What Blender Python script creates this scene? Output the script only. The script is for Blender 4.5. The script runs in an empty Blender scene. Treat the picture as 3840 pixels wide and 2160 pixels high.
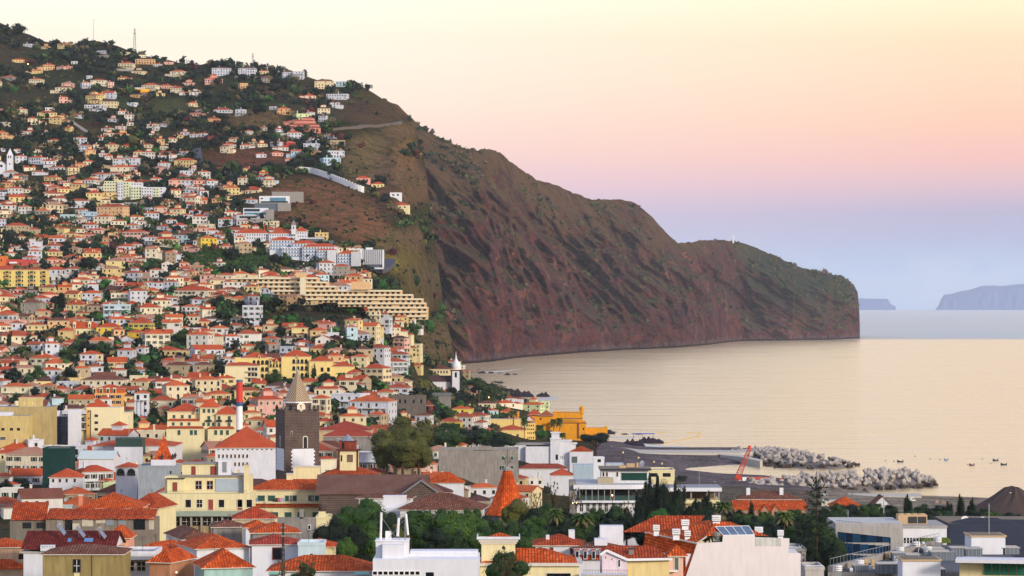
import bpy, math, random
import numpy as np
from mathutils import noise as mn, Vector
random.seed(7)
C = bpy.context.scene.collection
F, V0, H = 10888.0, 1140.0, 90.0      # focal length and horizon row in photograph pixels; eye height in metres
R = math.radians
def lin(c):
    if isinstance(c, str): c = tuple(int(c[i:i+2], 16) for i in (0, 2, 4))
    return tuple(((v/255+.055)/1.055)**2.4 if v/255 > .04045 else v/255/12.92 for v in c)
# ---------------------------------------------------------------- materials
MATS = {}
def nodes(name):
    m = bpy.data.materials.new(name); m.use_nodes = True
    nt = m.node_tree; b = nt.nodes['Principled BSDF']
    return m, nt, b
def N(nt, typ, **kw):
    n = nt.nodes.new(typ)
    for k, v in kw.items():
        if k in n.inputs: n.inputs[k].default_value = v
        else: setattr(n, k, v)
    return n
def ramp(nt, fac, stops, interp='LINEAR'):
    r = nt.nodes.new('ShaderNodeValToRGB'); r.color_ramp.interpolation = interp
    e = r.color_ramp.elements
    while len(e) > 1: e.remove(e[0])
    e[0].position = stops[0][0]; e[0].color = (*stops[0][1], 1)
    for p, c in stops[1:]:
        x = e.new(p); x.color = (*c, 1)
    if fac is not None: nt.links.new(fac, r.inputs[0])
    return r
def mixc(nt, fac, a, b, mode='MIX'):
    m = nt.nodes.new('ShaderNodeMix'); m.data_type = 'RGBA'; m.blend_type = mode
    for s, v in ((0, fac), (6, a), (7, b)):
        if isinstance(v, (int, float)): m.inputs[s].default_value = v
        elif isinstance(v, tuple): m.inputs[s].default_value = (*v, 1)
        else: nt.links.new(v, m.inputs[s])
    return m.outputs[2]
def math_(nt, op, a, b=0.0, clamp=False):
    m = nt.nodes.new('ShaderNodeMath'); m.operation = op; m.use_clamp = clamp
    for i, v in enumerate((a, b)):
        if isinstance(v, (int, float)): m.inputs[i].default_value = v
        else: nt.links.new(v, m.inputs[i])
    return m.outputs[0]
def noise(nt, vec, scale, detail=4, rough=.55, dist=0):
    n = nt.nodes.new('ShaderNodeTexNoise')
    n.inputs['Scale'].default_value = scale; n.inputs['Detail'].default_value = detail
    n.inputs['Roughness'].default_value = rough; n.inputs['Distortion'].default_value = dist
    if vec is not None: nt.links.new(vec, n.inputs['Vector'])
    return n.outputs['Fac']
def scalev(nt, vec, s, rot=(0, 0, 0)):
    m = nt.nodes.new('ShaderNodeMapping'); m.inputs['Scale'].default_value = s; m.inputs['Rotation'].default_value = rot
    nt.links.new(vec, m.inputs['Vector']); return m.outputs[0]
def bump(nt, b, h, strength, dist):
    n = nt.nodes.new('ShaderNodeBump'); n.inputs['Strength'].default_value = strength; n.inputs['Distance'].default_value = dist
    nt.links.new(h, n.inputs['Height']); nt.links.new(n.outputs[0], b.inputs['Normal'])
def pos(nt): return nt.nodes.new('ShaderNodeNewGeometry').outputs['Position']
def obc(nt): return nt.nodes.new('ShaderNodeTexCoord').outputs['Object']

def wall_mat(col, dirt=.25, rough=.85):
    """painted render: faint streaks of rain dirt and patchy weathering"""
    key = ('wall', col, dirt)
    if key in MATS: return MATS[key]
    m, nt, b = nodes('painted_render'); c = lin(col); c = tuple(min(.86, v*.95) for v in c)
    p = pos(nt)
    s1 = noise(nt, scalev(nt, p, (1.6, 1.6, .25)), 1.0, 5, .6)
    s2 = noise(nt, p, .35, 4)
    f = math_(nt, 'MULTIPLY', ramp(nt, s1, [(.42, (0, 0, 0)), (.75, (1, 1, 1))]).outputs[0], min(1, dirt*2.3))
    dark = tuple(v*.5 for v in c)
    c1 = mixc(nt, f, c, dark)
    f2 = math_(nt, 'MULTIPLY', ramp(nt, s2, [(.4, (0, 0, 0)), (.7, (1, 1, 1))]).outputs[0], min(1, dirt*1.6))
    c2 = mixc(nt, f2, c1, tuple(v*.72 for v in c))
    nt.links.new(c2, b.inputs['Base Color']); b.inputs['Roughness'].default_value = rough
    b.inputs['Specular IOR Level'].default_value = .2
    MATS[key] = m; return m
def plain(name, col, rough=.6, metal=0., spec=.4, vary=.15):
    key = (name, col)
    if key in MATS: return MATS[key]
    m, nt, b = nodes(name); c = lin(col)
    n = noise(nt, pos(nt), .9, 4)
    k = mixc(nt, math_(nt, 'MULTIPLY', n, 1.0), tuple(v*(1-vary) for v in c), tuple(min(.9, v*(1+vary)) for v in c))
    nt.links.new(k, b.inputs['Base Color'])
    b.inputs['Roughness'].default_value = rough; b.inputs['Metallic'].default_value = metal
    b.inputs['Specular IOR Level'].default_value = spec
    MATS[key] = m; return m
def tile_mat(col, near=False):
    """barrel tiles: rows that follow the slope (u across, v up the slope), weathered in patches"""
    key = ('tile', col, near)
    if key in MATS: return MATS[key]
    m, nt, b = nodes('clay_tiles'); c = lin(col)
    uv = nt.nodes.new('ShaderNodeUVMap').outputs[0]
    p = pos(nt)
    n1 = noise(nt, p, .22, 5, .65); n2 = noise(nt, p, 2.2, 3)
    k = ramp(nt, n1, [(.28, tuple(v*.5 for v in c)), (.48, c), (.7, (c[0]*1.15, c[1]*1.5, c[2]*1.7))]).outputs[0]
    oi = nt.nodes.new('ShaderNodeObjectInfo'); k = mixc(nt, math_(nt, 'MULTIPLY', oi.outputs['Random'], .45), k, (c[0]*.62, c[1]*.8, c[2]*.95))
    k = mixc(nt, math_(nt, 'MULTIPLY', n2, .55), k, tuple(v*.6 for v in c))
    sep = nt.nodes.new('ShaderNodeSeparateXYZ'); nt.links.new(uv, sep.inputs[0])
    wx = math_(nt, 'SINE', math_(nt, 'MULTIPLY', sep.outputs[0], 2*math.pi/.42))
    wy = math_(nt, 'FRACT', math_(nt, 'MULTIPLY', sep.outputs[1], 1/.45))
    if near:
        fl = nt.nodes.new('ShaderNodeCombineXYZ'); nt.links.new(math_(nt, 'FLOOR', math_(nt, 'MULTIPLY', sep.outputs[0], 1/.42)), fl.inputs[0]); nt.links.new(math_(nt, 'FLOOR', math_(nt, 'MULTIPLY', sep.outputs[1], 1/.45)), fl.inputs[1])
        wn = nt.nodes.new('ShaderNodeTexWhiteNoise'); wn.noise_dimensions = '2D'; nt.links.new(fl.outputs[0], wn.inputs[0])
        k = mixc(nt, 1.0, k, ramp(nt, wn.outputs['Value'], [(0, (.55, .5, .5)), (.5, (.95, .95, .95)), (.9, (1.15, 1.2, 1.25)), (1, (1.5, 1.9, 2.2))]).outputs[0], 'MULTIPLY')
        g = math_(nt, 'MULTIPLY', math_(nt, 'SUBTRACT', .45, wx, True), .62)
        k = mixc(nt, g, k, tuple(v*.4 for v in c))
        g2 = math_(nt, 'GREATER_THAN', wy, .82)
        k = mixc(nt, math_(nt, 'MULTIPLY', g2, .4), k, tuple(v*.4 for v in c))
        bump(nt, b, math_(nt, 'ADD', wx, math_(nt, 'MULTIPLY', wy, -.6)), .7, .06)
    else:
        wv = noise(nt, scalev(nt, uv, (2.2, .25, 1)), 1.0, 3)
        k = mixc(nt, math_(nt, 'MULTIPLY', wv, .8), k, tuple(v*.45 for v in c))
    nt.links.new(k, b.inputs['Base Color']); b.inputs['Roughness'].default_value = .85
    b.inputs['Specular IOR Level'].default_value = .15
    MATS[key] = m; return m
def glass_mat(col='18222a', rough=.12):
    key = ('glass', col)
    if key in MATS: return MATS[key]
    m, nt, b = nodes('window_glass'); c = lin(col)
    n = noise(nt, pos(nt), .7, 2)
    nt.links.new(mixc(nt, n, tuple(v*.5 for v in c), tuple(v*1.5 for v in c)), b.inputs['Base Color'])
    b.inputs['Roughness'].default_value = rough; b.inputs['Specular IOR Level'].default_value = .5
    MATS[key] = m; return m
def emit_mat(col, s):
    m, nt, b = nodes('lamp_glow'); b.inputs['Emission Color'].default_value = (*lin(col), 1); b.inputs['Emission Strength'].default_value = s
    return m
def leaf_mat(c1, c2, name='leaves'):
    key = ('leaf', c1, c2)
    if key in MATS: return MATS[key]
    m, nt, b = nodes(name)
    oi = nt.nodes.new('ShaderNodeObjectInfo')
    n = noise(nt, pos(nt), .45, 4, .6)
    at = nt.nodes.new('ShaderNodeAttribute'); at.attribute_name = 'tone'
    f = math_(nt, 'ADD', math_(nt, 'MULTIPLY', n, .5), math_(nt, 'ADD', math_(nt, 'MULTIPLY', oi.outputs['Random'], .25), math_(nt, 'MULTIPLY', at.outputs['Fac'], .6)))
    a, bb = lin(c1), lin(c2)
    k = ramp(nt, f, [(.15, tuple(v*.55 for v in a)), (.5, a), (.95, bb)]).outputs[0]
    nt.links.new(k, b.inputs['Base Color']); b.inputs['Roughness'].default_value = .7
    b.inputs['Specular IOR Level'].default_value = .2
    MATS[key] = m; return m
# ---------------------------------------------------------------- mesh builder
class MB:
    def __init__(s): s.v = []; s.f = []; s.m = []; s.uv = []
    def face(s, pts, mat=0, uv=None):
        i = len(s.v); s.v += [tuple(p) for p in pts]; s.f.append(tuple(range(i, i+len(pts)))); s.m.append(mat)
        s.uv += uv if uv else [(0, 0)]*len(pts)
    def box(s, x0, x1, y0, y1, z0, z1, mat=0, top=None, bottom=True):
        if x1 < x0: x0, x1 = x1, x0
        a = [(x0, y0, z0), (x1, y0, z0), (x1, y1, z0), (x0, y1, z0), (x0, y0, z1), (x1, y0, z1), (x1, y1, z1), (x0, y1, z1)]
        for q in ((0, 1, 5, 4), (1, 2, 6, 5), (2, 3, 7, 6), (3, 0, 4, 7)): s.face([a[k] for k in q], mat)
        s.face([a[k] for k in (4, 5, 6, 7)], mat if top is None else top)
        if bottom: s.face([a[k] for k in (3, 2, 1, 0)], mat)
    def obox(s, c, ex, ey, ez, mat=0):
        """box from centre and three half-extent vectors"""
        c, ex, ey, ez = map(Vector, (c, ex, ey, ez))
        p = lambda i, j, k: c+ex*i+ey*j+ez*k
        for q in (((-1,-1,-1),(1,-1,-1),(1,-1,1),(-1,-1,1)), ((1,-1,-1),(1,1,-1),(1,1,1),(1,-1,1)), ((1,1,-1),(-1,1,-1),(-1,1,1),(1,1,1)),
                  ((-1,1,-1),(-1,-1,-1),(-1,-1,1),(-1,1,1)), ((-1,-1,1),(1,-1,1),(1,1,1),(-1,1,1)), ((-1,1,-1),(1,1,-1),(1,-1,-1),(-1,-1,-1))):
            s.face([p(*t) for t in q], mat)
    def bar(s, a, b, r, mat=0, n=5, r2=None):
        a, b = Vector(a), Vector(b); d = (b-a).normalized()
        u = d.orthogonal().normalized(); w = d.cross(u); r2 = r if r2 is None else r2
        A = [a+(u*math.cos(t)+w*math.sin(t))*r for t in [2*math.pi*k/n for k in range(n)]]
        B = [b+(u*math.cos(t)+w*math.sin(t))*r2 for t in [2*math.pi*k/n for k in range(n)]]
        for k in range(n): s.face([A[k], A[(k+1) % n], B[(k+1) % n], B[k]], mat)
        s.face(A[::-1], mat); s.face(B, mat)
    def roofface(s, pts, mat=0):
        """sloped face with uv in metres: u along the eave, v up the slope"""
        p = [Vector(q) for q in pts]; e = (p[1]-p[0]).normalized(); n = e.cross(p[2]-p[0]).normalized(); w = n.cross(e)
        s.face(p, mat, [((q-p[0]).dot(e), (q-p[0]).dot(w)) for q in p])
    def hip(s, x0, x1, y0, y1, z, rise, mat=0, o=.45, ridge=None, under=None):
        x0 -= o; x1 += o; y0 -= o; y1 += o; w, d = x1-x0, y1-y0
        t = .12
        if under is None: under = mat
        s.box(x0, x1, y0, y1, z-t, z, under)
        z += .004
        if w >= d:
            r = d/2 if ridge is None else ridge
            a, b = (x0+r, (y0+y1)/2, z+rise), (x1-r, (y0+y1)/2, z+rise)
            s.roofface([(x0, y0, z), (x1, y0, z), b, a], mat); s.roofface([(x1, y1, z), (x0, y1, z), a, b], mat)
            s.roofface([(x1, y0, z), (x1, y1, z), b], mat); s.roofface([(x0, y1, z), (x0, y0, z), a], mat)
        else:
            r = w/2 if ridge is None else ridge
            a, b = ((x0+x1)/2, y0+r, z+rise), ((x0+x1)/2, y1-r, z+rise)
            s.roofface([(x0, y0, z), (x1, y0, z), a], mat); s.roofface([(x1, y1, z), (x0, y1, z), b], mat)
            s.roofface([(x1, y0, z), (x1, y1, z), b, a], mat); s.roofface([(x0, y1, z), (x0, y0, z), a, b], mat)
    def gable(s, x0, x1, y0, y1, z, rise, mat=0, wall=1, axis='x', o=.4):
        """axis = direction of the ridge"""
        if axis == 'x':
            ym = (y0+y1)/2; k = rise/((y1-y0)/2); dz = o*k
            for x in (x0, x1): s.face([(x, y0, z), (x, y1, z), (x, ym, z+rise)] if x == x0 else [(x, y1, z), (x, y0, z), (x, ym, z+rise)], wall)
            for sg, e in ((1, y0-o), (-1, y1+o)):
                P = [(x0-o, e, z-dz), (x1+o, e, z-dz), (x1+o, ym, z+rise), (x0-o, ym, z+rise)]
                if sg < 0: P = [P[1], P[0], P[3], P[2]]
                s.roofface([(a, b, c+.16) for a, b, c in P], mat); s.face([(a, b, c+.01) for a, b, c in P][::-1], mat)
                s.face([P[0], P[1], (P[1][0], P[1][1], P[1][2]+.16), (P[0][0], P[0][1], P[0][2]+.16)], mat)
                for a, b in ((P[1], P[2]), (P[3], P[0])): s.face([a, b, (b[0], b[1], b[2]+.16), (a[0], a[1], a[2]+.16)], mat)
        else:
            xm = (x0+x1)/2; k = rise/((x1-x0)/2); dz = o*k
            for y in (y0, y1): s.face([(x0, y, z), (x1, y, z), (xm, y, z+rise)], wall)
            for sg, e in ((1, x0-o), (-1, x1+o)):
                P = [(e, y1+o, z-dz), (e, y0-o, z-dz), (xm, y0-o, z+rise), (xm, y1+o, z+rise)]
                if sg < 0: P = [P[1], P[0], P[3], P[2]]
                s.roofface([(a, b, c+.16) for a, b, c in P], mat); s.face([(a, b, c+.01) for a, b, c in P][::-1], mat)
                s.face([P[0], P[1], (P[1][0], P[1][1], P[1][2]+.16), (P[0][0], P[0][1], P[0][2]+.16)], mat)
                for a, b in ((P[1], P[2]), (P[3], P[0])): s.face([a, b, (b[0], b[1], b[2]+.16), (a[0], a[1], a[2]+.16)], mat)
    def prism(s, pts, z0, z1, mat=0, top=None):
        n = len(pts)
        for k in range(n):
            a, b = pts[k], pts[(k+1) % n]
            s.face([(*a, z0), (*b, z0), (*b, z1), (*a, z1)], mat)
        s.face([(*p, z1) for p in pts], mat if top is None else top)
    def ngon_taper(s, cx, cy, z0, z1, r0, r1, n, mat=0, rot=0, cap=True, sx=1, sy=1, uv=False):
        P = [[(cx+r*sx*math.cos(rot+2*math.pi*k/n), cy+r*sy*math.sin(rot+2*math.pi*k/n), z) for k in range(n)] for r, z in ((r0, z0), (r1, z1))]
        for k in range(n):
            q = [P[0][k], P[0][(k+1) % n], P[1][(k+1) % n], P[1][k]]
            if r1 < 1e-4: q = q[:3]
            (s.roofface if uv else s.face)(q, mat)
        if cap:
            if r1 > 1e-4: s.face(P[1], mat)
            s.face(P[0][::-1], mat)
    def lathe(s, cx, cy, prof, n, mat=0):
        for (r0, z0), (r1, z1) in zip(prof, prof[1:]):
            s.ngon_taper(cx, cy, z0, z1, max(r0, 1e-3), max(r1, 1e-3), n, mat, cap=False)
    def mesh(s, name, mats, smooth=False):
        me = bpy.data.meshes.new(name); me.from_pydata(s.v, [], s.f)
        if mats is None or any(not isinstance(k, int) for k in s.m):
            mats = list(dict.fromkeys(s.m)); ix = {m: i for i, m in enumerate(mats)}; s.m = [ix[k] for k in s.m]
        me.polygons.foreach_set('material_index', s.m)
        if smooth: me.polygons.foreach_set('use_smooth', [True]*len(s.f))
        u = me.uv_layers.new(name='UVMap'); u.data.foreach_set('uv', [c for t in s.uv for c in t])
        for m in mats: me.materials.append(m)
        me.update(); return me
    def build(s, name, mats=None, parent=None, loc=None, rz=0, smooth=False):
        if not s.f: return None
        o = bpy.data.objects.new(name, s.mesh(name, mats if mats is None or isinstance(mats, (list, tuple)) else [mats], smooth)); C.objects.link(o)
        if parent: o.parent = parent
        if loc is not None: o.location = loc
        o.rotation_euler.z = rz
        return o
def tag(o, label=None, cat=None, group=None, kind=None):
    if label: o['label'] = label
    if cat: o['category'] = cat
    if group: o['group'] = group
    if kind or cat: o['kind'] = kind or 'thing'
    return o
def thing(name, label, cat, loc=(0, 0, 0), rz=0, group=None):
    o = bpy.data.objects.new(name, None); C.objects.link(o); o.location = loc; o.rotation_euler.z = rz
    o.empty_display_size = .5
    return tag(o, label, cat, group)
# ---------------------------------------------------------------- ground
def X(u, d): return (u-1920)/F*d
def Z(v, d): return H+(V0-v)/F*d
def P3(u, v, d): return Vector((X(u, d), d, Z(v, d)))
GEN = [(150,66),(200,60),(300,51),(400,42),(500,34),(600,28),(700,26),(850,26),(1000,30),(1200,37),(1450,55),(1600,74),(1950,97),(2150,122),(2450,175),(2700,224)]
SKY = [(-700,60),(0,72),(60,95),(110,118),(300,138),(370,142),(430,160),(490,190),(560,207),(650,232),(830,240),(1000,250),(1100,268),(1200,295),(1340,318),(1400,348),(1460,385)]
def leftcol(u):
    vs = np.interp(u, *zip(*SKY)); ds = 3700-min(max(u, 0), 1500)*.26
    zs = Z(vs, ds); a = list(GEN); z0 = 224
    for t in (.25, .5, .75): a.append((2700+(ds-2700)*t, z0+(zs-z0)*(t+.12*math.sin(t*math.pi*2))))
    return a+[(ds, zs), (ds+120, zs-6), (ds+500, zs-60), (4600, zs-160), (5200, zs-300)]
COLS = {u: leftcol(u) for u in (-700, 0, 110, 300, 430, 490, 560, 650, 830, 1000, 1100, 1200, 1340)}
NEAR = [(150,66),(200,60),(300,51),(400,42),(500,34),(600,28),(700,25),(850,24)]
COLS[1400] = NEAR+[(1000,28),(1200,35),(1450,48),(1600,60),(1950,88),(2150,116),(2450,170),(2700,215),(3000,275),(3340,332),(3500,330),(4300,150),(5200,0)]
COLS[1500] = NEAR+[(1000,27),(1200,33),(1450,42),(1700,48),(1950,60),(2080,81),(2200,116),(2600,202),(3300,316),(3600,320),(4300,60),(5200,-8)]
COLS[1600] = NEAR+[(1000,26),(1200,30),(1450,34),(1700,34),(2000,30),(2300,38),(2450,80),(2600,140),(2900,215),(3300,270),(3600,240),(3900,20),(5200,-8)]
COLS[1660] = NEAR+[(1000,25),(1200,28),(1450,30),(1700,29),(2000,24),(2300,23),(2550,32),(2700,70),(2850,100),(3000,70),(3150,10),(3400,-8),(5200,-8)]
COLS[1715] = NEAR+[(1000,24),(1200,26),(1450,27),(1700,26),(2000,23),(2300,22),(2500,25),(2700,30),(2850,22),(3000,14),(3400,4),(3500,-8),(5200,-8)]
COLS[1790] = NEAR+[(1000,22),(1200,22),(1700,20),(2000,18),(2300,14),(2600,12),(3000,8),(3400,3),(3700,-3),(5200,-8)]
COLS[1860] = NEAR+[(1000,20),(1700,16),(2000,14),(2400,9),(2800,5),(3150,1),(3250,-4),(5200,-8)]
COLS[1950] = NEAR+[(1000,19),(1700,12),(2000,9),(2400,6),(2700,3),(2850,-3),(5200,-8)]
COLS[2100] = NEAR+[(1000,19),(1200,13),(1500,7),(1700,4.5),(1850,3),(1950,2),(2150,-4),(5200,-8)]
COLS[2300] = NEAR+[(1000,17),(1300,10),(1600,6),(1850,3),(1900,-3),(5200,-8)]
COLS[2480] = NEAR+[(1000,16),(1200,11),(1400,7),(1560,4),(1660,3.5),(1770,3),(1810,-3),(5200,-8)]
COLS[2590] = NEAR+[(1000,15),(1200,10),(1400,6),(1500,4),(1545,1.5),(1560,-.6),(1590,-.6),(1610,1),(1660,3),(1770,3),(1810,-3),(5200,-8)]
COLS[2760] = NEAR+[(1000,14),(1200,9),(1400,5),(1480,3.5),(1515,.5),(1530,-2),(1600,-2),(1635,.6),(1680,3),(1770,3),(1810,-3),(5200,-8)]
COLS[2860] = NEAR+[(1000,14),(1200,8),(1400,4),(1480,3),(1520,-1),(1600,-3),(1670,-1.5),(1700,2),(1760,3),(1800,-3),(5200,-8)]
COLS[2960] = NEAR+[(1000,14),(1200,8),(1380,4),(1450,3),(1500,-1),(1600,-4),(5200,-8)]
COLS[3150] = NEAR+[(1000,13),(1200,7),(1370,3),(1400,-2),(1600,-5),(5200,-8)]
COLS[3500] = NEAR+[(1000,12),(1200,6),(1320,3),(1345,-3),(5200,-8)]
COLS[4600] = NEAR+[(1000,12),(1200,6),(1290,3),(1310,-3),(5200,-8)]
UG = np.arange(-700, 4601, 12.5); DG = np.exp(np.linspace(math.log(150), math.log(5200), 380))
_ck = sorted(COLS); _cz = np.array([np.interp(DG, *zip(*COLS[k])) for k in _ck])
_ix = np.searchsorted(_ck, UG, side='right')-1; _ix = np.clip(_ix, 0, len(_ck)-2)
_t = (UG-np.array(_ck)[_ix])/(np.array(_ck)[_ix+1]-np.array(_ck)[_ix]); _t = _t*_t*(3-2*_t)*.5+_t*.5
ZT = _cz[_ix]*(1-_t[:, None])+_cz[_ix+1]*_t[:, None]
_k = np.exp(-(np.arange(-5, 6)/2.4)**2); _k /= _k.sum()
ZT = np.array([sum(_k[q+5]*ZT[min(max(i+q, 0), len(UG)-1)] for q in range(-5, 6)) if not (2230 < UG[i] < 3300) else ZT[i] for i in range(len(UG))])
for i, u in enumerate(UG):
    for j, d in enumerate(DG):
        a = min(1, max(0, (d-1300)/900))*min(1, max(0, (ZT[i, j]-14)/25))
        if a > 0:
            p = Vector((X(u, d), d, 0))
            ZT[i, j] += a*(9*mn.noise(p/170)+6*abs(mn.noise(p/70+Vector((9, 3, 1))))+2.4*mn.noise(p/24)-1.5)
def G(u, d):
    fi = min(max((u+700)/12.5, 0), len(UG)-1.001); i = int(fi); a = fi-i
    fj = (math.log(max(d, 150.1))-math.log(150))/(math.log(5200)-math.log(150))*(len(DG)-1); fj = min(fj, len(DG)-1.001); j = int(fj); b = fj-j
    return (ZT[i, j]*(1-b)+ZT[i, j+1]*b)*(1-a)+(ZT[i+1, j]*(1-b)+ZT[i+1, j+1]*b)*a
def GX(x, y): return G(1920+x*F/y, y)
def hit(u, v, h=0., d0=320, d1=4600):
    """distance at which the view ray through (u,v) passes h metres above the ground"""
    d = d0; prev = None
    while d < d1:
        s = Z(v, d)-G(u, d)-h
        if s <= 0:
            return d if prev is None else prev+(d-prev)*ps/(ps-s)
        prev, ps = d, s; d *= 1.006
    return None
# ---------------------------------------------------------------- setting: hillside, headland, islands, sea, sky, air
# land cover patches (photograph pixels /1.4907): cx, cy, rx, ry, colour
COVER = [(780,510,150,75,'6b4a35'),(600,395,110,34,'5d3a2e'),(940,275,110,45,'4d3b2b'),(930,400,90,80,'5d5138'),(640,300,90,32,'5d4c33'),(430,270,60,30,'3c4225'),
 (1000,640,60,60,'66612f'),(1060,720,60,90,'54492f'),(985,610,50,40,'5e5236'),(600,655,140,40,'2c4a26'),(540,640,60,30,'2f5228'),(900,560,90,60,'6e4d36'),(470,345,60,25,'3c3a25'),(740,230,120,22,'544032'),
 (150,200,110,30,'26301c'),(170,95,120,28,'1d2018'),(300,260,60,20,'2c3a1e'),(200,330,60,22,'4a4228'),(1000,420,60,60,'64503c'),(1020,380,40,40,'6a5238'),(980,500,60,40,'5a4234'),(870,250,60,20,'4a3a30'),(1040,600,40,40,'5a4a3a'),(1090,700,30,60,'4f4538'),(690,400,60,30,'5f3c30'),(560,345,70,12,'63492f'),(820,290,60,28,'3d3326'),
 (930,235,50,25,'3f3a22'),(1010,330,60,25,'5e4c36'),(1050,470,50,60,'5b4838'),(1000,850,110,60,'4a4632'),(1100,860,60,60,'5a4c3c')]
def terrain():
    nu, nd = len(UG), len(DG)
    co = np.zeros((nu, nd, 3)); co[:, :, 0] = (UG[:, None]-1920)/F*DG[None]; co[:, :, 1] = DG[None]; co[:, :, 2] = ZT
    col = np.zeros((nu, nd, 4)); col[:, :, 3] = 0
    vv = (V0-(ZT-H)/DG[None]*F)/1.4907; uu = (UG/1.4907)[:, None]+vv*0
    far = (DG > 1500)[None]
    for cx, cy, rx, ry, c in COVER:
        br_ = 1.55
        r = ((uu-cx)/rx)**2+((vv-cy)/ry)**2
        w = np.clip(1.6-1.3*r, 0, 1)*far
        for k, x in enumerate(lin(c)): col[:, :, k] = col[:, :, k]*(1-w)+x*br_*w
        col[:, :, 3] = col[:, :, 3]*(1-w)+w
    # port and beach: dark sand
    for w, cc in ((((UG > 2600)[:, None]) & (DG > 1040)[None], '6e6862'), (((UG > 2230)[:, None]) & (DG > 1330)[None], '756e78'), (((UG > 3080)[:, None]) & (DG > 1060)[None], '9c958a')):
        for k, x in enumerate(lin(cc)): col[:, :, k] = np.where(w, x, col[:, :, k])
        col[:, :, 3] = np.where(w, 1, col[:, :, 3])
    me = bpy.data.meshes.new('hillside'); idx = np.arange(nu*nd).reshape(nu, nd)
    q = np.stack([idx[:-1, :-1], idx[1:, :-1], idx[1:, 1:], idx[:-1, 1:]], -1).reshape(-1, 4)
    me.from_pydata(co.reshape(-1, 3).tolist(), [], q.tolist())
    a = me.color_attributes.new('cover', 'FLOAT_COLOR', 'POINT'); a.data.foreach_set('color', col.reshape(-1).astype(np.float32))
    me.polygons.foreach_set('use_smooth', [True]*len(q))
    m, nt, b = nodes('hillside_ground'); p = pos(nt)
    at = nt.nodes.new('ShaderNodeAttribute'); at.attribute_name = 'cover'
    n1 = noise(nt, p, .012, 6, .6, .6); n2 = noise(nt, p, .07, 6, .65); n3 = noise(nt, p, .45, 4, .6)
    base = ramp(nt, n1, [(.3, lin('25321d')), (.45, lin('39402a')), (.55, lin('4c402c')), (.68, lin('2c3a20'))]).outputs[0]
    k = mixc(nt, at.outputs['Alpha'], base, at.outputs['Color'])
    g = ramp(nt, n2, [(.42, (0, 0, 0)), (.62, (1, 1, 1))]).outputs[0]
    k = mixc(nt, math_(nt, 'MULTIPLY', g, .55), k, lin('222f1b'))
    g = ramp(nt, n3, [(.35, (.45, .45, .45)), (.7, (1.35, 1.3, 1.2))]).outputs[0]
    k = mixc(nt, 1.0, k, g, 'MULTIPLY')
    k = mixc(nt, 1.0, k, (1.25, 1.2, 1.15), 'MULTIPLY')
    nt.links.new(k, b.inputs['Base Color']); b.inputs['Roughness'].default_value = .95; b.inputs['Specular IOR Level'].default_value = .05
    bump(nt, b, math_(nt, 'ADD', n3, n2), 1.0, 5.0)
    me.materials.append(m)
    o = bpy.data.objects.new('hillside', me); C.objects.link(o); tag(o, 'green and brown slope carrying the town down to the shore', kind='structure')
terrain()
# headland: (u, coast row, ridge row) in photograph pixels/1.4907
HL = [(700,925,300,4350,5000),(900,925,262,4350,5000),(960,925,248,4350,5000),(1000,925,262,4350,5050),(1040,925,303,4350,5050),(1060,922,318,4350,5100),(1085,918,334,4350,5120),(1120,916,351,4380,5150),(1165,915,372,0,0),(1200,913,377,0,0),(1240,909,376,0,0),(1262,906,388,0,0),(1300,899,418,0,0),(1350,896,452,0,0),(1400,892,466,0,0),(1440,888,484,0,0),(1480,885,500,0,0),
 (1520,884,502,0,0),(1565,880,502,0,0),(1600,879,512,0,0),(1640,877,545,0,0),(1670,876,578,0,0),(1690,875,600,0,0),(1705,874,611,0,0),(1730,872,610,0,0),(1760,869,605,0,0),(1800,866,603,0,0),(1830,860,605,0,0),(1850,858,607,0,0),(1880,857,614,0,0),(1920,857,632,0,0),(1960,856,648,0,0),(2000,856,668,0,0),(2030,855,678,0,0),(2060,855,683,0,0),(2085,855,684,0,0),(2100,854,694,0,0),(2120,854,698,0,0),(2140,853,710,0,0),(2150,852,720,0,0),(2158,851,735,0,0),(2162,850,790,0,0),(2164,850,846,0,0)]
K = 1.4907
hu = np.array([h[0]*K for h in HL]); hc = np.array([h[1]*K for h in HL]); hr = np.array([h[2]*K for h in HL])
dc = np.array([h[3] or H*F/(h[1]*K-V0) for h in HL])
_ug = np.arange(650*K, 2200*K, 4.); _dg = np.interp(_ug, hu, dc); _kk = np.exp(-(np.arange(-30, 31)/13.)**2); _kk /= _kk.sum(); _dg = np.convolve(np.pad(_dg, 30, mode='edge'), _kk, 'valid')
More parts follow.
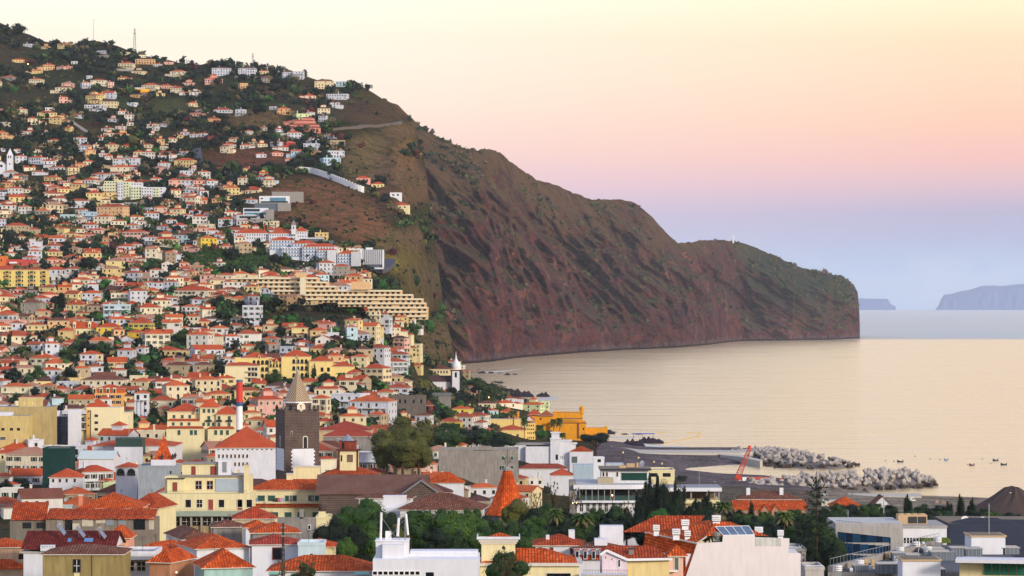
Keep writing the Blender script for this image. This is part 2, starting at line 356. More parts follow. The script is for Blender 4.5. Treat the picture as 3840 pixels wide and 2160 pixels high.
def headland():
    U = np.concatenate([np.arange(700*K, 2100*K, 6.), np.arange(2100*K, 2164*K, 2.)]); T = np.linspace(0, 1, 150); TB = np.linspace(0, 1, 24)[1:]
    co = []; cover = []
    for u in U:
        vc, vr, d0 = np.interp(u, hu, hc), np.interp(u, hu, hr), np.interp(u, _ug, _dg)
        run = 650-330*min(1, max(0, (u/K-1100)/900)); run *= .35+.65*min(1, max(0, (2168-u/K)/70))
        dr = d0+run; zr = Z(vr, dr)
        a = u/K
        row = []
        # two ledge lines seen in the photo: a hanging terrace and the crest slopes
        for t in T:
            # profile: talus, steep face, easier crown
            s = min(1, t/.12)*.05+min(1, max(0, (t-.12)/.55))*.62+max(0, (t-.67)/.33)*.33
            y = d0+run*s; z = -2+(zr+2)*t
            row.append((y, z, t))
        for (y, z, t) in row:
            q = Vector((a*2.0+z*3.4, z*.8-a*.5, 3.7))    # ribs run down to the right, as the lava beds do
            p0 = Vector((X(u, y), y, z))
            e = math.sin(math.pi*min(1, t*1.02))**.7
            r1 = 1-abs(mn.noise(q/190))*2.2; r2 = 1-abs(mn.noise(q/70+Vector((5, 5, 5))))*2
            r3 = mn.fractal(p0/45, 1., 2.1, 4)
            r4 = 1-abs(mn.noise(Vector((a*1.5+z*1.7, z*.45-a*.2, 9))/150))*2.6
            r5 = 1-abs(mn.noise(q/30+Vector((1, 7, 3))))*2
            dy = -e*(56*r1+44*r2+42*r3+100*r4+20*r5+80*mn.noise(p0/300))*(1 if a < 2000 else .55)
            zz = z+e*(5*r3)
            if t > .995: zz = z+3*mn.noise(p0/25)+2*mn.noise(p0/9)
            if t < .03: dy += -12*mn.noise(p0/30)-6
            y2 = y+dy
            # keep the picture row: the height follows the moved distance
            zz = H+(zz-H)*y2/y if zz > 3 else zz
            co.append((X(u, y2), y2, zz)); cover.append((t, zz))
        for t in TB:
            y = dr+t*900; co.append((X(u, dr)+(X(u, y)-X(u, dr))*.6, y, zr*(1-t**1.3)-8*t+4*mn.noise(Vector((a, t*30, 2))/3))); cover.append((1, 0))
    n = len(T)+len(TB); nu = len(U); idx = np.arange(nu*n).reshape(nu, n)
    q = np.stack([idx[:-1, :-1], idx[1:, :-1], idx[1:, 1:], idx[:-1, 1:]], -1).reshape(-1, 4).tolist()
    me = bpy.data.meshes.new('headland'); me.from_pydata(co, [], q); me.polygons.foreach_set('use_smooth', [True]*len(q))
    m, nt, b = nodes('volcanic_cliff'); p = pos(nt)
    geo = nt.nodes.new('ShaderNodeNewGeometry'); sp = nt.nodes.new('ShaderNodeSeparateXYZ'); nt.links.new(geo.outputs['Normal'], sp.inputs[0])
    rp = scalev(nt, p, (1, 1, 1), (0, R(-38), 0)); sheared = scalev(nt, rp, (.0028, .004, .011))
    n1 = noise(nt, sheared, 1.0, 7, .62, .8); n2 = noise(nt, scalev(nt, rp, (.014, .02, .055)), 1.0, 6, .65, .4); n3 = noise(nt, p, .12, 5, .7); n0 = noise(nt, p, .0022, 3, .5)
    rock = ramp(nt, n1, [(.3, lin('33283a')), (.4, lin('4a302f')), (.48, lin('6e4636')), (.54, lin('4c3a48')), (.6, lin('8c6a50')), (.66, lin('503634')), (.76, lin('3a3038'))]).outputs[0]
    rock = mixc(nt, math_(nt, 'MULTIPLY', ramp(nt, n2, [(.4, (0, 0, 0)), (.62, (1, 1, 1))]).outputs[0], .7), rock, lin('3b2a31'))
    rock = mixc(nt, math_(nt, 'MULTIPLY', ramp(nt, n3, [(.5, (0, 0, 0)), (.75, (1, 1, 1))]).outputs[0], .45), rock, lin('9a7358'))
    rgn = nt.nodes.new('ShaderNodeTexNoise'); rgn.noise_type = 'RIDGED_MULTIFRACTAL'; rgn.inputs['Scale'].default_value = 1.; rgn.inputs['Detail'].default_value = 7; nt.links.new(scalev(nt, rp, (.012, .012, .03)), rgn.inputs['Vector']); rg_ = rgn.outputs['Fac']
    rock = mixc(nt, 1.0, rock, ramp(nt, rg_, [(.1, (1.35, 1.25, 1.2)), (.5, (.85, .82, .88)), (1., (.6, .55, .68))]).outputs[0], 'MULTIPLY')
    grass = ramp(nt, n2, [(.3, lin('343c2c')), (.5, lin('54503a')), (.7, lin('7c6846'))]).outputs[0]
    sl = math_(nt, 'ADD', sp.outputs[2], math_(nt, 'ADD', math_(nt, 'MULTIPLY', n1, .9), math_(nt, 'MULTIPLY', n0, .6)))
    px = nt.nodes.new('ShaderNodeSeparateXYZ'); nt.links.new(p, px.inputs[0])
    gup = math_(nt, 'MULTIPLY', math_(nt, 'MULTIPLY', math_(nt, 'SUBTRACT', math_(nt, 'ADD', px.outputs[2], math_(nt, 'MULTIPLY', n1, 300.)), 340.), .010, True), ramp(nt, n2, [(.36, (0, 0, 0)), (.52, (1, 1, 1))]).outputs[0])
    gf = ramp(nt, sl, [(1.16, (0, 0, 0)), (1.34, (1, 1, 1))])
    gf = math_(nt, 'MULTIPLY', math_(nt, 'SUBTRACT', sl, 1.17), 5., True)
    k = mixc(nt, 1.0, mixc(nt, math_(nt, 'MAXIMUM', gf, gup), rock, mixc(nt, gup, grass, mixc(nt, n3, lin('4e4a30'), lin('8a7446')))), (1.22, 1.0, 1.2), 'MULTIPLY')
    # green cap of the outer point
    px = nt.nodes.new('ShaderNodeSeparateXYZ'); nt.links.new(p, px.inputs[0])
    g2 = math_(nt, 'MULTIPLY', math_(nt, 'SUBTRACT', math_(nt, 'DIVIDE', px.outputs[0], px.outputs[1]), .070), 60., True)
    g3 = math_(nt, 'MULTIPLY', g2, ramp(nt, n1, [(.42, (0, 0, 0)), (.56, (.8, .8, .8))]).outputs[0])
    g3 = math_(nt, 'MULTIPLY', g3, math_(nt, 'MULTIPLY', math_(nt, 'SUBTRACT', px.outputs[2], 50.), .012, True))
    k = mixc(nt, g3, k, lin('3f5540'))
    # pale boulders along the waterline
    lo = math_(nt, 'MULTIPLY', math_(nt, 'SUBTRACT', 16., px.outputs[2]), .12, True)
    bo = math_(nt, 'MULTIPLY', lo, ramp(nt, n3, [(.45, (0, 0, 0)), (.6, (1, 1, 1))]).outputs[0])
    k = mixc(nt, bo, k, lin('7f7780'))
    k = mixc(nt, math_(nt, 'MULTIPLY', math_(nt, 'SUBTRACT', 5., px.outputs[2]), .3, True), k, lin('2b2a36'))
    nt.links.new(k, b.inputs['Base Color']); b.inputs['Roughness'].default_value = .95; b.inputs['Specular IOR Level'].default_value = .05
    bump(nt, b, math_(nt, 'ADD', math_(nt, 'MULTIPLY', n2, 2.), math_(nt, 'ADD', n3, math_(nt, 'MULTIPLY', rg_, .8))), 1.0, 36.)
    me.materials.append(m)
    o = bpy.data.objects.new('headland', me); C.objects.link(o); tag(o, 'red brown volcanic cliffs falling to the sea beyond the town', kind='structure')
headland()
def island(name, pts, d, run, label):
    """ridge outline (u, v) at distance d; the shore stands run metres nearer"""
    us = np.arange(pts[0][0], pts[-1][0]+1, 6.); bm = []; f = []
    for i, u in enumerate(us):
        v = np.interp(u, *zip(*pts)); z = max(1, Z(v, d))
        nz = mn.noise(Vector((u/60, 0, 1)))*.04
        for k, (t, zz) in enumerate(((0, -3), (.12+nz*.3, .35), (.3+nz, .75), (1, 1), (1.4, 1), (2.6, -.02))):
            y = d-run+run*t+(mn.noise(Vector((u/22, k*3, 5)))*run*.07 if 0 < k < 3 else 0); bm.append((X(u, y), y, z*zz if k else -3))
    for i in range(len(us)-1):
        for k in range(5): a = i*6+k; f.append((a, a+6, a+7, a+1))
    n = len(us)*6
    f.append(tuple(range(5, -1, -1))); f.append(tuple(range(n-6, n)))
    me = bpy.data.meshes.new(name); me.from_pydata(bm, [], f)
    m = plain('haze_tinted_rock', '40588e', .95, 0, .05, .5); me.materials.append(m)  # blue of the distance haze is painted into the rock colour
    o = bpy.data.objects.new(name, me); C.objects.link(o); tag(o, label, kind='structure')
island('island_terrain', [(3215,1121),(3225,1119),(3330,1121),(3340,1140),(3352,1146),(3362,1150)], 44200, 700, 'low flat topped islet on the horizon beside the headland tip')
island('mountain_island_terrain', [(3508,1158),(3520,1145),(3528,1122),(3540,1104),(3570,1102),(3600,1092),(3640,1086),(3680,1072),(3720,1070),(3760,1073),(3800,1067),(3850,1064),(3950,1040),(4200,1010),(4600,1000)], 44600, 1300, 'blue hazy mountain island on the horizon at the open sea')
def sea():
    me = bpy.data.meshes.new('sea'); v = []; f = []
    rr = [0, 1500, 6000, 15000, 30000, 46000]; n = 96
    v.append((0, 0, 0))
    for r in rr[1:]: v += [(r*math.cos(2*math.pi*k/n), r*math.sin(2*math.pi*k/n), 0) for k in range(n)]
    for k in range(n): f.append((0, 1+k, 1+(k+1) % n))
    for i in range(len(rr)-2):
        for k in range(n):
            a, b = 1+i*n, 1+(i+1)*n; f.append((a+k, b+k, b+(k+1) % n, a+(k+1) % n))
    me.from_pydata(v, [], f)
    m, nt, b = nodes('sea_water'); p = pos(nt)
    sp = nt.nodes.new('ShaderNodeSeparateXYZ'); nt.links.new(p, sp.inputs[0])
    # bluer, rougher water beyond a streaky line
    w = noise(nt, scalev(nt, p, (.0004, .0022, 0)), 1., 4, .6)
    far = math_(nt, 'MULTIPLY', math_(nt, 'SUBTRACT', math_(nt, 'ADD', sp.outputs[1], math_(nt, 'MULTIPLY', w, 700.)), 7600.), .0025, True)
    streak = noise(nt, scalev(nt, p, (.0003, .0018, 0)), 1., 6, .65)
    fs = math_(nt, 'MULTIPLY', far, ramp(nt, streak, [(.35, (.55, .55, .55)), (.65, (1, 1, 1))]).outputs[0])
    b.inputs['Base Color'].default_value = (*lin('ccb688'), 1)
    n1 = noise(nt, scalev(nt, p, (.25, .55, 1)), 1., 4, .6); n2 = noise(nt, scalev(nt, p, (.02, .05, 1)), 1., 4, .6)
    rg = math_(nt, 'ADD', math_(nt, 'ADD', .165, math_(nt, 'MULTIPLY', noise(nt, scalev(nt, p, (.0006, .003, 0)), 1., 5, .6), .06)), math_(nt, 'MULTIPLY', fs, .3))
    rg = math_(nt, 'ADD', rg, math_(nt, 'MULTIPLY', math_(nt, 'SUBTRACT', noise(nt, scalev(nt, p, (.006, .05, 1)), 1., 5, .7), .5), .34))
    nt.links.new(rg, b.inputs['Roughness'])
    b.inputs['IOR'].default_value = 2.0; b.inputs['Specular IOR Level'].default_value = .9
    bump(nt, b, math_(nt, 'ADD', n1, math_(nt, 'ADD', math_(nt, 'MULTIPLY', n2, 3.), math_(nt, 'MULTIPLY', noise(nt, scalev(nt, p, (.005, .02, 1)), 1., 4, .6), 7.))), .3, 1.)
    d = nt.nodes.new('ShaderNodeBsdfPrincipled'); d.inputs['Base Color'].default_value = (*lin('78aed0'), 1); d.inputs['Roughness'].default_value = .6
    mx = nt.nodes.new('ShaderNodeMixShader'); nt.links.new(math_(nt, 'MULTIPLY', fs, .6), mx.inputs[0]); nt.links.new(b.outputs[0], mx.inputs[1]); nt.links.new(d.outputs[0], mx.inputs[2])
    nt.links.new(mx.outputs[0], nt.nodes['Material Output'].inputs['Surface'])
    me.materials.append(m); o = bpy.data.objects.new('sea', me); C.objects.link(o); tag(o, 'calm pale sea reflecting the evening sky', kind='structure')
sea()
HAZE = 1.6e-5
def haze():
    mb = MB(); s = 47000; mb.box(-s, s, -s, s, -9, 560)
    m = bpy.data.materials.new('air'); m.use_nodes = True; nt = m.node_tree; nt.nodes.remove(nt.nodes['Principled BSDF'])
    v = nt.nodes.new('ShaderNodeVolumePrincipled'); v.inputs['Density'].default_value = HAZE; v.inputs['Color'].default_value = (.8, .88, 1., 1); v.inputs['Anisotropy'].default_value = .0
    nt.links.new(v.outputs[0], nt.nodes['Material Output'].inputs['Volume'])
    o = mb.build('haze', m); tag(o, 'thin bluish evening air over town and sea', kind='stuff')
if HAZE: haze()
# ---------------------------------------------------------------- sky, sun, camera
SUN_AZ, SUN_EL = R(138), R(17)     # clockwise from +Y; behind the viewer's right shoulder
def sky():
    w = bpy.data.worlds.new('World'); bpy.context.scene.world = w; w.use_nodes = True; nt = w.node_tree
    bg = nt.nodes['Background']; tc = nt.nodes.new('ShaderNodeTexCoord').outputs['Generated']
    sp = nt.nodes.new('ShaderNodeSeparateXYZ'); nt.links.new(tc, sp.inputs[0])
    el = math_(nt, 'DIVIDE', math_(nt, 'ADD', sp.outputs[2], .004), .12, True)
    def S(v): return (((V0-v)/F)+.004)/.12
    right = ramp(nt, el, [(0, lin('a3bedd')), (S(1120), lin('a6c0de')), (S(1020), lin('aabfe0')), (S(900), lin('b0b6d4')), (S(800), lin('b8b1cd')), (S(690), lin('e0bdc4')), (S(600), lin('f4c2ba')), (S(470), lin('fccdb4')), (S(300), lin('fbdabc')), (S(120), lin('fde4c0')), (1, lin('feeccc'))])
    left = ramp(nt, el, [(0, lin('b4c6dd')), (S(1000), lin('bcc6df')), (S(850), lin('d0c4db')), (S(700), lin('ecccd4')), (S(560), lin('fbdcd2')), (S(400), lin('feebda')), (S(200), lin('fff5e2')), (S(60), lin('fff5de')), (1, lin('fff2d8'))])
    az = math_(nt, 'ARCTAN2', sp.outputs[0], sp.outputs[1])
    fz = math_(nt, 'MULTIPLY', math_(nt, 'ADD', az, .06), 4.6, True)
    low = mixc(nt, fz, left.outputs[0], right.outputs[0])
    hiR = ramp(nt, sp.outputs[2], [(.1, lin('e8cfa6')), (.22, lin('ffd292')), (.38, lin('dcc6b0')), (.6, lin('9298b0')), (.85, lin('7c94c8'))]).outputs[0]
    hiL = ramp(nt, sp.outputs[2], [(.1, lin('e2d6cc')), (.22, lin('cfcad2')), (.38, lin('b4b8cc')), (.6, lin('8e98b8')), (.85, lin('7c94c8'))]).outputs[0]
    hi = mixc(nt, math_(nt, 'MULTIPLY', math_(nt, 'ADD', az, .12), 3.6, True), hiL, hiR)
    f = math_(nt, 'MULTIPLY', math_(nt, 'SUBTRACT', sp.outputs[2], .09), 30., True)
    # soft low cloud bank over the islands
    cl = noise(nt, scalev(nt, tc, (30, 30, 75)), 1., 5, .55)
    cm = math_(nt, 'MULTIPLY', ramp(nt, cl, [(.46, (0, 0, 0)), (.62, (1, 1, 1))]).outputs[0], math_(nt, 'MULTIPLY', math_(nt, 'SUBTRACT', .018, math_(nt, 'ABSOLUTE', math_(nt, 'SUBTRACT', sp.outputs[2], .008))), 80., True))
    cm = math_(nt, 'MULTIPLY', cm, .55)
    low = mixc(nt, cm, low, lin('c3cade'))
    low = mixc(nt, 1.0, low, (.74, .74, .74), 'MULTIPLY')
    k = mixc(nt, f, low, hi)
    nis = nt.nodes.new('ShaderNodeTexSky'); nis.sky_type = 'NISHITA'; nis.sun_disc = False; nis.sun_elevation = SUN_EL; nis.sun_rotation = SUN_AZ
    # the physical sky only lights the high dome, where the twilight colours have ended
    k2 = mixc(nt, math_(nt, 'MULTIPLY', f, .03), k, nis.outputs[0], 'ADD')
    nt.links.new(k2, bg.inputs[0]); bg.inputs[1].default_value = 1.0
    L = bpy.data.lights.new('sun', 'SUN'); L.energy = 2.35; L.angle = R(10); L.color = (1, .88, .74)
    o = bpy.data.objects.new('sun', L); C.objects.link(o)
    dirv = Vector((math.sin(SUN_AZ)*math.cos(SUN_EL), math.cos(SUN_AZ)*math.cos(SUN_EL), math.sin(SUN_EL)))
    o.rotation_euler = dirv.to_track_quat('Z', 'Y').to_euler()
sky()
cam = bpy.data.cameras.new('camera'); co_ = bpy.data.objects.new('camera', cam); C.objects.link(co_)
co_.location = (0, 0, H); co_.rotation_euler = (R(90), 0, 0); cam.sensor_width = 36; cam.lens = 36*F/3840; cam.shift_y = (V0-1080)/3840*1
cam.clip_start = 1; cam.clip_end = 200000
sc = bpy.context.scene; sc.camera = co_
sc.render.engine = 'CYCLES'
sc.view_settings.view_transform = 'Standard'; sc.view_settings.look = 'None'; sc.view_settings.exposure = .54; sc.view_settings.gamma = 1
sc.cycles.use_denoising = True; sc.cycles.max_bounces = 5; sc.cycles.diffuse_bounces = 2; sc.cycles.glossy_bounces = 2; sc.cycles.volume_bounces = 1; sc.cycles.transmission_bounces = 2
sc.cycles.sample_clamp_indirect = 4
# ---------------------------------------------------------------- houses
WALL = {'w': ['ccd0da', 'c4cad6', 'd6d4ce'], 'c': ['ddd2b2', 'd8caa2', 'e0d8be'], 'y': ['dccb90', 'd8c088'], 'Y': ['e2cb50', 'dcbf44'], 'p': ['dfb3a4', 'd8a89c', 'e2bfae'],
        'o': ['d9b080', 'd2a474'], 'O': ['e0952a'], 'g': ['8f8b86', '9b958c'], 'b': ['aecadb', 'b9d3dd'], 'n': ['c9d5a4'], 't': ['a8987c', '9a8c76', 'b3a184'], 'R': ['a8322c'], 'k': ['2c3340']}
ROOF = {'r': ['d45c30', 'c85430', 'dc6a3a', 'b85838'], 'd': ['7c4a3a', '8a5442', '6a463e'], 'l': ['c89070', 'bd8468'], 's': ['62626a', '6e6a70'], 'f': ['a9a8a4', 'b8b2a6', '8d8f92'], 'D': ['a83c28']}
WN = {'w': 'white', 'c': 'cream', 'y': 'pale yellow', 'Y': 'bright yellow', 'p': 'pink', 'o': 'peach orange', 'O': 'ochre', 'g': 'grey', 'b': 'pale blue', 'n': 'lime green', 't': 'sandy grey', 'R': 'dark red', 'k': 'dark'}
RN = {'r': 'orange roof', 'd': 'brown roof', 'l': 'pale roof', 's': 'grey roof', 'f': 'flat roof', 'D': 'red roof'}
rnd = random.Random(11)
def wmat(c, r=rnd, dirt=None): return wall_mat(r.choice(WALL[c]), dirt if dirt is not None else r.choice([.15, .3]))
FRAME = plain('window_surround', 'c9c2b4', .7); GREEN = plain('green_shutter', '1f4a3a', .6); BROWN = plain('brown_shutter', '4a2e22', .6); WHITE = plain('white_paint', 'dfe0e2', .6)
GREY = plain('grey_concrete', '8d8a86', .9, 0, .1, .25); DARK = plain('dark_metal', '2a2c30', .5); GLASS = glass_mat(); STONEG = plain('dark_stone', '5c5854', .9, 0, .1, .4)
METAL = plain('galvanised_metal', '9aa0a6', .4, .6); GLASSD = glass_mat('11161c', .2)
def win(mb, x, y, z, w, h, side=0, style='g', frame=FRAME, shut=GREEN, mull=False):
    """window centred at x (along the wall), sill height z, on the wall plane y; side 0 front(-y) 1 right(+x) 2 left(-x) 3 back"""
    def bx(a0, a1, z0, z1, p, m, q=0.0):
        if side == 0: mb.box(a0, a1, y-p, y+.02-q, z0, z1, m)
        elif side == 3: mb.box(a0, a1, y-.02, y+p, z0, z1, m)
        elif side == 1: mb.box(y-.02, y+p, a0, a1, z0, z1, m)
        else: mb.box(y-p, y+.02, a0, a1, z0, z1, m)
    bx(x-w/2, x+w/2, z, z+h, .03, GLASSD if style != 's' else shut)
    if style == 'm': return
    f = .09
    bx(x-w/2-f, x+w/2+f, z+h, z+h+f*1.3, .09, frame); bx(x-w/2-f, x+w/2+f, z-f*1.3, z, .12, frame)
    bx(x-w/2-f, x-w/2, z, z+h, .08, frame); bx(x+w/2, x+w/2+f, z, z+h, .08, frame)
    if style == 'o':
        for s in (-1, 1):
            a = x+s*(w/2+f+.28); bx(a-.27, a+.27, z-.02, z+h+.04, .06, shut)
    if mull:
        bx(x-.03, x+.03, z, z+h, .05, WHITE); bx(x-w/2, x-.03, z+h*.5-.03, z+h*.5+.03, .05, WHITE); bx(x+.03, x+w/2, z+h*.5-.03, z+h*.5+.03, .05, WHITE)
def house_geo(W, D, h, st, wall, roof, rt, r, detail, below=4.0, wmatl=None, rmatl=None):
    """list of (name, MB, label) in house coordinates: origin at the middle of the front wall on the ground"""
    wm = wmatl or wall_mat(r.choice(WALL[wall]), r.choice([.12, .22, .32])); out = []
    rm = rmatl or (tile_mat(r.choice(ROOF[roof])) if roof not in 'fs' else plain('flat_roofing', r.choice(ROOF[roof]), .9, 0, .1, .3))
    x0, x1 = -W/2, W/2
    wb = MB(); wb.box(x0, x1, 0, D, -below, h, wm, bottom=False)
    rb = MB(); rise = min(W, D)*.5*r.uniform(.36, .48)
    if roof == 'f':
        t = .45; rb.box(x0-.12, x1+.12, -.12, .12, h, h+t, wm); rb.box(x0-.12, x1+.12, D-.12, D+.12, h, h+t, wm); rb.box(x0-.12, x0+.12, .12, D-.12, h, h+t, wm); rb.box(x1-.12, x1+.12, .12, D-.12, h, h+t, wm)
        rb.box(x0+.12, x1-.12, .12, D-.12, h+.01, h+.1, rm)
    elif rt == 'g': rb.gable(x0, x1, 0, D, h, rise, rm, wm, 'x')
    elif rt == 'G': rb.gable(x0, x1, 0, D, h, W*.22, rm, wm, 'y')
    else: rb.hip(x0, x1, 0, D, h, rise, rm, under=FRAME)
    # lower annex or upper pavilion
    an = r.random()
    if an < .3 and W > 8 and roof != 'f':
        s = r.choice((-1, 1)); aw = W*r.uniform(.35, .55); ax0 = x1 if s > 0 else x0-aw
        ah = h-2.8 if st > 1 else h*.8
        wb.box(ax0, ax0+aw, 1.0, D*.9, -below, ah, wm, bottom=False); rb.hip(ax0+(.45 if s > 0 else 0), ax0+aw-(0 if s > 0 else .45), 1.0, D*.9, ah, min(aw, D)*.22, rm, under=FRAME)
    elif an < .42 and roof != 'f' and W > 7:
        a = W*.18; wb.box(-a, a, D*.35, D*.35+2*a, h, h+rise+1.4, wm); rb.hip(-a, a, D*.35, D*.35+2*a, h+rise+1.4, a*.7, rm, under=FRAME)
    elif an < .6 and st > 1:
        # front verandah with its own skirt roof
        vy = -1.8; rb.box(x0+.4, x1-.4, vy, 0, h-3.1, h-2.95, FRAME)
        for k in range(4): wb.box(x0+.5+(W-1.25)*k/3, x0+.75+(W-1.25)*k/3, vy+.05, vy+.3, -below, h-3.1, wm)
    out += [('wall', wb), ('roof', rb)]
    for k in range(r.choice((0, 1, 1, 2)) if roof != 'f' else r.choice((0, 1))):
        cx, cy = r.uniform(x0*.7, x1*.7), r.uniform(D*.3, D*.7); cb = MB()
        cb.box(cx-.35, cx+.35, cy-.3, cy+.3, h-.1, h+rise+r.uniform(.4, 1.2), wm); zt = max(v[2] for v in cb.v); cb.box(cx-.45, cx+.45, cy-.4, cy+.4, zt, zt+.15, FRAME)
        out.append(('chimney', cb))
    # openings
    sty = r.choice('ssoogg') if wall not in 'gt' else 's'; shut = r.choice([GREEN, GREEN, BROWN, DARK])
    if detail == 0: sty = 'm'
    sh = h/st; sp = r.uniform(2.5, 3.4)
    for side, L, pl in ((0, W, 0), (1, D, x1), (2, D, x0)):
        n = max(1, int(L/sp))
        for q in range(st):
            for k in range(n):
                if r.random() < .12: continue
                c = (-L/2 if side == 0 else 0)+L*(k+.5)/n
                ww, hh = r.choice((.9, 1.0, 1.1)), 1.35
                z = q*sh+.85
                if q == 0 and r.random() < .25 or (q > 0 and r.random() < .12): z -= .7; hh = 2.05
                b = MB(); win(b, c, pl, z, ww*(1.15 if detail == 0 else 1), hh, side, sty, FRAME, shut)
                out.append(('window', b))
    return out
SPECS = []
def add(u, ve, w, code, d=None, yaw=None, depth=None):
    wall, roof, st = code[0], code[1], int(code[2]); rt = code[3] if len(code) > 3 else 'h'
    h = st*2.95+.2
    if d is None: d = hit(u, ve, h)
    if d is None: return
    r = random.Random(int(u*13+ve*7)); yaw = r.uniform(-26, 26) if yaw is None else yaw
    W = w/F*d; W = W/(math.cos(R(abs(yaw)))+.35*math.sin(R(abs(yaw))))
    D = depth or min(max(W*r.uniform(.65, .95), 6), 12)
    SPECS.append(dict(u=u, v=ve, w=w, wall=wall, roof=roof, rt=rt, st=st, h=h, d=d, W=W, D=D, yaw=yaw, seed=r.random()))
def rows(x0, y0, s, txt):
    for t in txt.split():
        a = t.split(','); add(x0+float(a[0])/s, y0+float(a[1])/s, float(a[2])/s, a[3])
rows(0, 0, 1.9585, """466,322,100,yr2 328,342,60,yr1 200,325,70,wf1 145,440,115,yr1 358,478,90,or2 440,490,60,pr1 500,488,70,pr1 318,498,70,yf1 268,520,95,yr1 255,582,95,cr2 497,612,90,pl2 460,642,110,cd2 655,558,40,wf1 725,590,120,cr2
635,607,70,wr2 815,603,50,pr2 545,452,45,wf1 745,374,85,wf1 765,405,60,gd1 905,385,75,cf2 1030,405,95,cf1 920,465,115,cr2 1065,435,145,od2 1240,455,75,pd1 1160,472,70,wr1 1300,525,120,cr2 1010,522,105,cd1 920,572,110,yr1 1090,625,120,cr2 1020,645,80,wf1 1215,630,90,pr1 1300,645,110,cr2
1380,608,90,pr1 1570,580,135,pr2 1625,500,140,wd3 1808,500,130,wd3 1940,522,70,cr1 2120,530,95,wd2 2190,525,80,wf3 2380,595,140,cd3 2500,600,80,bf2 2280,703,90,pr1 2470,692,160,wf2 1630,806,130,wr1 2085,797,100,or2 2240,838,140,nf2 1935,937,65,wr1 2000,785,50,wf1 690,772,150,wf2 690,737,100,yd1 800,745,120,cd2
345,828,145,yr2 402,865,100,yr2 250,870,95,cr2 30,897,60,cd2 822,872,70,wr1 905,817,80,wr1 950,842,75,wr2 955,900,55,wr1 880,927,75,wr1 1120,912,90,wr2 1190,907,70,wr1 215,965,90,wr1 140,978,60,wr1 320,977,75,wr1 590,1012,100,wr2 400,1030,100,cr1 340,1072,110,cr1 890,983,100,yr2 795,977,75,cr1 755,1007,95,wr1
620,1068,100,wr2 705,1062,45,cr2 815,1062,90,cr3 930,1072,110,cr1 1060,1032,60,yl1 1180,1022,60,or2 1255,1017,80,cr2 1310,992,70,yr1 1350,970,60,wr1 1420,985,60,wr1 1480,980,60,wr1 145,1097,90,wr1 250,1097,80,cr1 35,1087,60,wr1 155,1147,90,wr2 255,1157,110,wr2 365,1182,95,wr2 465,1150,150,tl1 430,1227,100,wr1 595,1207,90,or1 655,1187,90,cr1
870,1167,85,wr3 985,1162,85,wr3 1090,1117,85,wr2 1190,1142,65,wr1 1270,1137,60,wr2 1345,1112,100,wr1 1200,1197,85,wr2 1345,1177,150,yr2 1195,1077,50,cf1 880,1227,140,cr2 1000,1267,65,pr1 820,1272,110,wr1 1250,1267,60,cf1 1435,1237,70,wr1 1500,1262,90,wr2 1370,1257,100,wf2 890,1297,110,cr2 1690,1062,100,wr1 1800,1067,75,wr1 1850,1042,80,cr1
1930,1057,80,cr1 2020,1042,80,wr2 2135,1047,75,Rr2 2280,1055,110,wf2 2080,1082,80,wr1 2040,1122,90,pr1 1920,1132,80,wr1 2120,1167,55,pr1 2470,1110,130,wf2 2440,1162,140,bf2 2480,1032,120,tf2 1780,1307,75,cr2 1690,1365,110,or2 635,1322,130,wr2 555,1352,110,yr2 475,1387,110,yr2 370,1412,130,wr1 120,1322,120,cr2 110,1382,110,wr2
690,1417,120,yr2 810,1412,110,yr2 1150,1312,90,wr1 1285,1322,95,pr2 1375,1324,90,wr2 1465,1326,95,pr2 1560,1328,90,wr2 1340,1372,60,wr1 1430,1374,65,wr1 1500,1402,70,wr2""")
